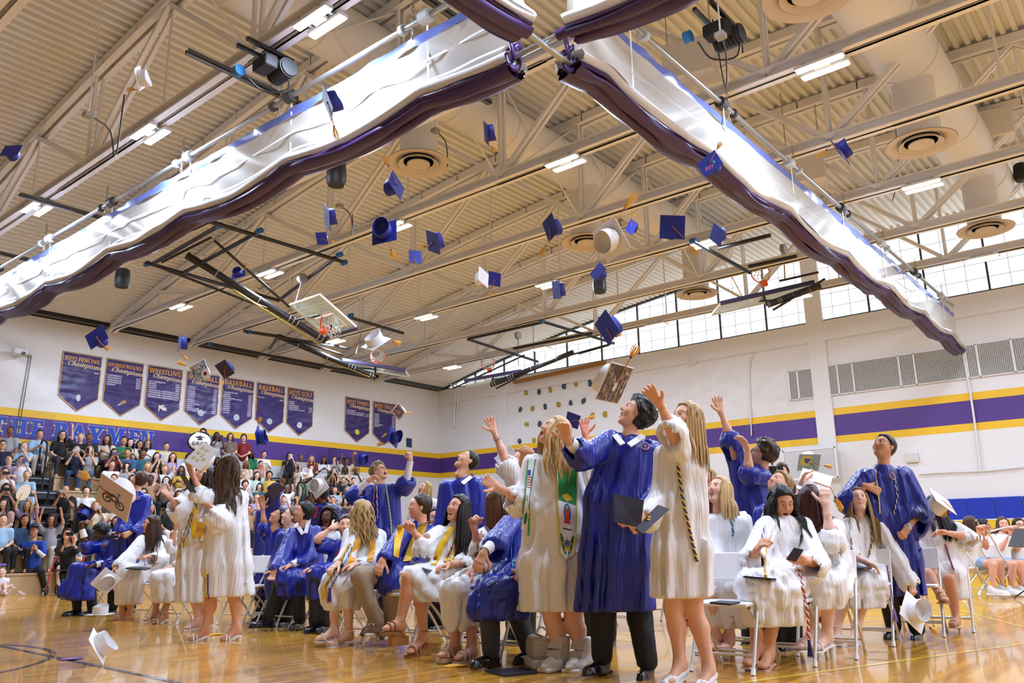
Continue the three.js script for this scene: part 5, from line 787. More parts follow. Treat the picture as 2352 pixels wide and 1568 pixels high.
    if (l.shoe === 'pump') { const pf = (x2, y2, z2) => { const c = sdCap(cap(ball.clone().add(V(0, 0.02, 0)), toe.clone().setY(t.y + 0.002), 0.040, 0.020), x2, y2, z2), e = sdCap(cap(ball.clone().add(V(0, 0.012, 0)), heel.clone().add(V(0, 0.03, 0)), 0.036, 0.036), x2, y2, z2); let d = smin(c, e, 0.02); const tt = (x2 - heel.x) * z.x + (z2 - heel.z) * z.z; const lim = heel.y + 0.05 + (ball.y + 0.005 - heel.y) * Math.min(1, tt / 0.17); d = Math.max(d, y2 - lim); return d; }; const [pl, ph2] = boundsOf([cap(toe, heel, 0.07), cap(ball, heel.clone().add(V(0, 0.06, 0)), 0.06)], 0.02); mesh('upper', surfaceNet(pf, pl, ph2, 0.007, 0.02), shm, shoe); }
    else { for (const q of (l.shoe === 'wedge' ? [0.25, 0.55] : [0.28])) mesh('toe_strap', arch(t.clone().lerp(a, q).setY(t.y - 0.008), 0.040, 0.046 + q * 0.03, l.shoe === 'wedge' ? 0.013 : l.strap || 0.009), shm, shoe); if (!l.mule) mesh('ankle_strap', new THREE.TorusGeometry(0.040, l.strap ? l.strap * 0.7 : 0.006, 6, 20).rotateX(Math.PI / 2).translate(a.x, a.y + 0.012, a.z), shm, shoe); if (l.mule) mesh('cross_strap', arch(t.clone().lerp(a, 0.5).setY(t.y - 0.004), 0.036, 0.06, 0.008), shm, shoe); }
  });
  // hair
  if (S.hair && S.hair.kind !== 'none') { const shoulders = capsField(caps.slice(0, 3).map((c) => { const q = c.slice(); q[6] += 0.03; q[7] += 0.035; return q; }), 0.03), coll = S.gown ? (x, y, z) => Math.min(field(x, y, z), shoulders(x, y, z)) : shoulders; mesh('hair', hairGeo({ cell: 0.0085 * cellK, ...S.hair, n: Math.round((S.hair.n || 90) * 1.35 / Math.sqrt(cellK)), steps: 11 }, hb, hc, hs, coll), HAIRMAT, root); }
  if (S.glasses) { const m4 = basisAt(hc, hb.x, hb.y, hb.z, hs), gs = []; for (const s of [-1, 1]) { gs.push(new THREE.TorusGeometry(0.022, 0.0022, 6, 24).scale(1, 0.82, 1).translate(s * 0.031, 0.004, 0.098)); gs.push(bar(V(s * 0.053, 0.008, 0.095), V(s * 0.082, 0.006, -0.005), 0.0022, 0.0022, 5)); } gs.push(bar(V(-0.01, 0.008, 0.102), V(0.01, 0.008, 0.102), 0.002, 0.002, 5)); mesh('eyeglasses', merge(gs).applyMatrix4(m4), M([0.02, 0.016, 0.012], 0.3), root); }
  // cords, stoles, medals laid on the cloth
  (S.cords || []).forEach((c) => { const pts = lay(c.p, 0.010), n = pts.length * 4, cv = new THREE.CatmullRomCurve3(pts), r = c.r || 0.006; const twist = (ph, mat, nm) => { const q = []; for (let i = 0; i <= n; i++) { const t = i / n, p = cv.getPoint(t), a = i * 1.1 + ph; q.push(p.clone().addScaledVector(camRt, Math.cos(a) * r * 0.75).addScaledVector(camFwd, Math.sin(a) * r * 0.75)); } const f = []; mesh(nm, new THREE.TubeGeometry(new THREE.CatmullRomCurve3(q), n, r * 0.72, 5), mat, root); }; twist(0, c.a, 'honor_cord'); twist(Math.PI, c.b || c.a, 'honor_cord'); if (c.tassel) { const e = pts[pts.length - 1], L = c.tassel; const fr = [new THREE.CylinderGeometry(0.011, 0.011, 0.03, 8).translate(e.x, e.y - 0.01, e.z)]; for (let k = 0; k < 14; k++) { const a2 = k / 14 * 6.28; fr.push(bar(e.clone().add(V(Math.cos(a2) * 0.008, -0.02, Math.sin(a2) * 0.008)), e.clone().add(V(Math.cos(a2) * rr(0.012, 0.024), -L * rr(0.85, 1.05), Math.sin(a2) * 0.018)), 0.003, 0.003, 4)); } mesh('cord_tassel', fr, c.tm || c.a, root); } });
  (S.stoles || []).forEach((c) => { const A = lay(c.l, 0.012), n = 30, ca = new THREE.CatmullRomCurve3(A), cb = new THREE.CatmullRomCurve3(lay(c.r, 0.012)), pos = [], uv = [], idx = []; for (let i = 0; i <= n; i++) { const a = ca.getPoint(i / n), b = cb.getPoint(i / n); for (let k = 0; k <= 4; k++) { const p = a.clone().lerp(b, k / 4); const fd = field(p.x, p.y, p.z); if (fd < 0.01) p.addScaledVector(camFwd, -(0.012 - fd)); pos.push(p.x, p.y, p.z); uv.push(k / 4, 1 - i / n); } } for (let i = 0; i < n; i++) for (let k = 0; k < 4; k++) { const q = i * 5 + k; idx.push(q, q + 5, q + 1, q + 1, q + 5, q + 6); } const g = new THREE.BufferGeometry(); g.setAttribute('position', new THREE.Float32BufferAttribute(pos, 3)); g.setAttribute('uv', new THREE.Float32BufferAttribute(uv, 2)); g.setIndex(idx); g.computeVertexNormals(); const m = mesh(c.name || 'stole', g, c.mat, root); if (c.trim) { mesh('stole_trim', [tube(A, 0.006, 40, 5), tube(lay(c.r, 0.012), 0.006, 40, 5)], c.trim, m); } if (c.label) m.userData.label = c.label; });
  (S.badges || []).forEach(([px, py, r = 0.032]) => { let p0 = toField(px, py); for (let k = 0; k < 12 && field(p0.x, p0.y, p0.z) > 0.02; k++) { py += 3; p0 = toField(px, py); } const p = p0.addScaledVector(camFwd, -0.004), q = new THREE.Quaternion().setFromUnitVectors(V(0, 1, 0), camFwd.clone().multiplyScalar(-1).add(V(0, 0.45, 0)).normalize()); const b = mesh('emblem', new THREE.CylinderGeometry(r, r, 0.004, 24).applyQuaternion(q).translate(p.x, p.y, p.z), M([0.55, 0.42, 0.55], 0.5), root); const pf = p.clone().addScaledVector(camFwd, -0.003).add(V(0, 0.0015, 0)); mesh('emblem_field', new THREE.CylinderGeometry(r * 0.78, r * 0.78, 0.004, 24).applyQuaternion(q).translate(pf.x, pf.y, pf.z), M([0.10, 0.03, 0.20], 0.5), b); const pg = pf.clone().addScaledVector(camFwd, -0.003); mesh('emblem_mark', new THREE.ConeGeometry(r * 0.45, r * 0.9, 3).scale(1, 1, 0.15).translate(pg.x, pg.y, pg.z), M([0.75, 0.5, 0.12], 0.5), b); });
  if (S.watch !== undefined) { const { e, w } = arms[S.watch], d = w.clone().sub(e).normalize(), p = w.clone().addScaledVector(d, -0.015); mesh('watch', [new THREE.TorusGeometry(0.031, 0.008, 8, 22).applyQuaternion(new THREE.Quaternion().setFromUnitVectors(V(0, 0, 1), d)).translate(p.x, p.y, p.z), new THREE.CylinderGeometry(0.019, 0.019, 0.012, 18).applyQuaternion(new THREE.Quaternion().setFromUnitVectors(UP, camFwd.clone().negate())).translate(p.x - camFwd.x * 0.034, p.y, p.z - camFwd.z * 0.034)], S.watchMat || M([0.55, 0.55, 0.56], 0.25, { metalness: 0.8 }), root); }
  (S.bracelets || []).forEach(([i, t, m]) => { const { e, w } = arms[i], d = w.clone().sub(e).normalize(), p = e.clone().lerp(w, t); mesh('bracelet', new THREE.TorusGeometry(0.033 + (1 - t) * 0.02, 0.003, 6, 22).applyQuaternion(new THREE.Quaternion().setFromUnitVectors(V(0, 0, 1), d)).translate(p.x, p.y, p.z), m || M([0.75, 0.55, 0.2], 0.3, { metalness: 0.8 }), root); });
  root.userData._f = null; delete root.userData._f;
  return { root, base, D, J, toField, lay, arms, hb, hc };
}
// ---------------------------------------------------------------- graduates
const GOLD = M([0.80, 0.47, 0.02], 0.45), NAVY = M([0.012, 0.018, 0.09], 0.5), CREAMT = M([0.75, 0.66, 0.45], 0.5), PURPLET = M([0.10, 0.03, 0.22], 0.5), SKYT = M([0.20, 0.50, 0.70], 0.5), REDT = M([0.50, 0.02, 0.04], 0.5), ORANGET = M([0.80, 0.28, 0.03], 0.5), GREENT = M([0.05, 0.35, 0.08], 0.5), WHITET = M([0.80, 0.80, 0.80], 0.5);
const GOLDSTOLE = new THREE.MeshPhysicalMaterial({ color: new THREE.Color().setRGB(0.82, 0.50, 0.012), roughness: 0.42, side: THREE.DoubleSide });
const stoleTex = (draw, w = 128, h = 640) => new THREE.MeshPhysicalMaterial({ map: canvasTex(w, h, draw), roughness: 0.5, side: THREE.DoubleSide });
const FLAGSTOLE = stoleTex((g, w, h) => {
  g.fillStyle = '#e9e4ea'; g.fillRect(0, 0, w, h); g.fillStyle = '#1f8a3a'; g.fillRect(0, 0, w, h * 0.36); g.fillStyle = '#e6b81c'; g.beginPath(); g.moveTo(w / 2, h * 0.26); g.lineTo(w * 0.8, h * 0.305); g.lineTo(w / 2, h * 0.345); g.lineTo(w * 0.2, h * 0.305); g.fill();
  g.fillStyle = '#2f6fb0'; g.beginPath(); g.ellipse(w / 2, h * 0.47, 26, 66, 0, 0, 7); g.fill(); g.fillStyle = '#d8452a'; g.beginPath(); g.ellipse(w / 2, h * 0.49, 15, 50, 0, 0, 7); g.fill(); g.fillStyle = '#e8b04a'; g.beginPath(); g.arc(w / 2, h * 0.405, 9, 0, 7); g.fill(); g.fillStyle = '#d0245a'; g.fillRect(w / 2 - 24, h * 0.55, 48, 16);
  g.fillStyle = '#2b2b33'; g.fillRect(w * 0.25, h * 0.625, w * 0.5, 9); g.fillStyle = '#2f7a3f'; for (const s of [-1, 1]) { g.beginPath(); g.ellipse(w / 2 + s * 32, h * 0.8, 14, 76, s * 0.25, 0, 7); g.fill(); } g.fillStyle = '#e2b43a'; g.beginPath(); for (let i = 0; i < 10; i++) { const a = i * Math.PI / 5 - Math.PI / 2, r = i % 2 ? 22 : 48; g.lineTo(w / 2 + Math.cos(a) * r, h * 0.8 + Math.sin(a) * r * 1.3); } g.fill(); g.fillStyle = '#2a62b0'; g.beginPath(); g.arc(w / 2, h * 0.78, 22, 0, 7); g.fill(); g.fillStyle = '#e8e8f0'; for (let i = 0; i < 5; i++) { g.beginPath(); g.arc(w / 2 + 12 * Math.cos(i * 1.26), h * 0.78 + 12 * Math.sin(i * 1.26), 3, 0, 7); g.fill(); }
});
const FLAGSTOLE2 = stoleTex((g, w, h) => { g.fillStyle = '#e9e4ea'; g.fillRect(0, 0, w, h); g.fillStyle = '#b03a3a'; for (let i = 0; i < 5; i++) g.fillRect(8, 150 + i * 22, w - 16, 10); g.fillStyle = '#2a5ba8'; g.fillRect(10, 90, w * 0.5, 50); g.fillStyle = '#3a3a3a'; g.font = 'bold 60px serif'; g.fillText('20', 20, 360); g.fillStyle = '#2f7a3f'; g.beginPath(); g.ellipse(w / 2, 520, 30, 60, 0.3, 0, 7); g.fill(); });
const YG = M([0.62, 0.55, 0.12], 0.5);

figure({ label: 'shouting person in white gown with flag stole and beige high top sneakers', g: [1300, 1537], skin: '#e8b498', head: [1274, 990], look: [-72, 32, 0], mouth: 'open', hair: { kind: 'long', color: '#c9a468', len: 0.42, wave: 0.010, n: 110 }, neck: [1264, 1060], chest: [1266, 1110],
  arms: [{ s: [1226, 1068], e: [1200, 1146, -0.1], w: [1144, 1119, -0.2], t: [1113, 1100, -0.25], hand: 'relax', palm: [-0.2, 0.3, 1], thumb: -1, sl: 0.3, sr: 0.10 }, { s: [1310, 1084], e: [1343, 1160, 0.05], w: [1330, 1228, -0.05], t: [1322, 1262, -0.08], hand: 'relax', sl: 0.85, sr: 0.07 }],
  legs: [{ h: [1250, 1290], k: [1268, 1420], a: [1285, 1505], t: [1250, 1534, -0.15], shoe: 'hightop', shoeMat: M([0.62, 0.56, 0.50], 0.8), r: 1.1 }, { h: [1295, 1290], k: [1318, 1420], a: [1336, 1507], t: [1303, 1540, -0.18], shoe: 'hightop', shoeMat: M([0.62, 0.56, 0.50], 0.8), r: 1.1 }],
  gown: { white: true, rows: [[[1232, 1072], [1302, 1086], 0.075], [[1242, 1180], [1292, 1184], 0.115], [[1232, 1300], [1302, 1300], 0.135], [[1232, 1436], [1308, 1440], 0.135]], hemY: 0.40 },
  stoles: [{ l: [[1213, 1058], [1206, 1143], [1196, 1215]], r: [[1230, 1056], [1216, 1143], [1213, 1231]], mat: FLAGSTOLE2, trim: GREENT }, { l: [[1280, 1066], [1281, 1161], [1286, 1270], [1300, 1285]], r: [[1326, 1084], [1324, 1187], [1319, 1272], [1306, 1285]], mat: FLAGSTOLE, trim: YG, label: 'stole with green field, robed figure and crest' }] });

figure({ label: 'laughing person in blue gown with messy black curls, one arm thrown out', g: [1410, 1548], skin: '#e0a98a', head: [1458, 950], look: [-78, 36, 0], mouth: 'laugh', hair: { kind: 'curly', color: '#120e0d', len: 0.05, thick: 0.022, top: 0.012, nape: 0.09 }, neck: [1452, 1012], chest: [1440, 1075],
  arms: [{ s: [1398, 1014], e: [1340, 1046, -0.15], w: [1306, 1012, -0.3], t: [1288, 955, -0.36], hand: 'relax', palm: [-0.4, 0, 1], thumb: -1, sl: 0.42, sr: 0.10, drop: 0.01 }, { s: [1492, 1036], e: [1490, 1130, 0], w: [1455, 1182, -0.22], t: [1420, 1212, -0.3], hand: 'grip', palm: [-0.3, 0.4, -1], sl: 0.55, sr: 0.09 }], cuffs: [0],
  legs: [{ h: [1405, 1290], k: [1385, 1400], a: [1382, 1512], t: [1330, 1546, -0.2], shoe: 'dress' }, { h: [1455, 1290], k: [1470, 1420], a: [1486, 1524, -0.1], t: [1470, 1566, -0.3], shoe: 'dress' }], trousers: TROUSER,
  gown: { rows: [[[1408, 1020], [1482, 1044], 0.082], [[1386, 1150], [1450, 1156], 0.118], [[1380, 1280], [1450, 1290], 0.135], [[1368, 1398], [1452, 1410], 0.14]], hemY: 0.41 },
  collar: [[[1412, 998], [1430, 1020]], [[1478, 1000], [1445, 1022]]], badges: [[1482, 1024]] });

figure({ label: 'standing person in white gown and white pumps, one hand flung up', g: [1585, 1572], skin: '#e4ae92', head: [1577, 962], look: [-58, 14, 0], hair: { kind: 'long', color: '#b08d58', len: 0.36, n: 100 }, neck: [1578, 1018], chest: [1572, 1075],
  arms: [{ s: [1562, 1034, -0.1], e: [1544, 986, -0.15], w: [1517, 930, -0.22], t: [1490, 892, -0.26], hand: 'open', palm: [-0.7, 0.3, 0.6], sl: 0.04, sr: 0.105, drop: 0.02 }, { s: [1530, 1046], e: [1520, 1140, 0.02], w: [1474, 1184, -0.18], t: [1452, 1218, -0.24], hand: 'grip', palm: [0.2, 0.3, -1], sl: 0.75, sr: 0.08 }], bracelets: [[0, 0.9]],
  legs: [{ h: [1550, 1270], k: [1545, 1400], a: [1562, 1520], t: [1530, 1568, -0.12], shoe: 'pump', shoeMat: M([0.82, 0.82, 0.80], 0.35) }, { h: [1592, 1270], k: [1594, 1400], a: [1628, 1530], t: [1602, 1580, -0.12], shoe: 'pump', shoeMat: M([0.82, 0.82, 0.80], 0.35) }],
  gown: { white: true, rows: [[[1538, 1046], [1596, 1046], 0.08], [[1548, 1160], [1588, 1165], 0.105], [[1546, 1270], [1592, 1270], 0.12], [[1540, 1378], [1594, 1366], 0.125]], hemY: 0.52 },
  cords: [{ p: [[1556, 1066], [1560, 1100], [1568, 1150], [1584, 1220], [1600, 1290]], a: NAVY, b: GOLD, r: 0.008 }] });
// seated gown: shoulders, hips, knees, hem
const seat = (a, b, h1, h2, k1, k2, e1, e2, r = [0.078, 0.12, 0.105, 0.085]) => [[a, b, r[0]], [h1, h2, r[1]], [k1, k2, r[2]], [e1, e2, r[3]]];
const WHITE_S = M([0.82, 0.81, 0.79], 0.4), TAN_S = M([0.62, 0.47, 0.33], 0.55), BROWN_S = M([0.33, 0.14, 0.035], 0.5), NUDE_S = M([0.62, 0.42, 0.30], 0.5);

// --- left end of the front row
figure({ label: 'seated person in blue gown with dark braided hair, head bowed, holding up a blue cap', g: [195, 1413], skin: '#5a3826', head: [232, 1222, 0.35], look: [-55, -35, 0], hair: { kind: 'braids', color: '#14100e', len: 0.03, thick: 0.016 }, chest: [245, 1265, 0.4], neck: [240, 1244, 0.4],
  arms: [{ s: [222, 1255, 0.3], e: [200, 1258, 0.15], w: [188, 1214, 0.1], t: [181, 1186, 0.08], hand: 'grip', palm: [0.4, 0.3, -1], sl: 0.25, sr: 0.09 }, { s: [268, 1256, 0.4], e: [255, 1290, 0.2], w: [218, 1297, 0], t: [200, 1301, -0.05], hand: 'relax', palm: [0, -1, 0.2], sl: 0.6, sr: 0.08 }], cuffs: [0, 1],
  legs: [{ h: [232, 1310, 0.35], k: [176, 1312, 0], a: [176, 1398, 0.05], t: [150, 1411, -0.1], shoe: 'dress' }, { h: [255, 1310, 0.45], k: [206, 1312, 0.05], a: [211, 1399, 0.05], t: [190, 1414, -0.1], shoe: 'dress' }], trousers: TROUSER,
  gown: { rows: seat([230, 1260, 0.4], [262, 1260, 0.45], [232, 1308, 0.4], [255, 1310, 0.45], [176, 1312, 0], [206, 1314, 0.05], [150, 1362, -0.1], [205, 1380, -0.05]), hemY: 0.2 } });
figure({ label: 'standing person in blue gown behind flying decorated cap, hand at waist with black folder', d: 12.4, hip: [290, 1300], floor: 0, skin: '#e2b294', head: [320, 1101], look: [-105, 22, 0], hair: { kind: 'short', color: '#4a3322', len: 0.05, thick: 0.02, nape: 0.1 }, chest: [312, 1175], neck: [314, 1132],
  arms: [{ s: [292, 1148], e: [285, 1195, -0.1], w: [278, 1222, -0.2], t: [268, 1232, -0.25], sl: 0.8 }, { s: [334, 1148], e: [330, 1198, -0.05], w: [300, 1222, -0.25], t: [276, 1233, -0.35], hand: 'grip', palm: [-0.3, 0.2, -1], sl: 0.72, sr: 0.085 }],
  legs: [{ h: [270, 1280], k: [262, 1340], a: [258, 1398], t: [246, 1408, -0.1], shoe: 'dress' }, { h: [300, 1280], k: [300, 1340], a: [300, 1398], t: [288, 1408, -0.1], shoe: 'dress' }], trousers: TROUSER,
  gown: { rows: [[[300, 1150], [328, 1150], 0.085], [[282, 1220], [316, 1220], 0.12], [[258, 1300], [302, 1300], 0.13], [[248, 1352], [298, 1355], 0.14]] }, badges: [[317, 1143]] });
figure({ label: 'smiling seated person in white gown with long straight brown hair, dangling a white cap', g: [272, 1424], skin: '#d9a07e', head: [347, 1204, 0.4], look: [-62, 4, 0], mouth: 'smile', hair: { kind: 'long', color: '#3f2a1c', len: 0.42, n: 90 }, chest: [350, 1262, 0.45], neck: [348, 1236, 0.42],
  arms: [{ s: [327, 1243, 0.35], e: [292, 1284, 0.1], w: [267, 1303, -0.05], t: [252, 1318, -0.1], hand: 'grip', palm: [0, -1, 0.3], sl: 0.55, sr: 0.105 }, { s: [368, 1240, 0.5], e: [376, 1282, 0.35], w: [340, 1278, 0.1], t: [314, 1279, 0.0], hand: 'relax', palm: [0, -1, 0.3], sl: 0.6, sr: 0.1 }],
  legs: [{ h: [342, 1316, 0.35], k: [278, 1324, 0], a: [280, 1408, 0.1], t: [262, 1424, -0.05], shoe: 'block', shoeMat: NUDE_S }, { h: [370, 1316, 0.45], k: [306, 1324, 0.05], a: [298, 1408, 0.1], t: [280, 1427, -0.02], shoe: 'block', shoeMat: NUDE_S }],
  gown: { white: true, rows: seat([334, 1250, 0.42], [362, 1248, 0.45], [340, 1310, 0.4], [372, 1312, 0.45], [282, 1322, 0], [316, 1322, 0.05], [276, 1380, 0], [312, 1382, 0.05]), hemY: 0.19 },
  cords: [{ p: [[336, 1248], [330, 1275], [334, 1300]], a: SKYT, b: REDT }, { p: [[362, 1245], [362, 1275], [352, 1300]], a: NAVY, b: GOLD }] });
figure({ label: 'seated person in white gown mostly hidden behind standing pair, braceleted arm raised', g: [350, 1432], skin: '#cf9670', head: [432, 1180, 0.55], look: [-60, 10, 0], hair: { kind: 'long', color: '#2c1c14', len: 0.3, n: 60 }, chest: [420, 1262, 0.5], neck: [428, 1214, 0.5],
  arms: [{ s: [400, 1250, 0.45], e: [394, 1248, 0.3], w: [404, 1212, 0.3], t: [411, 1182, 0.3], hand: 'relax', sl: 0.1, sr: 0.09 }, { s: [440, 1250, 0.5], e: [425, 1290, 0.3], w: [388, 1304, 0.1], t: [366, 1308, 0.0], hand: 'relax', palm: [0, -1, 0.2], sl: 0.5 }], bracelets: [[0, 0.75, M([0.7, 0.7, 0.72], 0.3, { metalness: 0.8 })]],
  legs: [{ h: [420, 1322, 0.35], k: [362, 1334, 0], a: [356, 1406, 0.12], t: [330, 1424, -0.05], shoe: 'block', shoeMat: WHITE_S }, { h: [445, 1322, 0.4], k: [388, 1334, 0.05], a: [379, 1408, 0.1], t: [350, 1432, -0.05], shoe: 'block', shoeMat: WHITE_S }],
  gown: { white: true, rows: seat([406, 1256, 0.5], [436, 1254, 0.5], [415, 1312, 0.42], [445, 1314, 0.45], [368, 1330, 0], [398, 1332, 0.05], [368, 1372, 0], [402, 1376, 0.05]), hemY: 0.24 } });
figure({ label: 'standing person in white gown with glasses and dark curls, leaning back laughing beside taller friend', g: [440, 1445], skin: '#e6b39a', head: [467, 1093], look: [-28, 32, -18], mouth: 'laugh', glasses: true, hair: { kind: 'long', color: '#2a1c15', len: 0.40, wave: 0.016, n: 90, wind: V(-0.3, 0, -0.3) }, chest: [455, 1180], neck: [458, 1132],
  arms: [{ s: [432, 1140], e: [412, 1166, -0.12], w: [392, 1142, -0.22], t: [372, 1122, -0.28], hand: 'open', palm: [0.2, 0.6, 0.5], sl: 0.25, sr: 0.12, hang: 0.12 }, { s: [476, 1142], e: [478, 1190, 0], w: [466, 1232, -0.1], t: [462, 1258, -0.12], sl: 0.9 }],
  legs: [{ h: [440, 1300], k: [445, 1370], a: [456, 1424], t: [424, 1443, -0.12], shoe: 'block', shoeMat: WHITE_S }, { h: [468, 1300], k: [468, 1370], a: [482, 1420, 0.1], t: [470, 1440, 0], shoe: 'block', shoeMat: WHITE_S }],
  gown: { white: true, rows: [[[436, 1146], [470, 1146], 0.085], [[438, 1230], [466, 1232], 0.115], [[436, 1300], [468, 1302], 0.125], [[434, 1376], [470, 1382], 0.13]] },
  stoles: [{ l: [[452, 1132], [446, 1180], [440, 1225], [443, 1238]], r: [[464, 1134], [458, 1180], [452, 1222], [446, 1238]], mat: GOLDSTOLE }],
  cords: [{ p: [[444, 1170], [436, 1215], [428, 1235]], a: NAVY, b: GOLD, tassel: 0.1, tm: GOLD }, { p: [[440, 1180], [424, 1225], [412, 1260]], a: GOLD, b: NAVY, tassel: 0.12, tm: GOLD }] });
figure({ label: 'person in white gown seen from behind, long wavy brown hair, lifting a cap', g: [500, 1470], skin: '#dda283', head: [522, 1070], look: [-118, 14, 0], hair: { kind: 'long', color: '#4a3626', len: 0.56, wave: 0.012, n: 170, tip: 1.35 }, chest: [520, 1190], neck: [520, 1118],
  arms: [{ s: [482, 1142, -0.05], e: [462, 1136, -0.2], w: [443, 1092, -0.25], t: [431, 1060, -0.28], hand: 'open', palm: [0.5, 0.3, -0.8], sl: 0.05, sr: 0.11, hang: 0.16 }, { s: [552, 1144, 0.05], e: [508, 1192, -0.2], w: [466, 1146, -0.25], t: [444, 1124, -0.27], hand: 'grip', palm: [0.3, 0, -1], sl: 0.35, sr: 0.11, hang: 0.12 }],
  legs: [{ h: [500, 1300], k: [484, 1370], a: [470, 1440], t: [432, 1469, -0.08], shoe: 'block', shoeMat: WHITE_S, mule: true }, { h: [540, 1300], k: [536, 1370], a: [543, 1438], t: [508, 1470, -0.08], shoe: 'block', shoeMat: WHITE_S, mule: true }],
  gown: { white: true, rows: [[[498, 1142], [544, 1146], 0.09], [[500, 1225], [536, 1225], 0.13], [[500, 1300], [542, 1300], 0.145], [[502, 1368], [546, 1364], 0.15]] },
  stoles: [{ l: [[454, 1198], [450, 1222], [456, 1240]], r: [[474, 1200], [470, 1226], [460, 1240]], mat: GOLDSTOLE }],
  cords: [{ p: [[470, 1310], [468, 1350], [472, 1392]], a: GOLD, tassel: 0.1, tm: GOLD, r: 0.008 }, { p: [[478, 1320], [478, 1360], [482, 1388]], a: NAVY, b: PURPLET, tassel: 0.1, tm: NAVY }] });

// --- blue gowned group behind the two empty chairs
figure({ label: 'seated person in blue gown looking up, one arm raised from a black sleeve', d: 10.9, hip: [640, 1330], floor: 0, skin: '#c98f6c', head: [640, 1188], look: [-60, 38, 0], hair: { kind: 'curly', color: '#221712', len: 0.05, thick: 0.018 }, chest: [640, 1260], neck: [642, 1220],
  arms: [{ s: [616, 1234], e: [606, 1208, -0.1], w: [603, 1164, -0.15], t: [599, 1136, -0.16], hand: 'relax', palm: [0.3, 0, 1], sl: 0.02, sr: 0.075 }, { s: [668, 1236], e: [672, 1280], w: [650, 1310, -0.2], sl: 0.8 }],
  legs: [{ h: [632, 1330], k: [598, 1330, -0.3], a: [600, 1412, -0.3], t: [585, 1424, -0.4], shoe: 'dress' }, { h: [652, 1330], k: [620, 1330, -0.3], a: [626, 1412, -0.3], t: [612, 1424, -0.4], shoe: 'dress' }], trousers: TROUSER,
  gown: { rows: seat([622, 1240], [662, 1240], [628, 1318], [656, 1318], [598, 1326, -0.3], [622, 1328, -0.3], [594, 1368, -0.32], [622, 1370, -0.32]) } });
figure({ label: 'pale seated person in blue gown, profile half hidden behind dark haired neighbour', d: 10.3, hip: [690, 1330], floor: 0, skin: '#ecc3ac', head: [668, 1186], look: [-70, 22, 0], hair: { kind: 'short', color: '#7a5a3c', len: 0.05 }, chest: [672, 1256], neck: [672, 1222],
  arms: [{ s: [650, 1236], e: [640, 1280], w: [640, 1310, -0.2], sl: 0.85 }, { s: [700, 1236], e: [708, 1280], w: [690, 1310, -0.2], sl: 0.85 }],
  legs: [{ h: [662, 1330], k: [630, 1330, -0.3], a: [632, 1420, -0.3], t: [614, 1432, -0.4], shoe: 'dress' }, { h: [690, 1330], k: [660, 1330, -0.3], a: [660, 1420, -0.3], t: [644, 1432, -0.4], shoe: 'dress' }], trousers: TROUSER,
  gown: { rows: seat([658, 1240], [692, 1240], [660, 1318], [690, 1318], [632, 1326, -0.3], [658, 1328, -0.3], [632, 1372, -0.32], [660, 1376, -0.32]) } });
figure({ label: 'seated dark haired person in blue gown with white collar and wristwatch, gazing up', g: [680, 1446], skin: '#d8a180', head: [697, 1177, 0.35], look: [-72, 14, 0], hair: { kind: 'short', color: '#120e0d', len: 0.05, thick: 0.018, nape: 0.085 }, chest: [700, 1250, 0.4], neck: [702, 1212, 0.38],
  arms: [{ s: [672, 1226, 0.35], e: [652, 1276, 0.15], w: [634, 1308, -0.05], t: [624, 1328, -0.1], hand: 'relax', sl: 0.8 }, { s: [726, 1222, 0.45], e: [716, 1278, 0.25], w: [668, 1298, 0], t: [638, 1306, -0.08], hand: 'relax', palm: [0, -1, 0.3], sl: 0.62, sr: 0.085 }], cuffs: [1], cuffT: 0.5, watch: 1,
  legs: [{ h: [690, 1318, 0.35], k: [648, 1330, 0], a: [616, 1420, 0.0], t: [584, 1434, -0.1], shoe: 'dress' }, { h: [722, 1318, 0.45], k: [684, 1340, 0], a: [688, 1424, 0.0], t: [672, 1448, -0.15], shoe: 'dress' }], trousers: TROUSER,
  gown: { rows: seat([680, 1234, 0.38], [718, 1230, 0.42], [688, 1308, 0.35], [722, 1310, 0.42], [652, 1326, 0], [690, 1332, 0.05], [656, 1362, 0.0], [694, 1368, 0.02], [0.08, 0.12, 0.105, 0.1]) },
  collar: [[[708, 1196], [702, 1224]], [[684, 1208], [696, 1226]]] });
figure({ label: 'seated mustached person wearing a blue cap and gown, hand behind the ear', d: 9.5, hip: [780, 1330], floor: 0, skin: '#e3b193', head: [794, 1207], look: [8, 4, 0], mouth: 'smile', hair: { kind: 'short', color: '#3a2417', len: 0.04 }, face: { beard: true }, chest: [790, 1280], neck: [794, 1242],
  arms: [{ s: [766, 1256], e: [728, 1238, -0.15], w: [762, 1212, -0.1], t: [780, 1204, -0.03], hand: 'relax', palm: [0.2, 0, -1], sl: -0.3, sr: 0.085 }, { s: [818, 1258], e: [790, 1296, -0.15], w: [724, 1304, -0.3], t: [700, 1308, -0.35], hand: 'relax', palm: [0, -1, 0.2], sl: 0.35, sr: 0.085 }],
  legs: [{ h: [772, 1330], k: [728, 1330, -0.35], a: [724, 1430, -0.35], t: [712, 1444, -0.45], shoe: 'dress' }, { h: [800, 1330], k: [752, 1334, -0.35], a: [748, 1430, -0.35], t: [738, 1444, -0.45], shoe: 'dress' }], trousers: TROUSER,
  gown: { rows: seat([776, 1262], [810, 1262], [772, 1318, 0.05], [802, 1318, 0.05], [730, 1324, -0.3], [756, 1326, -0.3], [728, 1372, -0.32], [752, 1376, -0.32]) }, cords: [{ p: [[778, 1262], [770, 1290]], a: REDT }] });
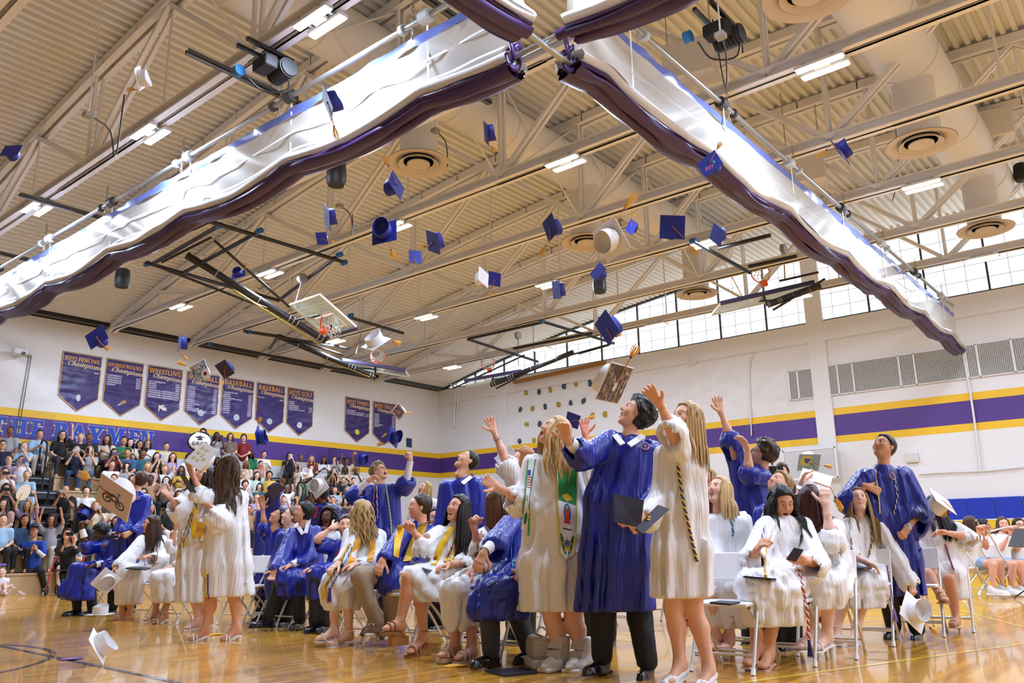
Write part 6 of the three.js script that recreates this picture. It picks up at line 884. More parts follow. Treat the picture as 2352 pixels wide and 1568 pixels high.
figure({ label: 'astonished person with round glasses and dark curls, white gown with gold stole, behind cap wearer', d: 10.8, hip: [765, 1330], floor: 0, skin: '#7a4c34', head: [754, 1187], look: [-8, 6, 0], mouth: 'open', glasses: true, hair: { kind: 'curly', color: '#171110', len: 0.2, thick: 0.026, n: 70, wave: 0.014 }, chest: [756, 1260], neck: [755, 1220],
  arms: [{ s: [732, 1236], e: [728, 1260], w: [742, 1228, -0.2], t: [748, 1208, -0.22], hand: 'grip', sl: 0.2 }, { s: [780, 1236], e: [788, 1280], w: [775, 1310, -0.2], sl: 0.85 }],
  gown: { white: true, rows: [[[738, 1240], [774, 1240], 0.085], [[740, 1300], [772, 1300], 0.12], [[735, 1345], [772, 1345], 0.13]] }, stoles: [{ l: [[744, 1236], [742, 1290]], r: [[758, 1238], [757, 1292]], mat: GOLDSTOLE }] });

// --- middle of the front row
figure({ label: 'seated person with long wavy blond hair in profile, white gown with orange gold stole', g: [765, 1482], skin: '#ecbfa6', head: [826, 1177, 0.35], look: [-84, 3, 0], face: { lips: '#b0363c' }, hair: { kind: 'long', color: '#b3925f', len: 0.34, wave: 0.014, n: 120 }, chest: [838, 1250, 0.4], neck: [830, 1212, 0.38],
  arms: [{ s: [806, 1232, 0.3], e: [796, 1280, 0.1], w: [778, 1293, -0.05], t: [764, 1302, -0.1], hand: 'relax', palm: [0, -1, 0], sl: 0.6, sr: 0.08 }, { s: [868, 1232, 0.45], e: [866, 1288, 0.25], w: [816, 1297, 0.0], t: [790, 1302, -0.05], hand: 'relax', palm: [0, -1, 0.2], sl: 0.72, sr: 0.09 }],
  legs: [{ h: [818, 1320, 0.35], k: [764, 1346, 0], a: [768, 1446, 0.02], t: [729, 1469, -0.1], shoe: 'block', shoeMat: WHITE_S }, { h: [852, 1322, 0.42], k: [796, 1350, 0.02], a: [801, 1452, 0.02], t: [757, 1480, -0.12], shoe: 'block', shoeMat: WHITE_S }],
  gown: { white: true, rows: seat([816, 1240, 0.36], [858, 1240, 0.42], [820, 1310, 0.35], [854, 1314, 0.42], [762, 1344, 0.02], [800, 1348, 0.05], [758, 1376, 0.0], [806, 1382, 0.05], [0.08, 0.12, 0.105, 0.09]), hemY: 0.3 },
  stoles: [{ l: [[822, 1224], [810, 1260], [796, 1298]], r: [[836, 1222], [826, 1262], [812, 1300]], mat: M([0.78, 0.36, 0.02], 0.45, { side: THREE.DoubleSide }) }, { l: [[850, 1236], [848, 1262], [844, 1290]], r: [[864, 1236], [862, 1264], [856, 1290]], mat: M([0.78, 0.36, 0.02], 0.45, { side: THREE.DoubleSide }) }],
  cords: [{ p: [[806, 1250], [786, 1285], [764, 1322], [746, 1352]], a: NAVY, b: GOLD, tassel: 0.1, tm: GOLD }, { p: [[810, 1256], [794, 1290], [772, 1330], [758, 1352]], a: SKYT, b: PURPLET, tassel: 0.12, tm: PURPLET }, { p: [[804, 1248], [780, 1286], [756, 1330], [744, 1345]], a: GOLD, tassel: 0.09, tm: GOLD }] });
figure({ label: 'standing curly haired person with glasses in blue gown, phone lifted high for a selfie', d: 10.9, hip: [880, 1330], floor: 0, skin: '#e3b091', head: [872, 1083], look: [52, 28, 0], mouth: 'open', glasses: true, hair: { kind: 'curly', color: '#8a7452', len: 0.05, thick: 0.02, top: 0.01 }, chest: [878, 1160], neck: [876, 1118],
  arms: [{ s: [846, 1128], e: [812, 1136, -0.15], w: [846, 1102, -0.25], t: [874, 1090, -0.28], hand: 'relax', palm: [0.2, -0.6, 0.6], sl: 0.25, sr: 0.11, hang: 0.14 }, { s: [908, 1124], e: [932, 1112, -0.1], w: [943, 1056, -0.15], t: [939, 1026, -0.16], hand: 'grip', palm: [-0.6, 0, -0.8], sl: 0.15, sr: 0.12, hang: 0.1 }], cuffs: [0, 1], cuffT: 0.2,
  legs: [{ h: [868, 1330], k: [866, 1380], a: [866, 1420], t: [856, 1428, -0.1], shoe: 'dress' }, { h: [898, 1330], k: [898, 1380], a: [898, 1420], t: [890, 1428, -0.1], shoe: 'dress' }], trousers: TROUSER,
  gown: { rows: [[[854, 1130], [902, 1128], 0.085], [[858, 1230], [900, 1230], 0.13], [[852, 1370], [906, 1370], 0.15]] },
  cords: [{ p: [[862, 1110], [858, 1150], [860, 1200], [864, 1240]], a: GOLD, b: NAVY }, { p: [[886, 1112], [892, 1150], [898, 1200], [900, 1235]], a: GOLD, b: SKYT, tassel: 0.12, tm: GOLD, r: 0.009 }, { p: [[866, 1110], [866, 1150], [868, 1190]], a: WHITET, b: REDT }] });
figure({ label: 'seated person in blue gown and khaki trousers with yellow stole, face in profile', g: [865, 1484], skin: '#e2a688', head: [964, 1164, 0.4], look: [-80, 8, 0], hair: { kind: 'short', color: '#3d281b', len: 0.04, nape: 0.08 }, chest: [958, 1255, 0.45], neck: [962, 1204, 0.42],
  arms: [{ s: [930, 1222, 0.35], e: [900, 1262, 0.1], w: [880, 1284, -0.05], t: [868, 1310, -0.1], hand: 'relax', palm: [0, -0.5, -1], sl: 0.55, sr: 0.09 }, { s: [988, 1224, 0.5], e: [990, 1280, 0.4], w: [960, 1306, 0.15], t: [936, 1310, 0.1], hand: 'relax', palm: [0, -1, 0], sl: 0.8 }],
  legs: [{ h: [925, 1322, 0.35], k: [826, 1322, -0.05], a: [866, 1432, 0.05], t: [838, 1476, -0.1], shoe: 'sneaker', shoeMat: M([0.15, 0.07, 0.03], 0.5) }, { h: [960, 1326, 0.42], k: [900, 1344, 0.1], a: [898, 1440, 0.2], t: [882, 1474, 0.05], shoe: 'sneaker', shoeMat: M([0.15, 0.07, 0.03], 0.5) }], trousers: M([0.36, 0.28, 0.19], 0.8),
  gown: { rows: seat([938, 1230, 0.4], [980, 1230, 0.46], [930, 1306, 0.38], [968, 1310, 0.44], [882, 1322, 0.1], [920, 1326, 0.2], [884, 1338, 0.08], [918, 1342, 0.18], [0.085, 0.12, 0.10, 0.09]), noCut: true },
  stoles: [{ l: [[914, 1206], [906, 1240], [904, 1276]], r: [[932, 1206], [922, 1245], [916, 1282]], mat: GOLDSTOLE }, { l: [[962, 1206], [942, 1245], [926, 1290]], r: [[986, 1196], [966, 1250], [944, 1288]], mat: GOLDSTOLE, name: 'stole' }] });
figure({ label: 'crying laughing seated person, long dark straight hair, white gown with gold stole, wedge sandals', g: [955, 1506], skin: '#dca384', head: [1052, 1167, 0.42], look: [-40, 16, -6], mouth: 'laugh', hair: { kind: 'long', color: '#1c1310', len: 0.5, n: 120, thick: 0.014 }, chest: [1042, 1262, 0.46], neck: [1048, 1208, 0.44],
  arms: [{ s: [1010, 1228, 0.4], e: [974, 1252, 0.2], w: [949, 1220, 0.15], t: [932, 1200, 0.12], hand: 'grip', palm: [0.3, -0.4, 0.8], sl: 0.02, sr: 0.10, hang: 0.1 }, { s: [1076, 1230, 0.5], e: [1070, 1288, 0.35], w: [1032, 1296, 0.1], t: [1000, 1304, 0.02], hand: 'relax', palm: [0, -1, 0.2], sl: 0.25, sr: 0.10 }], watch: 1, watchMat: M([0.75, 0.55, 0.2], 0.3, { metalness: 0.8 }),
  legs: [{ h: [1020, 1330, 0.35], k: [938, 1326, -0.1], a: [918, 1430, -0.1], t: [884, 1446, -0.2], shoe: 'wedge', shoeMat: BROWN_S, off: 0.09 }, { h: [1050, 1334, 0.4], k: [960, 1352, 0.0], a: [972, 1452, 0.02], t: [938, 1500, -0.12], shoe: 'wedge', shoeMat: BROWN_S }],
  gown: { white: true, rows: seat([1016, 1238, 0.42], [1066, 1238, 0.48], [1022, 1318, 0.36], [1058, 1322, 0.44], [952, 1330, -0.02], [990, 1340, 0.08], [978, 1362, 0.0], [1012, 1368, 0.1], [0.082, 0.12, 0.1, 0.09]), hemY: 0.42 },
  stoles: [{ l: [[1032, 1208], [1008, 1250], [990, 1296]], r: [[1046, 1212], [1022, 1256], [1004, 1298]], mat: GOLDSTOLE }, { l: [[1052, 1216], [1036, 1256], [1020, 1288]], r: [[1066, 1218], [1052, 1262], [1036, 1292]], mat: GOLDSTOLE }],
  cords: [{ p: [[1056, 1220], [1042, 1250], [1026, 1284]], a: REDT, b: NAVY, r: 0.008 }, { p: [[1052, 1230], [1040, 1262], [1030, 1290]], a: WHITET, b: SKYT }] });
figure({ label: 'standing person in blue gown with cropped black hair and tie, mouth wide open toward ceiling', d: 8.6, hip: [1065, 1350], floor: 0, skin: '#d9a27f', head: [1073, 1058], look: [-66, 44, 0], mouth: 'open', hair: { kind: 'short', color: '#15100e', len: 0.03, thick: 0.009 }, chest: [1064, 1150], neck: [1062, 1104],
  arms: [{ s: [1026, 1120], e: [1014, 1200], w: [1014, 1262, -0.1], t: [1014, 1290, -0.12], sl: 0.9 }, { s: [1100, 1114], e: [1114, 1196], w: [1118, 1256, -0.1], t: [1118, 1284, -0.1], sl: 0.9 }],
  legs: [{ h: [1046, 1340], k: [1046, 1410], a: [1046, 1450], t: [1036, 1462, -0.1], shoe: 'dress' }, { h: [1084, 1340], k: [1084, 1410], a: [1086, 1450], t: [1076, 1462, -0.1], shoe: 'dress' }], trousers: TROUSER,
  gown: { rows: [[[1034, 1122], [1092, 1118], 0.09], [[1038, 1230], [1090, 1230], 0.13], [[1034, 1380], [1096, 1380], 0.15]] }, collar: [[[1082, 1094], [1062, 1110]]], badges: [[1084, 1092, 0.028]] });
figure({ label: 'seated person in white gown, brown hair hiding the face, fist raised, tan platform sandals', g: [1050, 1520], skin: '#d69a80', head: [1140, 1160, 0.42], look: [-118, -18, 0], hair: { kind: 'long', color: '#5a3a22', len: 0.38, n: 120, thick: 0.016 }, chest: [1132, 1262, 0.46], neck: [1140, 1206, 0.44],
  arms: [{ s: [1112, 1232, 0.4], e: [1100, 1252, 0.2], w: [1090, 1216, 0.1], t: [1084, 1190, 0.08], hand: 'grip', palm: [0.6, 0, 0.5], sl: 0.05, sr: 0.085 }, { s: [1158, 1236, 0.45], e: [1130, 1284, 0.25], w: [1086, 1308, 0.05], t: [1060, 1330, 0.0], hand: 'relax', palm: [0, -1, 0], sl: 0.4, sr: 0.1 }],
  legs: [{ h: [1118, 1336, 0.35], k: [1040, 1362, 0], a: [1046, 1484, 0.05], t: [1012, 1508, -0.1], shoe: 'wedge', shoeMat: TAN_S, wedgeMat: TAN_S }, { h: [1148, 1338, 0.42], k: [1076, 1362, 0.02], a: [1084, 1488, 0.05], t: [1050, 1514, -0.12], shoe: 'wedge', shoeMat: TAN_S, wedgeMat: TAN_S }],
  gown: { white: true, rows: seat([1116, 1240, 0.42], [1152, 1242, 0.46], [1118, 1322, 0.36], [1152, 1326, 0.42], [1040, 1362, 0.0], [1080, 1360, 0.04], [1036, 1420, 0.0], [1082, 1420, 0.04], [0.08, 0.12, 0.1, 0.085]), hemY: 0.22 },
  cords: [{ p: [[1106, 1220], [1098, 1250], [1094, 1280]], a: NAVY, b: ORANGET }] });
figure({ label: 'seated person in blue gown bending forward, face hidden behind standing blond graduate, grey trousers', g: [1130, 1532], skin: '#dba586', head: [1206, 1150, 0.5], look: [-70, -25, 0], hair: { kind: 'short', color: '#2b1c14', len: 0.04 }, chest: [1196, 1262, 0.5], neck: [1200, 1192, 0.5],
  arms: [{ s: [1172, 1206, 0.35], e: [1142, 1240, 0.1], w: [1112, 1268, -0.1], t: [1098, 1300, -0.15], hand: 'relax', palm: [0, -0.5, -1], sl: 0.12, sr: 0.10 }, { s: [1222, 1220, 0.5], e: [1220, 1290, 0.3], w: [1196, 1322, 0.05], sl: 0.8 }], cuffs: [0], cuffT: 0.1,
  legs: [{ h: [1180, 1340, 0.35], k: [1120, 1364, -0.1], a: [1128, 1498, 0.0], t: [1094, 1532, -0.12], shoe: 'dress' }, { h: [1220, 1340, 0.4], k: [1172, 1362, 0.0], a: [1214, 1490, 0.25], t: [1196, 1506, 0.15], shoe: 'dress' }], trousers: M([0.04, 0.045, 0.055], 0.8),
  gown: { rows: seat([1184, 1220, 0.42], [1218, 1226, 0.5], [1178, 1322, 0.38], [1220, 1326, 0.42], [1122, 1366, -0.1], [1176, 1364, 0.02], [1106, 1398, -0.15], [1184, 1412, 0.0], [0.09, 0.125, 0.11, 0.09]), hemY: 0.33 },
  cords: [{ p: [[1176, 1230], [1174, 1270], [1178, 1308]], a: M([0.02, 0.35, 0.42], 0.5), r: 0.004 }] });
figure({ label: 'person in white gown with arm stretched straight up, strawberry hair, half behind stole wearer', d: 7.9, hip: [1195, 1320], floor: 0, skin: '#e4ad92', head: [1202, 1056], look: [-68, 2, 0], hair: { kind: 'long', color: '#a8703a', len: 0.3, n: 80 }, chest: [1200, 1140], neck: [1204, 1096],
  arms: [{ s: [1180, 1096, -0.05], e: [1160, 1052, -0.1], w: [1135, 992, -0.14], t: [1121, 952, -0.15], hand: 'open', palm: [0, 0, 1], thumb: -1, sl: -0.25, sr: 0.11, hang: 0 }, { s: [1226, 1104, 0.05], e: [1226, 1180, 0.05], w: [1210, 1230, -0.1], sl: 0.8 }], bracelets: [[0, 0.8, REDT], [0, 0.72, M([0.03, 0.03, 0.03], 0.5)]],
  gown: { white: true, rows: [[[1186, 1106], [1224, 1108], 0.09], [[1186, 1200], [1222, 1200], 0.12], [[1180, 1370], [1226, 1370], 0.14]] } });
figure({ label: 'hidden person in white gown behind laughing blue gowned graduate, only a raised hand showing', d: 7.6, hip: [1376, 1320], floor: 0, skin: '#e0957c', head: [1392, 1090], look: [-60, 20, 0], hair: { kind: 'long', color: '#3a281d', len: 0.25, n: 40 }, chest: [1390, 1160], neck: [1392, 1126],
  arms: [{ s: [1364, 1110], e: [1350, 1050], w: [1345, 1000], t: [1340, 958], hand: 'open', palm: [0.2, 0, 1], sl: -0.2, sr: 0.09, hang: 0 }, { s: [1420, 1120], e: [1424, 1190], w: [1410, 1240], sl: 0.8 }],
  gown: { white: true, rows: [[[1374, 1124], [1412, 1124], 0.085], [[1376, 1200], [1410, 1200], 0.11], [[1380, 1370], [1416, 1370], 0.13]] } });

// --- right of the standing trio
figure({ label: 'seated person with straight blond bob laughing upward, white gown, behind an empty white chair', d: 6.9, hip: [1665, 1335], floor: 0, skin: '#e8b59b', head: [1652, 1126], look: [-52, 24, 0], mouth: 'laugh', hair: { kind: 'long', color: '#c4a06a', len: 0.27, n: 120 }, chest: [1668, 1220], neck: [1664, 1170],
  arms: [{ s: [1640, 1200], e: [1632, 1262, -0.05], w: [1640, 1300, -0.25], sl: 0.9 }, { s: [1702, 1196, 0.1], e: [1712, 1262, 0.05], w: [1690, 1306, -0.15], sl: 0.9 }],
  legs: [{ h: [1656, 1330], k: [1632, 1346, -0.35], a: [1644, 1462, -0.25], t: [1636, 1490, -0.4], shoe: 'block', shoeMat: NUDE_S }, { h: [1690, 1330], k: [1668, 1346, -0.35], a: [1676, 1462, -0.25], t: [1666, 1490, -0.4], shoe: 'block', shoeMat: NUDE_S }],
  gown: { white: true, rows: seat([1646, 1206], [1694, 1204], [1650, 1318], [1692, 1318], [1640, 1346, -0.28], [1682, 1346, -0.28], [1644, 1420, -0.25], [1690, 1420, -0.25]), hemY: 0.22 },
  cords: [{ p: [[1676, 1180], [1682, 1205], [1684, 1232]], a: NAVY, b: SKYT }] });
figure({ label: 'standing curly brown haired person with glasses in blue gown seen from behind, both hands up', d: 7.7, hip: [1735, 1300], floor: 0, skin: '#e2b092', head: [1750, 1042], look: [-105, 18, 0], glasses: true, hair: { kind: 'curly', color: '#3c2a1a', len: 0.05, thick: 0.024, top: 0.008 }, chest: [1726, 1130], neck: [1738, 1086],
  arms: [{ s: [1700, 1086], e: [1678, 1006, -0.08], w: [1656, 948, -0.12], t: [1646, 914, -0.13], hand: 'open', palm: [0.2, 0, 1], thumb: -1, sl: 0.02, sr: 0.095, hang: 0.03 }, { s: [1752, 1096, -0.08], e: [1720, 1086, -0.25], w: [1716, 1028, -0.28], t: [1703, 1008, -0.3], hand: 'relax', palm: [-0.6, -0.5, 0.3], sl: 0.15, sr: 0.085, hang: 0.06 }],
  legs: [{ h: [1722, 1300], k: [1722, 1380], a: [1722, 1462], t: [1710, 1474, -0.1], shoe: 'dress' }, { h: [1756, 1300], k: [1756, 1380], a: [1758, 1462], t: [1746, 1474, -0.1], shoe: 'dress' }], trousers: TROUSER,
  gown: { rows: [[[1704, 1094], [1744, 1098], 0.09], [[1718, 1180], [1752, 1184], 0.12], [[1708, 1390], [1768, 1390], 0.14]] } });
figure({ label: 'person with tilted back face and short fair hair in blue gown behind phone reader', d: 7.2, hip: [1790, 1320], floor: 0, skin: '#e0ad90', head: [1790, 1112], look: [-58, 38, 0], hair: { kind: 'short', color: '#a07a4a', len: 0.05, thick: 0.018 }, face: { beard: true }, chest: [1780, 1200], neck: [1782, 1156],
  arms: [{ s: [1752, 1180], e: [1746, 1250], w: [1752, 1300], sl: 0.85 }, { s: [1816, 1180], e: [1820, 1250], w: [1812, 1300], sl: 0.85 }],
  gown: { rows: [[[1760, 1186], [1808, 1186], 0.085], [[1766, 1260], [1804, 1260], 0.12], [[1764, 1350], [1806, 1350], 0.14]] }, cords: [{ p: [[1756, 1170], [1748, 1190], [1740, 1215]], a: GOLD, b: WHITET }] });
figure({ label: 'smiling seated person with long black hair looking down at a phone, white gown', g: [1738, 1537], skin: '#cf9672', head: [1797, 1153, 0.4], look: [4, -22, 0], mouth: 'smile', hair: { kind: 'long', color: '#100c0b', len: 0.44, wave: 0.010, n: 130, thick: 0.015, side: 0.72 }, chest: [1802, 1240, 0.42], neck: [1802, 1196, 0.42],
  arms: [{ s: [1762, 1212, 0.35], e: [1728, 1282, 0.15], w: [1736, 1266, 0.0], t: [1746, 1250, -0.05], hand: 'pinch', palm: [0.8, 0, 0.3], sl: 0.3, sr: 0.10 }, { s: [1842, 1212, 0.45], e: [1876, 1288, 0.2], w: [1848, 1288, 0.0], t: [1820, 1278, -0.05], hand: 'grip', palm: [-0.2, 0.4, -1], sl: 0.35, sr: 0.095, hang: 0.08 }],
  legs: [{ h: [1782, 1334, 0.35], k: [1734, 1352, 0], a: [1736, 1490, 0.05], t: [1714, 1526, -0.08], shoe: 'heel', shoeMat: NUDE_S, strap: 0.005 }, { h: [1826, 1334, 0.4], k: [1782, 1356, 0.02], a: [1766, 1494, 0.05], t: [1750, 1533, -0.1], shoe: 'heel', shoeMat: NUDE_S, strap: 0.005 }],
  gown: { white: true, rows: seat([1772, 1222, 0.4], [1832, 1222, 0.44], [1776, 1318, 0.36], [1836, 1322, 0.42], [1732, 1352, 0.0], [1800, 1356, 0.04], [1738, 1408, 0.0], [1806, 1416, 0.06], [0.082, 0.125, 0.115, 0.095]), hemY: 0.28 },
  cords: [{ p: [[1756, 1208], [1748, 1245], [1738, 1290]], a: PURPLET, b: WHITET }, { p: [[1770, 1230], [1756, 1285], [1758, 1322]], a: GOLD, b: CREAMT, tassel: 0.04, tm: GOLD }, { p: [[1830, 1296], [1842, 1345], [1853, 1400], [1857, 1470]], a: REDT, b: WHITET, tassel: 0.12, tm: NAVY, r: 0.009 }] });
figure({ label: 'seated person with long auburn hair turned away, holding a white cap above the head', d: 6.7, hip: [1890, 1330], floor: 0, skin: '#ecc2ae', head: [1862, 1152], look: [158, 5, 0], hair: { kind: 'long', color: '#3a1710', len: 0.42, n: 120, thick: 0.016 }, chest: [1890, 1240], neck: [1876, 1196],
  arms: [{ s: [1856, 1214, 0.1], e: [1838, 1160, 0.1], w: [1838, 1112, 0.05], t: [1852, 1080, 0.0], hand: 'relax', palm: [0.6, 0, 0.4], sl: 0.1, sr: 0.085 }, { s: [1918, 1216, -0.05], e: [1908, 1236, -0.2], w: [1897, 1160, -0.2], t: [1893, 1124, -0.2], hand: 'relax', palm: [0.2, 0, -1], sl: 0.03, sr: 0.105, hang: 0.12 }], bracelets: [[1, 0.75, M([0.7, 0.7, 0.7], 0.3, { metalness: 0.7 })]],
  legs: [{ h: [1880, 1330], k: [1862, 1352, -0.3], a: [1866, 1452, -0.2], t: [1832, 1488, -0.3], shoe: 'block', shoeMat: WHITE_S }, { h: [1912, 1330], k: [1898, 1352, -0.3], a: [1900, 1452, -0.2], t: [1870, 1490, -0.3], shoe: 'block', shoeMat: WHITE_S }],
  gown: { white: true, rows: seat([1866, 1222], [1912, 1222], [1874, 1310], [1922, 1312], [1866, 1348, -0.25], [1912, 1350, -0.25], [1864, 1392, -0.25], [1906, 1396, -0.25], [0.085, 0.12, 0.11, 0.09]) } });
figure({ label: 'seated person with long ash blond hair gazing up, white gown, arm hanging with a cap', g: [1955, 1484], skin: '#ecc0aa', head: [1971, 1148, 0.4], look: [-12, 20, 0], hair: { kind: 'long', color: '#8f7448', len: 0.46, n: 140, side: 0.74 }, chest: [1984, 1236, 0.42], neck: [1978, 1192, 0.42],
  arms: [{ s: [1952, 1208, 0.35], e: [1944, 1268, 0.2], w: [1984, 1288, 0.0], t: [2016, 1302, -0.05], hand: 'relax', palm: [0, -1, 0.3], sl: 0.15, sr: 0.10 }, { s: [2016, 1208, 0.45], e: [2060, 1284, 0.3], w: [2092, 1336, 0.2], t: [2100, 1366, 0.18], hand: 'grip', palm: [-0.4, 0, -1], sl: 0.82, sr: 0.085 }],
  legs: [{ h: [1966, 1330, 0.35], k: [1946, 1344, 0.0], a: [1922, 1440, 0.05], t: [1926, 1474, -0.05], shoe: 'block', shoeMat: WHITE_S }, { h: [2004, 1332, 0.4], k: [1990, 1348, 0.05], a: [1966, 1438, 0.05], t: [1954, 1480, -0.08], shoe: 'block', shoeMat: WHITE_S }],
  gown: { white: true, rows: seat([1960, 1216, 0.38], [2008, 1216, 0.44], [1962, 1312, 0.36], [2012, 1314, 0.42], [1948, 1340, 0.02], [2006, 1346, 0.06], [1958, 1388, 0.02], [2004, 1394, 0.06], [0.082, 0.12, 0.11, 0.09]) },
  cords: [{ p: [[2000, 1210], [2002, 1245], [1994, 1280]], a: GOLD, b: NAVY }, { p: [[1954, 1235], [1956, 1262], [1966, 1280]], a: NAVY, b: GOLD }, { p: [[2020, 1255], [2036, 1300], [2048, 1370], [2052, 1400]], a: PURPLET, tassel: 0.1, tm: M([0.3, 0.2, 0.55], 0.5), r: 0.004 }] });
figure({ label: 'tall standing person in blue gown with striped cords and wristwatch, face turned up', g: [2100, 1466], skin: '#cf9876', head: [2030, 1026], look: [-60, 28, 0], hair: { kind: 'short', color: '#1e1511', len: 0.03, thick: 0.012 }, headScale: 1.05, chest: [2032, 1140], neck: [2028, 1072],
  arms: [{ s: [1984, 1096], e: [1942, 1150, -0.05], w: [1990, 1116, -0.12], t: [2022, 1128, -0.14], hand: 'relax', palm: [0, -0.2, -1], sl: 0.2, sr: 0.10, hang: 0.1 }, { s: [2076, 1092], e: [2112, 1176, 0.0], w: [2084, 1212, -0.2], t: [2066, 1244, -0.24], hand: 'grip', palm: [-0.3, 0, -1], sl: 0.3, sr: 0.125, hang: 0.1 }], watch: 1,
  legs: [{ h: [2034, 1290], k: [2040, 1370], a: [2052, 1440, 0.1], t: [2040, 1456, 0], shoe: 'dress' }, { h: [2078, 1290], k: [2088, 1370], a: [2106, 1446], t: [2100, 1468, -0.15], shoe: 'dress' }], trousers: TROUSER,
  gown: { rows: [[[1996, 1100], [2066, 1098], 0.09], [[2008, 1190], [2070, 1192], 0.13], [[2014, 1290], [2078, 1290], 0.14], [[2022, 1366], [2086, 1366], 0.145]] },
  cords: [{ p: [[2010, 1078], [2012, 1100], [2018, 1150], [2020, 1180]], a: GOLD, b: WHITET }, { p: [[2046, 1078], [2054, 1100], [2060, 1140], [2052, 1182]], a: WHITET, b: NAVY }], badges: [[2050, 1094]] });
figure({ label: 'seated person with long black hair fallen over the face, white gown, one leg kicked out', d: 8.5, hip: [2160, 1310], floor: 0, skin: '#d9a184', head: [2146, 1168], look: [-30, -38, 0], hair: { kind: 'long', color: '#0f0b0c', len: 0.36, wave: 0.008, n: 120, side: 0.9 }, chest: [2162, 1240], neck: [2156, 1200],
  arms: [{ s: [2128, 1218], e: [2118, 1264], w: [2130, 1300, -0.15], sl: 0.8 }, { s: [2198, 1218], e: [2222, 1232, -0.1], w: [2168, 1222, -0.25], t: [2130, 1222, -0.3], hand: 'relax', palm: [0, -0.6, 0.4], sl: 0.0, sr: 0.10, hang: 0.1 }],
  legs: [{ h: [2146, 1304], k: [2132, 1318, -0.3], a: [2160, 1362, -0.45], t: [2172, 1380, -0.55], shoe: 'heel', shoeMat: M([0.55, 0.33, 0.16], 0.6), tilt: true, off: 0.02 }, { h: [2184, 1304], k: [2180, 1330, -0.25], a: [2196, 1420, -0.2], t: [2188, 1436, -0.3], shoe: 'heel', shoeMat: NUDE_S }],
  gown: { white: true, rows: seat([2136, 1224], [2190, 1224], [2142, 1296], [2188, 1298], [2150, 1316, -0.1], [2192, 1320, -0.15], [2174, 1360, -0.15], [2200, 1376, -0.15], [0.085, 0.12, 0.1, 0.075]) },
  cords: [{ p: [[2170, 1250], [2178, 1275], [2190, 1310]], a: PURPLET, b: REDT }] });
// --- farther graduates whose heads show between the rows
figure({ label: 'blond person in white gown far behind, chin lifted, beside the selfie taker', d: 13.2, hip: [975, 1240], floor: 0, skin: '#e5b196', head: [976, 1122], look: [-50, 24, 0], mouth: 'open', hair: { kind: 'long', color: '#b69660', len: 0.25, n: 60 }, chest: [975, 1180], arms: [{ s: [954, 1156], e: [948, 1190], w: [955, 1220], sl: 0.8 }, { s: [996, 1156], e: [1002, 1190], w: [996, 1220], sl: 0.8 }], gown: { white: true, rows: [[[960, 1162], [990, 1162], 0.085], [[960, 1230], [990, 1230], 0.12], [[956, 1330], [994, 1330], 0.14]] } });
figure({ label: 'person peering out between yellow stole wearer and dark haired neighbour', d: 9.4, hip: [1000, 1310], floor: 0, skin: '#d8a283', head: [998, 1190], look: [10, 2, 0], hair: { kind: 'long', color: '#241812', len: 0.25, n: 50 }, chest: [1000, 1260], arms: [{ s: [976, 1236], e: [972, 1280], w: [980, 1310], sl: 0.8 }, { s: [1024, 1236], e: [1028, 1280], w: [1020, 1310], sl: 0.8 }], gown: { rows: [[[984, 1242], [1016, 1242], 0.085], [[984, 1310], [1016, 1310], 0.12], [[982, 1360], [1018, 1360], 0.13]] } });
figure({ label: 'person in blue gown with red hood, white cap before the face', d: 12.2, hip: [748, 1250], floor: 0, skin: '#6e452f', head: [736, 1136], look: [-90, 5, 0], hair: { kind: 'short', color: '#171110', len: 0.03 }, chest: [746, 1190], arms: [{ s: [724, 1174], e: [708, 1168, -0.1], w: [712, 1132, -0.2], t: [716, 1112, -0.2], hand: 'grip', sl: 0.3, sr: 0.075 }, { s: [768, 1172], e: [774, 1200], w: [764, 1230], sl: 0.8 }], gown: { rows: [[[732, 1172], [762, 1172], 0.095], [[734, 1230], [762, 1230], 0.13], [[732, 1320], [764, 1320], 0.14]] }, stoles: [{ l: [[728, 1166], [720, 1190]], r: [[734, 1162], [726, 1190]], mat: M([0.55, 0.02, 0.03], 0.5, { side: THREE.DoubleSide }), name: 'hood' }] });
figure({ label: 'person in blue gown stretching an arm up with a phone behind other graduates', d: 12.6, hip: [640, 1240], floor: 0, skin: '#d29c7c', head: [618, 1150], look: [160, 5, 0], hair: { kind: 'short', color: '#1c1411', len: 0.03 }, chest: [618, 1196], arms: [{ s: [600, 1180], e: [598, 1210], w: [604, 1236], sl: 0.8 }, { s: [634, 1172], e: [628, 1128, -0.1], w: [646, 1112, -0.15], t: [652, 1094, -0.15], hand: 'grip', sl: 0.55, sr: 0.085 }], gown: { rows: [[[606, 1180], [630, 1178], 0.085], [[606, 1236], [630, 1236], 0.12], [[602, 1330], [634, 1330], 0.14]] } });
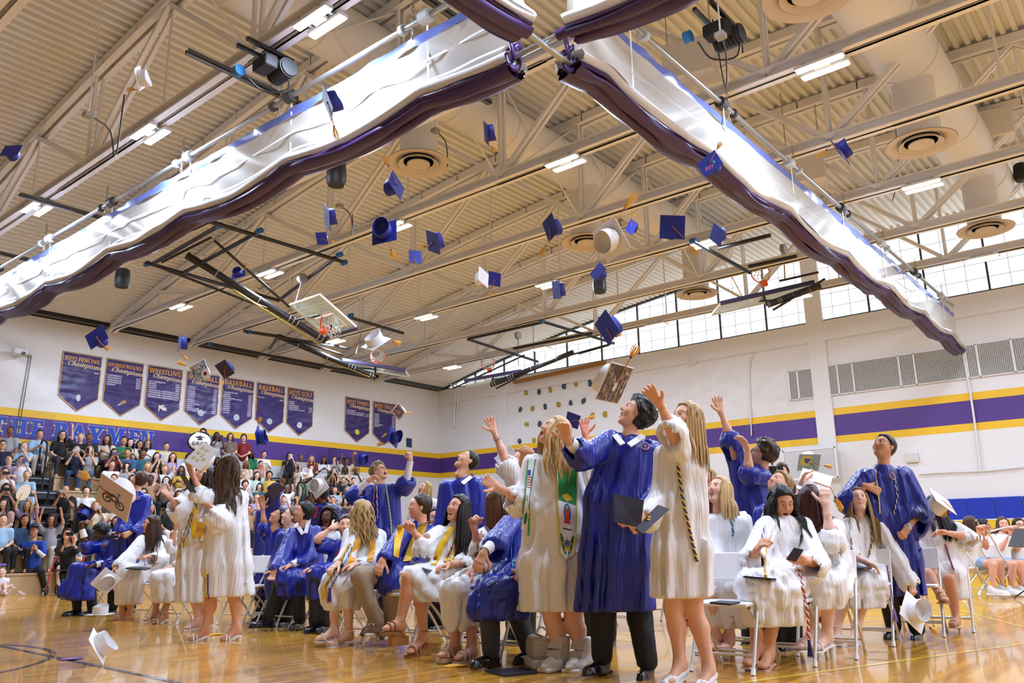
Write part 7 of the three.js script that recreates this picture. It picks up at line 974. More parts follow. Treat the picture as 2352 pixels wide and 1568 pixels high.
// ---------------------------------------------------------------- white folding chairs
const CHAIRW = M([0.82, 0.81, 0.80], 0.4), CHAIRM = M([0.66, 0.65, 0.62], 0.35, { metalness: 0.4 });
function chairProto() {
  const g = new THREE.Group();
  for (const s of [-1, 1]) {
    mesh('main_leg', tube([V(s * 0.215, 0.02, 0.25), V(s * 0.215, 0.44, 0.03), V(s * 0.21, 0.6, -0.07), V(s * 0.205, 0.8, -0.16)], 0.0125, 16, 8), CHAIRM, g);
    mesh('rear_leg', tube([V(s * 0.185, 0.02, -0.25), V(s * 0.185, 0.25, -0.06), V(s * 0.185, 0.42, 0.14)], 0.0115, 12, 8), CHAIRM, g);
    mesh('rubber_foot', bar(V(s * 0.215, 0, 0.258), V(s * 0.215, 0.04, 0.24), 0.018, 0.016, 8), CHAIRW, g); mesh('rubber_foot', bar(V(s * 0.185, 0, -0.266), V(s * 0.185, 0.04, -0.235), 0.018, 0.016, 8), CHAIRW, g);
  }
  mesh('stretcher', bar(V(-0.215, 0.12, 0.2), V(0.215, 0.12, 0.2), 0.009), CHAIRM, g); mesh('stretcher', bar(V(-0.185, 0.10, -0.18), V(0.185, 0.10, -0.18), 0.009), CHAIRM, g);
  const seatG = new RoundedBoxGeometry(0.40, 0.028, 0.40, 2, 0.013); const sp = seatG.attributes.position; for (let i = 0; i < sp.count; i++) sp.setY(i, sp.getY(i) - 0.012 * (1 - (sp.getX(i) / 0.2) ** 2)); seatG.computeVertexNormals(); mesh('seat', seatG.translate(0, 0.445, 0.03), CHAIRW, g);
  const bk = new RoundedBoxGeometry(0.44, 0.24, 0.026, 3, 0.012), bp = bk.attributes.position; for (let i = 0; i < bp.count; i++) { const x = bp.getX(i); bp.setZ(i, bp.getZ(i) - 0.025 * (1 - (x / 0.22) ** 2)); if (bp.getY(i) > 0.08) bp.setY(i, bp.getY(i) - 0.03 * Math.abs(x / 0.22) ** 4); } bk.computeVertexNormals(); mesh('backrest', bk.rotateX(-0.36).translate(0, 0.70, -0.10), CHAIRW, g);
  return g;
}
let chairP = null;
function chair(p, turn, label, group) { let c; if (!chairP) c = chairP = chairProto(); else c = chairP.clone(); c.name = numbered('folding_chair'); c.position.copy(p).setY(0); c.rotation.y = turn; scene.add(c); return tag(c, label, 'chair', group); }
const FACE = -Math.PI / 2 + 0.12;
[[[598, 1432], 'empty white folding chair behind the standing pair, nearer the blue gowned row'], [[566, 1432], 'empty white folding chair partly behind the standing person with wavy hair'], [[1686, 1535], 'empty white folding chair with folder on its seat, beside white pumps wearer'], [[2118, 1455], 'empty white folding chair behind the tall graduate with a wristwatch']].forEach(([p, l]) => chair(ground(...p), FACE, l, 'empty folding chairs'));
// chairs under the seated graduates: hip position on the floor
[[[240, 1310, 12.5], 'white folding chair under the seated graduate with braids'], [[360, 1312, 11.4], 'white folding chair under the graduate dangling a white cap'], [[432, 1318, 10.7], 'white folding chair behind the standing pair in white gowns'], [[644, 1325, 10.5], 'white folding chair under the blue gowned graduate with raised arm'], [[680, 1322, 10.0], 'white folding chair under the pale graduate in profile'], [[708, 1318, 9.9], 'white folding chair under the graduate with white collar and watch'], [[788, 1326, 9.55], 'white folding chair under the graduate wearing a cap'], [[838, 1322, 8.4], 'white folding chair under the wavy blond graduate'], [[946, 1322, 8.0], 'white folding chair under the khaki trousers wearer'], [[1040, 1330, 7.6], 'white folding chair under the crying laughing graduate'], [[1136, 1334, 7.0], 'white folding chair under the graduate with hidden face'], [[1204, 1336, 6.85], 'white folding chair under the graduate bending forward'], [[1674, 1332, 7.0], 'white folding chair under the laughing blond bob'], [[1806, 1332, 6.5], 'white folding chair under the phone reader'], [[1898, 1330, 6.85], 'white folding chair under the auburn haired graduate'], [[1986, 1330, 7.6], 'white folding chair under the ash blond graduate'], [[2166, 1305, 8.6], 'white folding chair under the graduate with black hair over the face']].forEach(([p, l]) => { chair(at(...p), FACE, l, 'folding chairs under graduates'); });
[[1430, 1440], [1290, 1440], [1500, 1420], [1600, 1430], [900, 1400], [1800, 1420], [2010, 1400], [500, 1400]].forEach((p, i) => chair(ground(...p), FACE, `white folding chair in the second row, ${['behind the laughing curly graduate', 'behind the flag stole wearer', 'between blue gown and white pumps', 'behind the white pumps wearer', 'behind khaki trousers', 'behind the phone reader', 'behind the tall graduate', 'behind the wavy haired graduate'][i]}`, 'second row chairs'));
// ---------------------------------------------------------------- mortarboard caps, posed from the four board corners seen in the photograph
const CAPB = M([0.010, 0.022, 0.27], 0.55, { side: THREE.DoubleSide }), CAPD = M([0.022, 0.012, 0.075], 0.5, { side: THREE.DoubleSide }), CAPW = M([0.82, 0.81, 0.82], 0.55, { side: THREE.DoubleSide }), TASG = M([0.80, 0.42, 0.04], 0.6), TASO = M([0.72, 0.25, 0.03], 0.6);
const BOARD = new RoundedBoxGeometry(0.24, 0.006, 0.24, 1, 0.0028);
const DOME = (() => { const pts = [[0.074, 0.0], [0.084, 0.02], [0.086, 0.045], [0.083, 0.085], [0.080, 0.085], [0.082, 0.045], [0.078, 0.012], [0.001, 0.012]].map((p) => new THREE.Vector2(...p)); const g = new THREE.LatheGeometry(pts, 32), P = g.attributes.position; for (let i = 0; i < P.count; i++) { const a = Math.atan2(P.getZ(i), P.getX(i)), y = P.getY(i); P.setXYZ(i, P.getX(i) * 0.95, y * (1 + 0.35 * Math.max(0, Math.cos(a + 1.57)) * (y > 0.04 ? 1 : 0)), P.getZ(i) * 1.12); } g.computeVertexNormals(); return g; })();
const BUTTON = new THREE.SphereGeometry(0.009, 12, 8).scale(1, 0.5, 1);
function poseFromCorners(c, domePx, front) {
  const e1 = [(c[1][0] - c[0][0] + c[2][0] - c[3][0]) / 2, (c[1][1] - c[0][1] + c[2][1] - c[3][1]) / 2], e2 = [(c[3][0] - c[0][0] + c[2][0] - c[1][0]) / 2, (c[3][1] - c[0][1] + c[2][1] - c[1][1]) / 2];
  const a = e1[0] ** 2 + e1[1] ** 2, b = e2[0] ** 2 + e2[1] ** 2, d = e1[0] * e2[0] + e1[1] * e2[1], q = ((a + b) + Math.sqrt((a - b) ** 2 + 4 * d * d)) / 2 + 1e-3, s = Math.sqrt(q) / 0.24, cx = (c[0][0] + c[1][0] + c[2][0] + c[3][0]) / 4, cy = (c[0][1] + c[1][1] + c[2][1] + c[3][1]) / 4;
  let best = null; const hint = domePx ? [domePx[0] - cx, -(domePx[1] - cy)] : [0.01, 0.01];
  for (const sg of [1, -1]) { let Z1 = sg * Math.sqrt(Math.max(q - a, 1e-6)), Z2 = Math.abs(Z1) > 1e-2 ? -d / Z1 : sg * Math.sqrt(Math.max(q - b, 0)); const E1 = V(e1[0], -e1[1], Z1).normalize(), E2 = V(e2[0], -e2[1], Z2).normalize(), n = new THREE.Vector3().crossVectors(E1, E2).normalize(); if ((n.z > 0) !== !!front) n.negate(); const sc = n.x * hint[0] + n.y * hint[1]; if (!best || sc > best.sc) best = { sc, E1, n }; }
  const toW = (v) => camR.clone().multiplyScalar(v.x).addScaledVector(camU, v.y).addScaledVector(camF, -v.z), dir = rayDir(cx, cy), pos = EYE.clone().addScaledVector(dir, FPX / s), y = toW(best.n).normalize(), x = toW(best.E1).addScaledVector(y, -toW(best.E1).dot(y)).normalize(), z = new THREE.Vector3().crossVectors(x, y);
  return { pos, x, y, z, s };
}
function gradCap(label, c, o = {}) {
  const P = poseFromCorners(c, o.dome, o.front), g = thing('graduation_cap', label, 'graduation cap', P.pos, o.group || 'thrown graduation caps'), m4 = new THREE.Matrix4().makeBasis(P.x, P.y, P.z), mat = o.mat || CAPB;
  const bm = mesh('board', BOARD.clone().applyMatrix4(m4), mat, g);
  if (o.print) { const fr = P.y.clone().multiplyScalar(-0.0042); const pl = new THREE.PlaneGeometry(0.228, 0.228); const dx = P.x.clone(), nn = P.y.clone().negate(), dy = new THREE.Vector3().crossVectors(nn, dx); pl.applyMatrix4(new THREE.Matrix4().makeBasis(dx, dy, nn).setPosition(fr)); mesh('decorated_top', pl, o.print, bm); }
  mesh('skullcap', DOME.clone().applyMatrix4(m4), o.domeMat || mat, g);
  const out = P.y.clone().multiplyScalar(-0.005); mesh('button', BUTTON.clone().applyMatrix4(m4).translate(out.x, out.y, out.z), mat, g);
  if (o.tassel) {
    const dz = (o.tdz || 0), tw = rayDir(...o.tassel), e = EYE.clone().addScaledVector(tw, P.pos.clone().sub(EYE).dot(camF) + dz).sub(P.pos); const L = e.length(), dirE = e.clone().normalize();
    const inPl = e.clone().addScaledVector(P.y, -e.dot(P.y)); const edge = inPl.length() > 0.01 ? inPl.normalize().multiplyScalar(0.125) : P.x.clone().multiplyScalar(0.125), lift = P.y.clone().multiplyScalar(-0.008); edge.add(lift);
    let end = e; const dr = end.clone().sub(edge); let dl = dr.length(); if (dl < 0.12) { end = edge.clone().addScaledVector(dr.lengthSq() > 1e-6 ? dr.normalize() : V(0, -1, 0), 0.13); dl = 0.13; } if (dl > 0.26) { end = edge.clone().addScaledVector(end.clone().sub(edge).normalize(), 0.26); }
    const knot = edge.clone().lerp(end, 0.45), tdir = end.clone().sub(knot).normalize();
    const t = mesh('tassel', [tube([lift, edge.clone().multiplyScalar(0.6).add(lift.clone().multiplyScalar(0.4)), edge, knot], 0.0035, 14, 5)], o.tmat === 'n' ? CAPB : TASO, g); mesh('tassel_knot', bar(knot.clone().addScaledVector(tdir, -0.008), knot.clone().addScaledVector(tdir, 0.014), 0.009, 0.008, 8), M([0.08, 0.02, 0.15], 0.5), t);
    const fr = []; const u = new THREE.Vector3().crossVectors(tdir, Math.abs(tdir.y) < 0.9 ? UP : V(1, 0, 0)).normalize(), w = new THREE.Vector3().crossVectors(tdir, u), FL = Math.max(0.07, knot.distanceTo(end)); for (let k = 0; k < 16; k++) { const a = k * 2.4, r = 0.004 + 0.012 * Math.sqrt(k / 16), p0 = knot.clone().addScaledVector(u, Math.cos(a) * 0.004).addScaledVector(w, Math.sin(a) * 0.004), p2 = knot.clone().addScaledVector(tdir, FL * rr(0.85, 1.1)).addScaledVector(u, Math.cos(a) * r * 1.6).addScaledVector(w, Math.sin(a) * r * 1.6), p1 = p0.clone().lerp(p2, 0.5).addScaledVector(u, Math.cos(a) * r * 0.6).addScaledVector(w, Math.sin(a) * r * 0.6); fr.push(tube([p0, p1, p2], 0.0028, 4, 4)); } const f = mesh('fringe', fr, TASG, t); f.userData.kind = 'stuff';
  }
  return g;
}
const printTex = (draw) => new THREE.MeshPhysicalMaterial({ map: canvasTex(256, 256, draw), roughness: 0.5, side: THREE.DoubleSide });
const speck = (g, cols, n, a, b) => { for (let i = 0; i < n; i++) { g.fillStyle = cols[Math.floor(rnd() * cols.length)]; g.fillRect(rnd() * 256, rnd() * 256, rr(a, b), rr(a, b)); } };
const P_MOTO = printTex((g) => { g.fillStyle = '#cdbfd6'; g.fillRect(0, 0, 256, 256); g.save(); g.translate(128, 132); g.strokeStyle = '#34305c'; g.fillStyle = '#4a4674'; g.lineWidth = 13; for (const x of [-56, 56]) { g.beginPath(); g.arc(x, 30, 32, 0, 7); g.stroke(); g.beginPath(); g.arc(x, 30, 10, 0, 7); g.fill(); } g.beginPath(); g.moveTo(-60, 20); g.quadraticCurveTo(-40, -40, 10, -34); g.lineTo(40, -10); g.lineTo(58, 26); g.lineTo(10, 34); g.lineTo(-20, 30); g.fill(); g.fillRect(-74, -24, 50, 16); g.fillRect(26, -62, 10, 50); g.fillRect(14, -64, 34, 9); g.fillStyle = '#b9b4d8'; g.fillRect(-16, -10, 34, 22); g.restore(); });
const P_BROWN = printTex((g) => { g.fillStyle = '#5a4a42'; g.fillRect(0, 0, 256, 256); for (let i = 0; i < 500; i++) { g.fillStyle = ['#2c211d', '#8f7c70', '#c7b8ac', '#46352d', '#3a2c4c'][Math.floor(rnd() * 5)]; g.fillRect(rnd() * 256, rnd() * 256, rr(3, 9), rr(14, 44)); } g.fillStyle = '#d9d2ea'; g.fillRect(128, 110, 26, 70); });
const P_BLUEWHITE = printTex((g) => { g.fillStyle = '#e8eaf0'; g.fillRect(0, 0, 256, 256); speck(g, ['#16305c', '#2d5a8c', '#0f1d38', '#cfd8e4', '#5f87ad'], 900, 4, 13); g.fillStyle = '#ece8ee'; g.beginPath(); g.arc(206, 200, 70, 0, 7); g.fill(); g.fillStyle = '#8a2032'; g.beginPath(); g.arc(196, 196, 30, 0, 7); g.fill(); g.fillStyle = '#2a1a24'; g.fillRect(190, 190, 24, 26); });
const P_PHOTO = printTex((g) => { g.fillStyle = '#ece9ee'; g.fillRect(0, 0, 256, 256); g.fillStyle = '#3a3f5c'; g.fillRect(26, 26, 204, 204); speck(g, ['#22263c', '#6a7090', '#b8b6c4', '#c0654a'], 260, 6, 22); g.fillStyle = '#cf7a58'; g.fillRect(108, 80, 42, 100); });
const P_GOLD = printTex((g) => { g.fillStyle = '#f0eef0'; g.fillRect(0, 0, 256, 256); g.fillStyle = '#c9bd83'; for (const [x, y] of [[40, 40], [110, 40], [40, 100], [110, 100], [40, 165], [110, 165], [170, 130]]) g.fillRect(x, y, 50, 40); speck(g, ['#ffffff', '#e6e2e8'], 300, 3, 10); });
const P_RIT = printTex((g) => { g.fillStyle = '#122a9c'; g.fillRect(0, 0, 256, 256); g.save(); g.translate(128, 128); g.rotate(0.35); g.fillStyle = '#ff5a22'; g.font = 'italic bold 74px sans-serif'; g.textAlign = 'center'; g.fillText('RIT', -20, 80); g.fillStyle = '#0a0f2c'; g.fillRect(-30, -40, 30, 46); g.fillRect(10, -48, 18, 40); g.fillStyle = '#39c0c8'; g.beginPath(); g.moveTo(46, -40); g.lineTo(76, 10); g.lineTo(50, 30); g.lineTo(60, -6); g.lineTo(34, 6); g.fill(); g.restore(); });
const P_ART = printTex((g) => { g.fillStyle = '#8fb6c8'; g.fillRect(0, 0, 256, 256); speck(g, ['#a8ccd8', '#7aa6bc', '#c8dce4', '#6d98b4'], 700, 3, 8); g.fillStyle = '#d8cf5a'; g.beginPath(); g.ellipse(90, 96, 70, 84, 0.3, 0, 7); g.fill(); g.fillStyle = '#2455a8'; g.beginPath(); g.moveTo(60, 60); g.lineTo(150, 70); g.lineTo(120, 120); g.lineTo(150, 150); g.lineTo(80, 130); g.fill(); g.strokeStyle = '#3a4c70'; g.lineWidth = 8; g.beginPath(); g.moveTo(150, 150); g.quadraticCurveTo(220, 170, 190, 240); g.stroke(); });
const P_JET = printTex((g) => { g.fillStyle = '#eceaf0'; g.fillRect(0, 0, 256, 256); g.strokeStyle = '#2a2438'; g.lineWidth = 10; g.beginPath(); g.moveTo(40, 30); g.lineTo(220, 60); g.stroke(); g.fillStyle = '#2f62a4'; g.beginPath(); g.ellipse(140, 130, 90, 26, 0.25, 0, 7); g.fill(); g.fillStyle = '#171a30'; g.beginPath(); g.arc(70, 112, 24, 0, 7); g.fill(); speck(g, ['#7ea6d0', '#1c3a6c'], 0, 3, 8); });
const P_BLUEGLIT = printTex((g) => { g.fillStyle = '#eceaf2'; g.fillRect(0, 0, 256, 256); g.fillStyle = '#2a5ec4'; g.fillRect(20, 110, 216, 60); speck(g, ['#4a86e0', '#1c46a0', '#dfe6f4'], 0, 3, 8); g.strokeStyle = '#3a6ac8'; g.lineWidth = 5; g.strokeRect(30, 190, 196, 14); g.fillStyle = '#6a98e8'; for (let i = 0; i < 50; i++) g.fillRect(24 + rnd() * 208, 112 + rnd() * 54, 6, 6); });
const thrown = [
  ['thrown blue cap over the curtain, showing its puffed skullcap', [[732, 214], [749, 199], [773, 256], [756, 272]], { dome: [778, 234], tassel: [774, 320] }],
  ['thrown blue cap with loose gold tassel rising beside the round diffuser', [[901, 389], [923, 425], [922, 462], [895, 421]], { dome: [884, 432], tassel: [880, 360] }],
  ['thrown blue cap seen edgewise under the pendant loudspeaker', [[741, 467], [763, 487], [760, 533], [738, 507]], { dome: [770, 494] }],
  ['small thrown blue cap below the edgewise one, orange tassel', [[724, 533], [751, 535], [755, 560], [727, 562]], { dome: [735, 540], tassel: [764, 553] }],
  ['large thrown blue cap flying open side up before a ceiling light', [[852, 514], [909, 502], [915, 553], [856, 565]], { dome: [884, 515], front: true, tassel: [908, 594] }],
  ['small dark thrown blue cap between two larger ones', [[939, 574], [967, 575], [969, 606], [941, 603]], { dome: [950, 585], tassel: [950, 604] }],
  ['thrown blue cap hanging high beneath the duct, seen edge on', [[1110, 274], [1121, 296], [1123, 338], [1112, 316]], { dome: [1136, 306], tassel: [1131, 340] }],
  ['thrown blue cap with a gold tassel curling off one edge', [[977, 526], [1009, 540], [1012, 586], [981, 572]], { dome: [1022, 549], tassel: [972, 566] }],
  ['thrown blue cap tilted beside the truss, tassel trailing below', [[1247, 508], [1266, 490], [1282, 535], [1261, 555]], { dome: [1288, 510], tassel: [1242, 586] }],
  ['thrown blue cap touching a small white cap', [[1122, 621], [1151, 630], [1149, 659], [1120, 653]], { dome: [1130, 632], tassel: [1125, 682] }],
  ['small thrown white cap touching a blue cap', [[1100, 611], [1122, 628], [1120, 662], [1099, 643]], { mat: CAPW, dome: [1108, 640] }],
  ['thrown blue cap crossing in front of a far ceiling light', [[1268, 643], [1283, 647], [1288, 685], [1272, 687]], { dome: [1290, 660] }],
  ['largest thrown white cap, open side toward the camera', [[1407, 498], [1443, 571], [1399, 600], [1363, 531]], { mat: CAPW, dome: [1384, 562], front: true, tassel: [1460, 447] }],
  ['small thrown blue cap right beside the largest white cap', [[1450, 500], [1463, 517], [1451, 541], [1438, 526]], { dome: [1455, 522], tassel: [1458, 496] }],
  ['flat square thrown blue cap near the curtain edge', [[1518, 492], [1575, 495], [1571, 551], [1514, 548]], { dome: [1545, 524], tassel: [1600, 584] }],
  ['thrown blue cap in front of a ceiling light by the goal', [[1636, 510], [1662, 535], [1650, 568], [1640, 545]], { dome: [1666, 540] }],
  ['thrown blue cap above a black pendant loudspeaker', [[1357, 625], [1378, 603], [1392, 616], [1365, 650]], { dome: [1388, 640] }],
  ['thrown blue cap before the clerestory windows', [[1369, 748], [1389, 706], [1419, 763], [1399, 789]], { dome: [1412, 764], tassel: [1416, 772] }],
  ['thrown cap with brown photo print above the curly haired graduate', [[1396, 830], [1463, 845], [1421, 932], [1366, 914]], { mat: CAPW, dome: [1376, 862], tassel: [1457, 806], print: P_BROWN }],
  ['thrown blue cap behind the raised hands near the climbing holds', [[1303, 944], [1334, 954], [1326, 986], [1298, 976]], { dome: [1320, 975], tassel: [1366, 956] }],
  ['thrown blue cap printed RIT in orange over the curtain', [[1606, 370], [1643, 344], [1655, 380], [1620, 410]], { dome: [1650, 388], tassel: [1656, 326], print: P_RIT }],
  ['thrown blue cap past the curtain, puffed side showing', [[1905, 322], [1934, 336], [1958, 380], [1922, 362]], { dome: [1948, 332], front: true, tassel: [1878, 360] }],
  ['thrown blue cap diamond shaped above the first banners', [[190, 772], [228, 744], [254, 776], [216, 803]], { dome: [222, 774], tassel: [246, 800] }],
  ['small thrown blue cap above the wrestling banner', [[403, 773], [423, 766], [423, 801], [403, 808]], { dome: [428, 786], tassel: [430, 826] }],
  ['thrown cap with blue and white speckled print before banners', [[432, 843], [468, 824], [488, 862], [448, 882]], { mat: CAPW, dome: [490, 856], tassel: [408, 831], print: P_BLUEWHITE }],
  ['thrown dark topped cap with blue skullcap before banners', [[491, 840], [521, 824], [542, 857], [511, 871]], { mat: CAPD, domeMat: CAPB, dome: [543, 848], tassel: [512, 876] }],
  ['thrown blue cap edge on beneath the baseball banner', [[590, 976], [594, 990], [596, 1032], [592, 1018]], { dome: [606, 1004], tassel: [597, 962] }],
  ['thrown blue cap above the raised phone by the last banner', [[899, 979], [914, 999], [912, 1032], [892, 1006]], { dome: [922, 1004], front: true, tassel: [866, 1021] }],
  ['thrown blue cap in front of the black guard rail', [[823, 1040], [841, 1040], [840, 1066], [824, 1070]], { dome: [836, 1056], front: true, tassel: [813, 1040] }],
  ['thrown white cap with picture print near the last banner', [[896, 943], [916, 925], [934, 946], [916, 969]], { mat: CAPW, dome: [926, 948], tassel: [940, 948], print: P_PHOTO }],
  ['thrown dark blue cap before the crowd behind the graduates', [[640, 1106], [652, 1122], [627, 1147], [611, 1132]], { mat: CAPD, dome: [626, 1120] }],
  ['thrown cap with lavender motorcycle print and orange tassel', [[242, 1083], [320, 1130], [285, 1203], [205, 1156]], { mat: CAPW, dome: [302, 1112], tassel: [190, 1090], print: P_MOTO }],
  ['thrown white cap high up beside the truss diagonal', [[316, 147], [323, 168], [324, 214], [317, 190]], { mat: CAPW, dome: [336, 181], tassel: [313, 206] }],
  ['thrown blue cap at the picture edge below the truss', [[4, 331], [45, 330], [48, 358], [8, 362]], { dome: [28, 350] }],
  ['small thrown blue cap in front of the big goal mast', [[528, 628], [560, 618], [566, 634], [538, 643]], { dome: [546, 622], front: true, tassel: [566, 606] }],
  ['thrown white cap hovering over a basketball net', [[826, 797], [862, 806], [899, 777], [866, 770]], { mat: CAPW, dome: [858, 768], front: true, tassel: [914, 788] }],
  ['thrown cap with glittering sky blue and yellow art top', [[1832, 1040], [1881, 1041], [1884, 1082], [1835, 1084]], { mat: CAPW, dome: [1858, 1060], tassel: [1911, 1072], print: P_ART }],
  ['white cap flat in the air before the far crowd', [[688, 1086], [712, 1078], [722, 1092], [698, 1098]], { mat: CAPW, dome: [706, 1078], front: true }],
];
for (const t of thrown) gradCap(...t);
const held = [
  ['blue cap lifted by the seated graduate with braids', [[194, 1149], [224, 1176], [199, 1196], [169, 1178]], { dome: [201, 1178], front: true, mat: CAPD, domeMat: CAPB, tassel: [210, 1204] }],
  ['white cap dangling from the hand of a smiling seated graduate', [[244, 1303], [269, 1331], [244, 1369], [215, 1333]], { mat: CAPW, dome: [252, 1338], front: true }],
  ['white cap with gold blocks lifted by the wavy haired graduate', [[455, 1015], [505, 1037], [468, 1074], [423, 1061]], { mat: CAPW, dome: [466, 1052], print: P_GOLD }],
  ['white cap held open side out before the hooded graduate', [[736, 1085], [759, 1117], [727, 1146], [702, 1112]], { mat: CAPW, dome: [726, 1117], front: true }],
  ['white cap lying crown up in the lap of the phone reader', [[1763, 1248], [1798, 1243], [1833, 1247], [1798, 1252]], { mat: CAPW, dome: [1797, 1226], front: false }],
  ['white cap held over auburn hair, gold tassel hanging', [[1857, 1081], [1916, 1094], [1886, 1136], [1825, 1119]], { mat: CAPW, dome: [1866, 1130], tassel: [1932, 1169] }],
  ['white cap dangling low from the ash blond graduate', [[2092, 1364], [2143, 1406], [2106, 1453], [2055, 1399]], { mat: CAPW, dome: [2106, 1397], front: true, tassel: [2148, 1450] }],
  ['white cap slipping off the black haired graduate', [[2143, 1124], [2196, 1154], [2183, 1180], [2136, 1142]], { mat: CAPW, dome: [2150, 1165], tassel: [2164, 1180] }],
  ['white cap with blue glitter band behind the stretched arm', [[1173, 1025], [1193, 1049], [1154, 1073], [1134, 1056]], { mat: CAPW, dome: [1168, 1056], print: P_BLUEGLIT }],
  ['blue cap worn by the mustached graduate', [[768, 1187], [786, 1168], [815, 1176], [800, 1192]], { dome: [793, 1192], mat: CAPD, domeMat: CAPB }],
];
for (const t of held) gradCap(t[0], t[1], { ...t[2], group: 'caps held or worn' });
{ // two white caps dropped on the floor
  const a = gradCap('white cap standing on its edge on the floor, jet print', [[198, 1444], [226, 1449], [250, 1518], [229, 1512]], { mat: CAPW, dome: [246, 1474], print: P_JET, group: 'caps on the floor' }); a.updateMatrixWorld(true); const bb = new THREE.Box3().setFromObject(a); const sc = 0; a.position.addScaledVector(a.position.clone().sub(EYE).normalize(), 0); if (Math.abs(bb.min.y) > 0.002) { const k = (EYE.y) / (EYE.y - bb.min.y); a.position.sub(EYE).multiplyScalar(k).add(EYE); const b2 = new THREE.Box3().setFromObject(a); a.position.y -= b2.min.y; }
  const p = ground(226, 1447), f = gradCap('white cap lying flat on the floor behind the standing one', [[1100, 700], [1200, 700], [1200, 800], [1100, 800]], { mat: CAPW, group: 'caps on the floor' }); f.position.copy(p); f.rotation.set(0, 0, 0); const q = new THREE.Quaternion().setFromUnitVectors(camF.clone().normalize(), V(0, 1, 0)); f.quaternion.copy(q); f.updateMatrixWorld(true); const b = new THREE.Box3().setFromObject(f); f.position.y -= b.min.y;
  for (const [px, py, l] of [[178, 1515, 'purple and gold tassel on the floor by the black line'], [1060, 1531, 'gold and purple tassel on the floor by tan sandals'], [505, 1458, 'gold tassel on the floor behind the white mules']]) { const e = ground(px, py), s = []; for (let k = 0; k < 18; k++) s.push(tube([e.clone().add(V(rr(-0.03, 0.03), 0.008, rr(-0.03, 0.03))), e.clone().add(V(rr(-0.06, 0.06), 0.012, rr(-0.06, 0.02))), e.clone().add(V(rr(-0.12, 0.02), 0.006, rr(-0.14, 0)))], 0.004, 5, 4)); const t = mesh('tassel', s, k3(px)); top(t, l, 'tassel', 'tassels on the floor'); }
  function k3(px) { return px < 300 ? PURPLET : TASG; }
}
// ---------------------------------------------------------------- folders, phones, bag
function slab(name, label, cat, pts, thick, mat, group) { const P = pts.map((q) => q.isVector3 ? q : at(...q)), c = P.reduce((a, b) => a.add(b), V(0, 0, 0)).divideScalar(4), n = new THREE.Vector3().crossVectors(P[1].clone().sub(P[0]), P[3].clone().sub(P[0])).normalize().multiplyScalar(thick / 2), v = [...P.map((q) => q.clone().sub(c).add(n)), ...P.map((q) => q.clone().sub(c).sub(n))], f = [0, 1, 2, 0, 2, 3, 4, 6, 5, 4, 7, 6]; for (let k = 0; k < 4; k++) { const b = (k + 1) % 4; f.push(k, k + 4, b, b, k + 4, b + 4); } const g = new THREE.BufferGeometry(); g.setAttribute('position', new THREE.Float32BufferAttribute(v.flatMap((q) => [q.x, q.y, q.z]), 3)); g.setIndex(f); const h = g.toNonIndexed(); h.computeVertexNormals(); const m = mesh(name, h, mat.clone()); m.material.side = THREE.DoubleSide; m.position.copy(c); return top(m, label, cat, group); }
const PAGES = M([0.75, 0.73, 0.68], 0.7), SCREEN = M([0.01, 0.01, 0.012], 0.12);
const F = 'diploma folders';
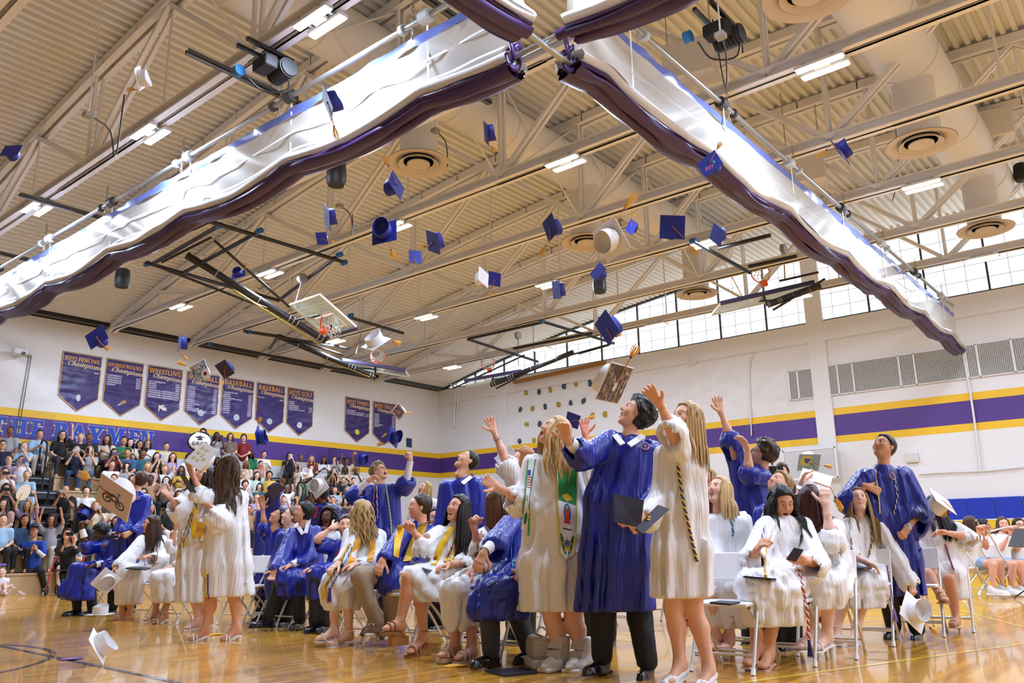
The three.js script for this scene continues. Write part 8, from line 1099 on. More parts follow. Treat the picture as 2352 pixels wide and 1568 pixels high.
{ const a = slab('diploma_folder', 'black folder clasped by the curly haired graduate in blue', 'folder', [[1410, 1134, 4.86], [1478, 1148, 4.95], [1470, 1212, 4.95], [1412, 1198, 4.86]], 0.014, FOLDER, F);
  const b = slab('diploma_folder', 'black folder with gold lettering gripped by the white pumps wearer', 'folder', [[1510, 1160, 4.88], [1537, 1170, 4.92], [1474, 1228, 4.72], [1459, 1214, 4.70]], 0.016, FOLDER, F); const gm = at(1489, 1192, 4.77).sub(b.position); mesh('gold_mark', [box(0.03, 0.008, 0.006, gm.x, gm.y, gm.z), box(0.03, 0.008, 0.006, gm.x + 0.01, gm.y + 0.014, gm.z)], GOLD, b);
  slab('diploma_folder', 'dark folder in the hand of the wavy haired graduate', 'folder', [[412, 1087, 8.35], [420, 1086, 8.2], [450, 1130, 8.2], [440, 1134, 8.35]], 0.012, FOLDER, F);
  slab('diploma_folder', 'dark folder seen edge on at the waist of the standing graduate', 'folder', [[226, 1231, 11.7], [270, 1230, 11.8], [274, 1234, 12.0], [230, 1236, 11.9]], 0.014, FOLDER, F);
  slab('diploma_folder', 'black folder tilted on the lap of the graduate bending forward', 'folder', [[1121, 1344, 6.1], [1192, 1306, 6.5], [1196, 1314, 6.7], [1127, 1352, 6.4]], 0.012, FOLDER, F);
  slab('diploma_folder', 'folder across the lap of the phone reader', 'folder', [[1707, 1324, 5.95], [1772, 1330, 5.9], [1806, 1330, 6.2], [1730, 1322, 6.25]], 0.012, FOLDER, F);
  slab('diploma_folder', 'folder on the lap of the ash blond graduate', 'folder', [[1935, 1300, 7.1], [1985, 1306, 7.0], [2003, 1304, 7.3], [1950, 1298, 7.35]], 0.012, FOLDER, F);
  const c = slab('diploma_folder', 'black folder with gold print held by the tall graduate', 'folder', [[2045, 1184, 7.75], [2074, 1182, 7.8], [2104, 1234, 7.8], [2056, 1238, 7.75]], 0.014, FOLDER, F); const gp = at(2064, 1212, 7.72).sub(c.position); mesh('gold_mark', [box(0.05, 0.006, 0.004, gp.x, gp.y, gp.z), box(0.04, 0.006, 0.004, gp.x, gp.y - 0.014, gp.z)], GOLD, c);
  slab('diploma_folder', 'dark folder across the lap of the cap dangling graduate', 'folder', [[288, 1305, 10.9], [335, 1308, 10.8], [347, 1304, 11.1], [302, 1301, 11.2]], 0.014, FOLDER, F);
  slab('diploma_folder', 'grey blue folder on the lap of the crying laughing graduate', 'folder', [[942, 1292, 7.1], [985, 1312, 7.0], [1006, 1308, 7.3], [960, 1290, 7.4]], 0.014, M([0.10, 0.12, 0.18], 0.5), F);
  slab('diploma_folder', 'folder on the lap of the graduate with hidden face', 'folder', [[1042, 1320, 6.75], [1100, 1332, 6.7], [1110, 1328, 6.95], [1060, 1316, 7.0]], 0.014, FOLDER, F);
  slab('diploma_folder', 'folder lying on the empty chair seat', 'folder', [[1630, 1384, 5.75], [1678, 1388, 5.65], [1700, 1383, 5.85], [1655, 1380, 5.95]], 0.012, FOLDER, F);
  slab('diploma_folder', 'navy folder dropped flat on the floor near black shoes', 'folder', [[1114, 1540], [1160, 1552], [1236, 1544], [1200, 1533]].map((q) => ground(...q, 0.008)), 0.014, FOLDER, F); }
{ const ph = slab('phone', 'blue phone raised by the selfie taker', 'phone', [[933, 1005, 10.7], [946, 1007, 10.72], [946, 1028, 10.72], [933, 1026, 10.7]], 0.01, M([0.02, 0.06, 0.14], 0.2), 'phones of graduates'); const q = at(936, 1009, 10.68).sub(ph.position); mesh('camera_bump', new RoundedBoxGeometry(0.035, 0.035, 0.008, 2, 0.003).translate(q.x, q.y, q.z), SCREEN, ph);
  slab('phone', 'black phone in the hand of the phone reader', 'phone', [[1823, 1258, 5.85], [1846, 1263, 5.85], [1829, 1289, 5.78], [1806, 1284, 5.78]], 0.01, SCREEN, 'phones of graduates');
  slab('phone', 'dark phone at the end of the outstretched blue sleeve', 'phone', [[648, 1092, 12.4], [658, 1094, 12.4], [657, 1101, 12.4], [647, 1100, 12.4]], 0.01, SCREEN, 'phones of graduates'); }
{ // patterned handbag on the floor between the sneakers and black shoes
  const p = ground(1238, 1532), o = thing('handbag', 'cream handbag with brown letter pattern beside the high top sneakers', 'bag', p); o.rotation.y = 0.9;
  const t = canvasTex(256, 128, (g) => { g.fillStyle = '#cfc4b4'; g.fillRect(0, 0, 256, 128); g.fillStyle = '#4a382c'; g.font = 'bold 26px serif'; for (let y = 0; y < 6; y++) for (let x = 0; x < 12; x++) { g.save(); g.translate(x * 22 + (y % 2) * 11, y * 24 + 16); if ((x + y) % 2) g.scale(-1, 1); g.fillText('C', -8, 8); g.restore(); } });
  const bg = new RoundedBoxGeometry(0.30, 0.16, 0.15, 4, 0.05), bp = bg.attributes.position; for (let i = 0; i < bp.count; i++) { const y = bp.getY(i); bp.setX(i, bp.getX(i) * (1 - 0.25 * (y + 0.08))); bp.setZ(i, bp.getZ(i) * (1 - 1.3 * Math.max(0, y))); } bg.computeVertexNormals();
  mesh('bag_body', bg.translate(0, 0.14, 0), new THREE.MeshPhysicalMaterial({ map: t, roughness: 0.6 }), o); mesh('bag_base', new RoundedBoxGeometry(0.31, 0.07, 0.16, 3, 0.02).translate(0, 0.036, 0), M([0.75, 0.72, 0.67], 0.5), o); mesh('bag_strap', tube([V(-0.13, 0.2, 0.02), V(-0.1, 0.27, 0.05), V(0.0, 0.24, 0.08), V(0.1, 0.27, 0.04), V(0.13, 0.2, 0)], 0.009, 24, 6), M([0.62, 0.56, 0.48], 0.6), o); mesh('zipper', bar(V(-0.12, 0.222, 0), V(0.12, 0.222, 0), 0.006), M([0.08, 0.06, 0.05], 0.4), o);
}
// ---------------------------------------------------------------- spectators on the bleachers: a few seated poses, cloned with their own clothes, skin and hair
const RELPAL = [[1, 1, 1], [0.86, 0.56, 0.55], [1.1, 1.25, 1.4], [0.08, 0.06, 0.06], [0.12, 0.02, 0.02], [1.1, 1.2, 1.3], [0.25, 0.2, 0.18], [1, 0.86, 0.84], [0.92, 0.9, 0.9]];
const POSES = {
  lap: [[0.22, 0.24, 0.06, 0.07, 0.13, 0.26], [-0.22, 0.24, 0.06, -0.06, 0.12, 0.27]], clap: [[0.23, 0.26, 0.12, 0.05, 0.38, 0.29], [-0.23, 0.26, 0.12, -0.04, 0.37, 0.3]],
  film: [[0.22, 0.34, 0.2, 0.06, 0.62, 0.3], [-0.2, 0.33, 0.2, -0.06, 0.61, 0.3]], up: [[0.25, 0.66, 0.1, 0.19, 0.92, 0.14], [-0.25, 0.66, 0.1, -0.2, 0.93, 0.12]],
  wave: [[0.24, 0.68, 0.08, 0.2, 0.95, 0.14], [-0.22, 0.24, 0.06, -0.06, 0.12, 0.27]], mouth: [[0.2, 0.3, 0.2, 0.04, 0.6, 0.17], [-0.22, 0.24, 0.06, -0.06, 0.14, 0.26]],
};
function crowdGeo(pose, mouth, standing) {
  const A = POSES[pose], flesh = new Flesh(), caps = [cap(V(0, 0.64, 0), V(0, 0.5, 0), 0.052, 0.056), cap(V(-0.15, 0.5, 0), V(0.15, 0.5, 0), 0.045), cap(V(0, 0.5, 0), V(0, 0.1, 0), 0.07)], shirt = [{ c: cap(V(-0.15, 0.49, 0), V(0.15, 0.49, 0), 0.075) }, { c: cap(V(0, 0.45, 0), V(0, 0.25, 0.01), 0.12, 0.15), f: 0.006, k: 12 }, { c: cap(V(0, 0.25, 0.01), V(0, 0.08, 0), 0.15, 0.15), f: 0.012, k: 12 }], pants = [];
  A.forEach((a) => { const s = V(Math.sign(a[0]) * 0.17, 0.5, 0), e = V(a[0], a[1], a[2]), w = V(a[3], a[4], a[5]); caps.push(cap(s, e, 0.05, 0.042), cap(e, w, 0.042, 0.028)); shirt.push({ c: cap(s, s.clone().lerp(e, 0.62), 0.075, 0.066), f: 0.006, k: 16 }); const d = w.clone().sub(e).normalize(), tip = w.clone().addScaledVector(d, 0.1); caps.push(cap(w, tip, 0.036, 0.026), cap(w.clone().lerp(tip, 0.4), w.clone().lerp(tip, 0.9).add(V(-Math.sign(a[0]) * 0.04, 0.02, 0)), 0.016, 0.012)); });
  for (const s of [-1, 1]) { const h = V(s * 0.09, 0.09, 0), k = standing ? V(s * 0.1, -0.36, 0.03) : V(s * 0.13, 0.07, 0.42), an = standing ? V(s * 0.1, -0.78, 0) : V(s * 0.12, -0.32, 0.40); pants.push({ c: cap(h, k, 0.1, 0.078), f: 0.006, k: 12 }, { c: cap(k, an, 0.075, 0.058), f: 0.006, k: 12 }); caps.push(cap(V(0, 0.1, 0), h, 0.07, 0.06), cap(h, k, 0.06, 0.05), cap(k, an, 0.05, 0.04), cap(an.clone().add(V(0, 0.02, 0)), an.clone().add(V(0, -0.04, 0.0)), 0.045), cap(an.clone().add(V(0, -0.05, 0)), an.clone().add(V(0, -0.065, 0.13)), 0.042, 0.035)); }
  const mk = (list, cell) => { const [lo, hi] = boundsOf(list.map((q) => q.c), 0.04); return surfaceNet(gownField(list, { seed: 3, k: 0.035 }), lo, hi, cell, 0.04); };
  const [lo, hi] = boundsOf(caps, 0.03); flesh.add(surfaceNet(capsField(caps, 0.02), lo, hi, 0.037, 0.03), new THREE.Matrix4(), () => RELPAL[0]);
  const m4 = basisAt(V(0, 0.745, 0.035), V(1, 0, 0), V(0, 1, 0), V(0, 0, 1), 1); for (const { g, cls } of headGeo(mouth, 0.018, 0).parts.slice(0, 1)) flesh.add(g, m4, (i) => RELPAL[cls[i]]);
  for (const s of [-1, 1]) flesh.add(new THREE.SphereGeometry(0.011, 6, 4), new THREE.Matrix4().setPosition(s * 0.031, 0.75, 0.035 + 0.077), () => RELPAL[3]);
  return { body: flesh.geo(), shirt: mk(shirt, 0.045), trousers: mk(pants, 0.052), tip: A.map((a) => V(a[3], a[4], a[5]).add(V(a[3] - a[0], a[4] - a[1], a[5] - a[2]).normalize().multiplyScalar(0.09))) };
}
const crowdHair = {}; { const hb0 = { x: V(1, 0, 0), y: V(0, 1, 0), z: V(0, 0, 1) }, c0 = V(0, 0.745, 0.035), body = (x, y, z) => Math.min(sdCap([-0.15, 0.49, 0, 0.15, 0.49, 0, 0.08, 0.08], x, y, z), sdCap([0, 0.45, 0, 0, 0.2, 0, 0.14, 0.16], x, y, z));
  const mk = (o) => hairGeo({ color: '#ffffff', cell: 0.019, ...o }, hb0, c0, 1, body); crowdHair.short = mk({ kind: 'short', len: 0.03, thick: 0.012 }); crowdHair.crop = mk({ kind: 'short', len: 0.02, thick: 0.006 }); crowdHair.long = mk({ kind: 'long', len: 0.36, n: 22, steps: 6, fat: 2.1, thick: 0.014 }); crowdHair.bob = mk({ kind: 'long', len: 0.2, n: 20, steps: 5, fat: 2, thick: 0.018 }); crowdHair.curly = mk({ kind: 'curly', len: 0.05, thick: 0.02 }); }
const crowdCache = new Map(), crowdG = (p, m, st) => { const k = p + m + st; if (!crowdCache.has(k)) crowdCache.set(k, crowdGeo(p, m, st)); return crowdCache.get(k); };
const SKINS = ['#e8b898', '#dba583', '#c98d68', '#ecc2a8', '#8a5a3e', '#d49a76', '#5e3c2a', '#e2ad8e'].map((c) => new THREE.MeshPhysicalMaterial({ color: c, vertexColors: true, roughness: 0.55 }));
const HAIRS = { black: '#120e0d', 'dark brown': '#2c1c13', brown: '#4a3020', blond: '#b5935c', grey: '#8f8b86' }, hairMats = Object.fromEntries(Object.entries(HAIRS).map(([k, c]) => [k, new THREE.MeshPhysicalMaterial({ color: c, vertexColors: true, roughness: 0.5 })]));
const CLOTHES = { white: '#e8e6e4', cream: '#d8cbb4', black: '#121214', navy: '#161d38', 'sky blue': '#9dc0dc', teal: '#1d5a66', 'light grey': '#a9a9ac', 'dusty pink': '#c79a94', burgundy: '#5a1426', sage: '#6f8a72', lilac: '#b3a4cc', taupe: '#75655a', 'denim blue': '#3f5f86', green: '#1f7a4c', yellow: '#d8b04a', maroon: '#7c1a1f', tan: '#a88560', 'pale mint': '#bcd6c8' }, PANTS = ['#15161a', '#2a3a58', '#4a5a74', '#c9bda8', '#1a1a1d', '#d9d4cc', '#30343c'];
const ORDX = (() => { const a = 'first second third fourth fifth sixth seventh eighth ninth tenth eleventh twelfth thirteenth fourteenth fifteenth sixteenth seventeenth eighteenth nineteenth'.split(' '); const o = [...a]; const b = ['twentieth', ...a.slice(0, 9).map((w) => 'twenty-' + w)]; return [...o, ...b, 'thirtieth', 'thirty-first']; })();
const ROWW = ['lowest', 'second', 'third', 'fourth', 'fifth', 'sixth', 'seventh', 'top'], POSEW = { lap: 'hands lowered', clap: 'clapping', film: 'filming', up: 'arms up', wave: 'waving', mouth: 'hand at mouth' };
function spectator(x, r, n, o) {
  const g = crowdG(o.pose, o.open ? 'laugh' : 'smile', !!o.stand), root = thing('person', `${o.hair} haired spectator in ${o.top} ${POSEW[o.pose]}, ${ROWW[r]} row, ${ORDX[n]} from lettered end`, 'person', V(x, seatY(r) + (o.stand ? 0.44 : 0.012), rowZ(r) - 0.14 + (o.stand ? 0.3 : 0)), 'spectators on the bleachers');
  if (o.stand) root.position.y = seatY(r) - 0.44 + 0.88;
  root.rotation.y = o.turn; root.scale.setScalar(o.size); const sm = SKINS[o.skin];
  mesh('body', g.body, sm, root); mesh('shirt', g.shirt, M(CLOTHES[o.top], 0.8), root); mesh('trousers', g.trousers, M(o.pants, 0.8), root); if (o.cut !== 'none') mesh('hair', crowdHair[o.cut], hairMats[o.hair], root);
  if (o.glasses) mesh('eyeglasses', [new THREE.TorusGeometry(0.02, 0.003, 4, 10).translate(-0.031, 0.75, 0.135), new THREE.TorusGeometry(0.02, 0.003, 4, 10).translate(0.031, 0.75, 0.135)], M([0.02, 0.02, 0.02], 0.4), root);
  if (o.pose === 'film') { root.updateMatrixWorld(true); const p = V(0, 0.7, 0.35).applyMatrix4(root.matrixWorld), ph = mesh('phone', new RoundedBoxGeometry(0.15, 0.075, 0.01, 2, 0.004), M([[0.015, 0.015, 0.018], [0.05, 0.08, 0.2], [0.55, 0.5, 0.52]][n % 3], 0.3)); ph.position.copy(p); ph.rotation.y = o.turn; if (n % 2) ph.rotation.z = Math.PI / 2; top(ph, `phone held up by the spectator in ${o.top}, ${ROWW[r]} row, ${ORDX[n]} seat`, 'phone', 'phones held by spectators'); }
  return root;
}
{
  const named = { 7: [[23, 'light grey', 'black', 'lap', 'crop', 4], [90, 'sky blue', 'black', 'clap', 'short', 1], [142, 'black', 'brown', 'wave', 'long', 0], [186, 'black', 'grey', 'clap', 'crop', 0], [205, 'navy', 'black', 'clap', 'crop', 4], [248, 'cream', 'black', 'clap', 'long', 2], [285, 'green', 'black', 'clap', 'short', 5], [300, 'cream', 'black', 'clap', 'long', 3], [322, 'black', 'dark brown', 'wave', 'long', 5], [341, 'white', 'black', 'clap', 'bob', 3], [384, 'cream', 'black', 'lap', 'short', 7]],
    6: [[4, 'navy', 'dark brown', 'lap', 'short', 0], [55, 'sky blue', 'grey', 'film', 'crop', 0], [176, 'navy', 'grey', 'film', 'crop', 0], [206, 'light grey', 'blond', 'film', 'long', 0], [262, 'burgundy', 'black', 'film', 'bob', 5], [294, 'denim blue', 'black', 'lap', 'short', 5], [328, 'teal', 'black', 'lap', 'short', 4], [360, 'black', 'dark brown', 'film', 'long', 3]],
    5: [[20, 'lilac', 'brown', 'clap', 'short', 3], [48, 'white', 'dark brown', 'film', 'crop', 0], [256, 'white', 'dark brown', 'lap', 'crop', 1], [292, 'light grey', 'black', 'film', 'bob', 3], [340, 'dusty pink', 'blond', 'lap', 'bob', 0]],
    4: [[8, 'white', 'brown', 'film', 'short', 0], [60, 'sky blue', 'grey', 'clap', 'crop', 0], [262, 'white', 'dark brown', 'film', 'short', 1]], 3: [[12, 'black', 'dark brown', 'film', 'bob', 5], [60, 'sky blue', 'brown', 'film', 'bob', 7], [150, 'black', 'grey', 'film', 'none', 2]],
    2: [[10, 'dusty pink', 'dark brown', 'lap', 'long', 3], [64, 'lilac', 'blond', 'up', 'long', 0]], 1: [[6, 'sky blue', 'brown', 'lap', 'short', 0], [57, 'denim blue', 'black', 'wave', 'long', 2], [118, 'light grey', 'dark brown', 'up', 'bob', 5]], 0: [[170, 'sky blue', 'grey', 'clap', 'crop', 0]] };
  const tops = [...Object.keys(CLOTHES), 'white', 'white', 'cream', 'black', 'black', 'black', 'light grey', 'sky blue', 'white', 'navy'], hk = ['black', 'dark brown', 'brown', 'black', 'dark brown', 'blond', 'brown', 'dark brown', 'grey'], poses = ['lap', 'clap', 'lap', 'clap', 'film', 'clap', 'mouth', 'lap', 'film', 'up', 'wave', 'clap'];
  for (let r = 7; r >= 0; r--) {
    const list = (named[r] || []).map(([px, top0, hair, pose, cut, skin]) => ({ x: onZ(px, 1000 + (7 - r) * 33, rowZ(r) - 0.15).x, top: top0, hair, pose, cut, skin })), from = list.length ? Math.max(...list.map((q) => q.x)) + 0.5 : 6.9, to = r === 0 ? 0 : r === 1 ? 10.6 : 19.3;
    for (let x = from; x < to; x += rr(0.44, 0.56)) { if (AISLES.some(([a, c]) => x > a - 0.12 && x < c + 0.12) || rnd() < 0.05) continue; const fem = rnd() < 0.5, hair = hk[Math.floor(rnd() * hk.length)]; list.push({ x, top: tops[Math.floor(rnd() * tops.length)], hair, pose: poses[Math.floor(rnd() * poses.length)], cut: fem ? (rnd() < 0.7 ? 'long' : 'bob') : ['short', 'crop', 'short', 'curly'][Math.floor(rnd() * 4)], skin: Math.floor(rnd() * 8), stand: r === 7 && x > 13.2 && x < 15 }); }
    list.sort((a, b) => a.x - b.x).forEach((q, n) => spectator(q.x, r, n, { turn: rr(-0.75, -0.1), size: rr(0.93, 1.03), pants: PANTS[Math.floor(rnd() * PANTS.length)], open: rnd() < 0.4, glasses: rnd() < 0.15, ...q }));
  }
}
// ---------------------------------------------------------------- people at floor level by the bleachers
figure({ label: 'clapping person in blue polo over white sleeves with navy cap, lowest bleacher seat', g: [88, 1363], skin: '#c99470', head: [79, 1219, 0.15], look: [-2, 2, 0], glasses: true, hair: { kind: 'short', color: '#3a3634', len: 0.02, thick: 0.006 }, chest: [76, 1266, 0.18], neck: [77, 1240, 0.16],
  arms: [{ s: [56, 1252, 0.15], e: [56, 1282, 0.05], w: [74, 1264, 0], t: [78, 1246, -0.02], hand: 'relax', palm: [1, 0, 0.2] }, { s: [97, 1250, 0.17], e: [102, 1278, 0.08], w: [85, 1264, 0], t: [80, 1246, -0.02], hand: 'relax', palm: [-1, 0, 0.2] }],
  legs: [{ h: [66, 1306, 0.15], k: [66, 1313, 0], a: [67, 1352, 0.1], t: [74, 1362, -0.05], shoe: 'sneaker', shoeMat: M([0.02, 0.02, 0.02], 0.5) }, { h: [88, 1306, 0.15], k: [94, 1313, 0], a: [101, 1352, 0.1], t: [104, 1362, -0.05], shoe: 'sneaker', shoeMat: M([0.02, 0.02, 0.02], 0.5) }], trousers: TROUSER, shirt: { mat: M('#1148b4', 0.7), sleeve: 0.7 }, cuffs: [0, 1], cuffT: 0.02 });
{ const D0 = ahead(ground(88, 1363)) + 0.13, p = at(79, 1209, D0), o = thing('baseball_cap', 'navy baseball cap on the clapping person in blue polo', 'cap', p); o.lookAt(EYE.x, p.y, EYE.z); mesh('crown', new THREE.SphereGeometry(0.1, 20, 10, 0, 6.3, 0, 1.6).scale(0.92, 0.85, 1.08), M([0.02, 0.03, 0.07], 0.7), o); mesh('brim', new THREE.CylinderGeometry(0.085, 0.09, 0.012, 20, 1, false, -1.57, 3.14).scale(1, 1, 1.2).translate(0, 0.01, 0.06), M([0.02, 0.03, 0.07], 0.7), o); }
figure({ label: 'dark haired person in black filming from a red walker beside the bleachers', g: [160, 1366], skin: '#e3ae92', head: [155, 1226, 0.25], look: [10, 2, 0], hair: { kind: 'long', color: '#1c1412', len: 0.24, wave: 0.012, n: 60 }, chest: [155, 1276, 0.3], neck: [155, 1250, 0.28],
  arms: [{ s: [134, 1262, 0.3], e: [138, 1270, 0.1], w: [150, 1242, 0.0], t: [152, 1228, -0.02], hand: 'grip' }, { s: [176, 1262, 0.3], e: [176, 1266, 0.1], w: [169, 1240, 0.0], t: [168, 1228, -0.02], hand: 'grip' }],
  legs: [{ h: [148, 1316, 0.3], k: [146, 1322, -0.05], a: [148, 1354, 0], t: [152, 1364, -0.15], shoe: 'dress' }, { h: [164, 1316, 0.3], k: [168, 1322, -0.05], a: [168, 1354, 0], t: [172, 1364, -0.15], shoe: 'dress' }], trousers: TROUSER, shirt: { mat: M([0.012, 0.012, 0.013], 0.8), sleeve: 1.15 } });
slab('phone', 'dark phone held by the person in black on the walker', 'phone', [152, 168].flatMap((x) => [[x, 1222, 17.3], [x, 1230, 17.3]]).map((q, i, a) => a[[0, 2, 3, 1][i]]), 0.01, SCREEN);
{ const p = ground(150, 1366), o = thing('rollator_walker', 'red rolling walker under the person in black', 'walker', p), R = M([0.45, 0.01, 0.02], 0.3, { clearcoat: 0.4 }); o.rotation.y = -0.7; for (const s of [-1, 1]) { mesh('side_frame', tube([V(s * 0.28, 0.1, 0.3), V(s * 0.28, 0.45, 0.22), V(s * 0.28, 0.62, 0.1), V(s * 0.28, 0.86, -0.18), V(s * 0.28, 0.9, -0.3)], 0.016, 20, 8), R, o); mesh('rear_leg', bar(V(s * 0.28, 0.1, -0.3), V(s * 0.28, 0.58, 0.05), 0.015), R, o); for (const z of [0.3, -0.3]) mesh('wheel', new THREE.TorusGeometry(0.085, 0.018, 8, 20).rotateY(Math.PI / 2).translate(s * 0.28, 0.104, z), M([0.02, 0.02, 0.02], 0.6), o); } mesh('seat', box(0.5, 0.03, 0.3, 0, 0.5, 0.02), M([0.02, 0.02, 0.02], 0.7), o); }
figure({ label: 'small child in white dress with purple bow sitting on the floor', g: [30, 1368], size: 0.6, skin: '#ecc4ac', head: [6, 1312, 0.1], look: [14, -2, 0], headScale: 1.35, hair: { kind: 'short', color: '#6e5238', len: 0.03, thick: 0.008 }, chest: [4, 1340, 0.1], neck: [5, 1326, 0.1], arms: [{ s: [-6, 1332, 0.1], e: [-8, 1346, 0.1], w: [-2, 1356, 0] }, { s: [16, 1332, 0.1], e: [20, 1346, 0.05], w: [14, 1354, -0.05] }],
  legs: [{ h: [2, 1358, 0.1], k: [8, 1338, -0.05], a: [10, 1358, -0.1], t: [14, 1365, -0.15], shoe: 'sneaker', shoeMat: M('#d8a8b0', 0.6) }, { h: [14, 1358, 0.1], k: [26, 1342, 0], a: [46, 1360, -0.05], t: [56, 1365, -0.08], shoe: 'sneaker', shoeMat: M('#d8a8b0', 0.6) }], shirt: { mat: M('#e6e2ec', 0.7), sleeve: 0.3 }, shorts: { mat: M('#e6e2ec', 0.7), len: 0.4 } });
{ const b = at(5, 1297, ahead(ground(30, 1368)) + 0.1), o = thing('hair_bow', 'purple hair bow on the small child', 'bow', b); for (const s of [-1, 1]) mesh('loop', new THREE.SphereGeometry(0.035, 12, 8).scale(1.3, 0.8, 0.5).translate(s * 0.04, 0, 0), M('#7a5cc0', 0.6), o); mesh('knot', new THREE.SphereGeometry(0.015, 8, 6), M('#6a4cb0', 0.6), o); }
{ // foil balloon reading GRAD and a hand fan in the crowd
  const p = at(459, 1014, 22.3), o = thing('foil_balloon', 'white foil balloon reading GRAD with black border', 'balloon', p); o.lookAt(EYE.x, p.y - 1, EYE.z); const t = canvasTex(256, 256, (g) => { g.fillStyle = '#e6e6e8'; g.fillRect(0, 0, 256, 256); g.fillStyle = '#111'; g.font = 'bold 62px sans-serif'; g.textAlign = 'center'; g.fillText('GRAD', 128, 178); g.beginPath(); g.moveTo(128, 56); g.lineTo(186, 78); g.lineTo(128, 100); g.lineTo(70, 78); g.fill(); g.fillRect(102, 96, 52, 20); g.fillStyle = '#c9a53a'; g.fillRect(184, 78, 5, 34); });
  mesh('balloon_border', new THREE.SphereGeometry(0.33, 28, 18).scale(1, 0.86, 0.32), M([0.01, 0.01, 0.012], 0.3), o); const f = new THREE.SphereGeometry(0.3, 28, 18, 0, Math.PI).scale(1, 0.84, 0.42), P = f.attributes.position, U = f.attributes.uv; for (let i = 0; i < P.count; i++) U.setXY(i, P.getX(i) / 0.62 + 0.5, P.getY(i) / 0.56 + 0.5); mesh('balloon_front', f.translate(0, 0, 0.01), new THREE.MeshPhysicalMaterial({ map: t, roughness: 0.3 }), o); mesh('ribbon', tube([V(0, -0.26, 0), V(0.05, -0.6, 0), V(0, -1.0, 0.05)], 0.006, 12, 5), WHITET, o);
  const q = at(54, 1130, 15.6), fan = thing('hand_fan', 'white paddle fan raised among the lowest rows', 'fan', q); fan.lookAt(EYE); mesh('blade', new THREE.CylinderGeometry(0.15, 0.15, 0.008, 28).rotateX(Math.PI / 2).scale(0.72, 1.05, 1).rotateZ(-0.4), M('#ece4d0', 0.6), fan); mesh('handle', bar(V(-0.1, -0.24, 0), V(-0.02, -0.02, 0.006), 0.008), M('#c9a24a', 0.5), fan); }
// ---------------------------------------------------------------- band and people along the window wall
const POLO = M('#e4e2de', 0.75), DENIM = M('#8fa9c0', 0.8), SNK = M('#e0dfda', 0.6), FLUTE = M([0.75, 0.72, 0.66], 0.25, { metalness: 0.6 });
const flutist = (label, hx, hy, d, look, hair, kx, dk, extra = {}) => figure({ label, d, hip: [hx - 4, hy + 92], floor: 0, skin: extra.skin || '#dda487', head: [hx, hy], look, hair, glasses: extra.glasses, chest: [hx - 8, hy + 50], neck: [hx - 4, hy + 22], arms: [{ s: [hx - 22, hy + 34], e: [hx - 6, hy + 58, -0.15], w: [hx + 16, hy + 20, -0.25], t: [hx + 16, hy + 6, -0.26], hand: 'grip' }, { s: [hx + 12, hy + 34], e: [hx + 34, hy + 54, -0.1], w: [hx + 26, hy + 18, -0.2], t: [hx + 24, hy + 4, -0.2], hand: 'grip' }],
  legs: [{ h: [hx - 10, hy + 92], k: [kx, hy + 88, dk], a: [kx + 4, hy + 148, dk], t: [kx + 28, hy + 160, dk - 0.1], shoe: 'sneaker', shoeMat: SNK }, { h: [hx + 6, hy + 92], k: [kx - 16, hy + 92, dk - 0.2], a: [kx - 18, hy + 150, dk - 0.2], t: [kx + 6, hy + 162, dk - 0.3], shoe: 'sneaker', shoeMat: SNK }], shirt: { mat: POLO, sleeve: 0.55 }, shorts: { mat: DENIM, len: 0.4 } });
flutist('band member in white polo and denim shorts, brown ponytail, playing in profile', 2232, 1203, 13.2, [78, 4, 0], { kind: 'long', color: '#4a3220', len: 0.3, n: 60 }, 2300, -0.15);
flutist('band member with dark hair playing, behind the ponytailed player', 2260, 1208, 14.2, [70, 0, 0], { kind: 'short', color: '#15100f', len: 0.03, thick: 0.014 }, 2322, -0.1, { skin: '#b9805c' });
flutist('band member with long brown hair facing forward over a raised flute', 2304, 1204, 13.8, [-14, 2, 0], { kind: 'long', color: '#4e3620', len: 0.34, n: 60 }, 2344, -0.3);
flutist('band member with dark rimmed glasses at the picture edge', 2341, 1206, 14.0, [-10, 0, 0], { kind: 'long', color: '#15100f', len: 0.2, n: 50 }, 2372, -0.3, { glasses: true });
for (const [a, b, l] of [[[2274, 1220, 13.5], [2322, 1208, 13.6], 'silver flute of the player facing forward'], [[2266, 1216, 13.0], [2288, 1252, 13.0], 'short flute angled down beside the ponytailed player'], [[2320, 1213, 13.7], [2360, 1211, 13.8], 'silver flute of the player with glasses']]) { const A = at(...a), B = at(...b), o = top(mesh('flute', bar(A, B, 0.014, 0.014, 10), FLUTE), l, 'flute', 'flutes'); for (let k = 2; k < 9; k++) { const p = A.clone().lerp(B, k / 10).addScaledVector(camFwd, -0.014); mesh('key', new THREE.SphereGeometry(0.01, 6, 5).translate(p.x, p.y, p.z), FLUTE, o); } }
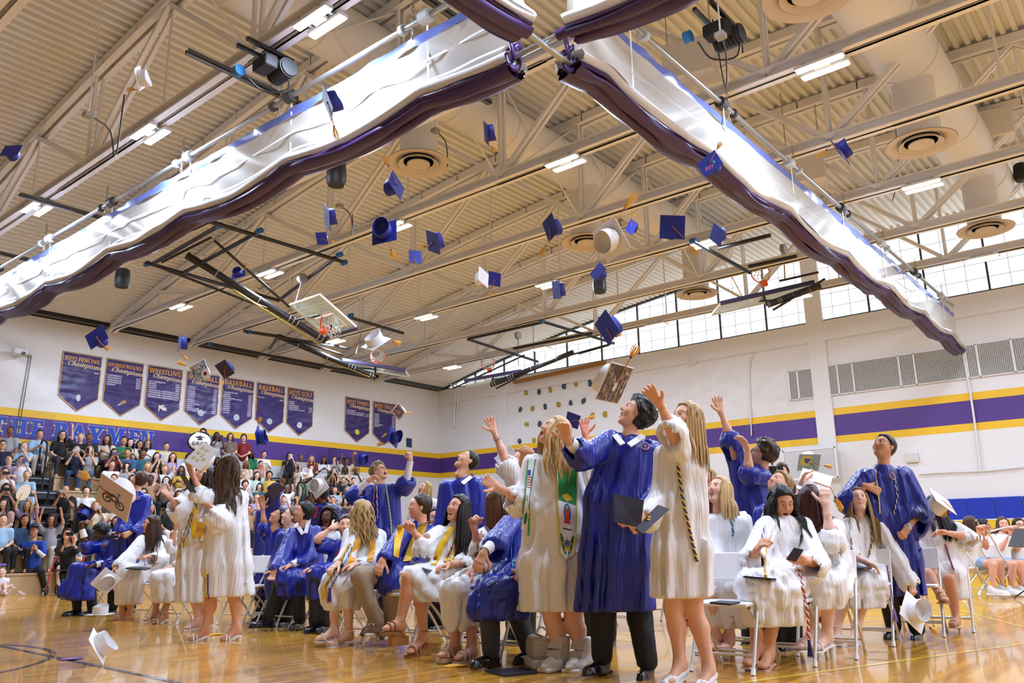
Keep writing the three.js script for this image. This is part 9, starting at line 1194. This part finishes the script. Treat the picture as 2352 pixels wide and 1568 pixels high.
{ const o = slab('music_stand', 'black music stand in front of the flute players', 'music stand', [[2315, 1254, 12.6], [2330, 1214, 12.9], [2390, 1218, 12.9], [2378, 1258, 12.6]], 0.012, M([0.012, 0.01, 0.01], 0.5)); mesh('post', bar(V(0, 0, 0), V(0.02, -o.position.y + 0.03, 0), 0.014), BLACKSTEEL, o); for (let k = 0; k < 3; k++) mesh('foot', bar(V(0.02, -o.position.y + 0.2, 0), V(0.02 + 0.28 * Math.cos(k * 2.1), -o.position.y + 0.01, 0.28 * Math.sin(k * 2.1)), 0.01), BLACKSTEEL, o); }
[[[2225, 1372], 'white folding chair under the ponytailed band member'], [[2262, 1366], 'white folding chair under the second band member'], [[2300, 1366], 'white folding chair under the forward facing band member']].forEach(([p, l]) => chair(ground(...p), 0.9, l, 'band chairs'));
figure({ label: 'videographer with brown hair behind a black camera, far behind the graduates', d: 12.6, hip: [1798, 1220], floor: 0, skin: '#d9a488', head: [1796, 1083], look: [-20, 0, 0], hair: { kind: 'curly', color: '#4a3422', len: 0.04, thick: 0.016 }, chest: [1798, 1140], neck: [1797, 1108], arms: [{ s: [1778, 1122], e: [1772, 1140, -0.1], w: [1776, 1106, -0.25], hand: 'grip' }, { s: [1818, 1122], e: [1824, 1146, -0.05], w: [1800, 1110, -0.25], hand: 'grip' }], shirt: { mat: M('#1b1d22', 0.8) } });
{ const p = at(1772, 1083, 12.2), o = thing('video_camera', 'black shoulder video camera of the videographer', 'camera', p); o.lookAt(EYE.x, p.y, EYE.z); mesh('body', new RoundedBoxGeometry(0.16, 0.15, 0.3, 2, 0.02), M([0.012, 0.012, 0.013], 0.4), o); mesh('lens_hood', new THREE.CylinderGeometry(0.065, 0.055, 0.12, 18).rotateX(Math.PI / 2).translate(0, -0.01, 0.2), M([0.01, 0.01, 0.01], 0.3), o); mesh('handle', box(0.03, 0.03, 0.22, 0.02, 0.12, 0), M([0.012, 0.012, 0.013], 0.4), o); mesh('viewfinder', box(0.08, 0.06, 0.08, 0.13, 0.04, -0.02), M([0.012, 0.012, 0.013], 0.4), o); }
figure({ label: 'rosy faced person with fair hair seated behind the white pumps wearer', d: 9.6, hip: [1628, 1230], floor: 0, skin: '#d99482', head: [1626, 1098], look: [-40, 6, 0], hair: { kind: 'long', color: '#a98a58', len: 0.2, n: 40 }, chest: [1630, 1160], neck: [1628, 1124], arms: [{ s: [1606, 1140], e: [1602, 1180], w: [1612, 1214], sl: 0.8 }, { s: [1652, 1140], e: [1656, 1180], w: [1648, 1214], sl: 0.8 }], gown: { rows: [[[1614, 1144], [1644, 1144], 0.085], [[1614, 1220], [1644, 1220], 0.12], [[1612, 1330], [1648, 1330], 0.14]] } });
renderer.render(scene, camera);
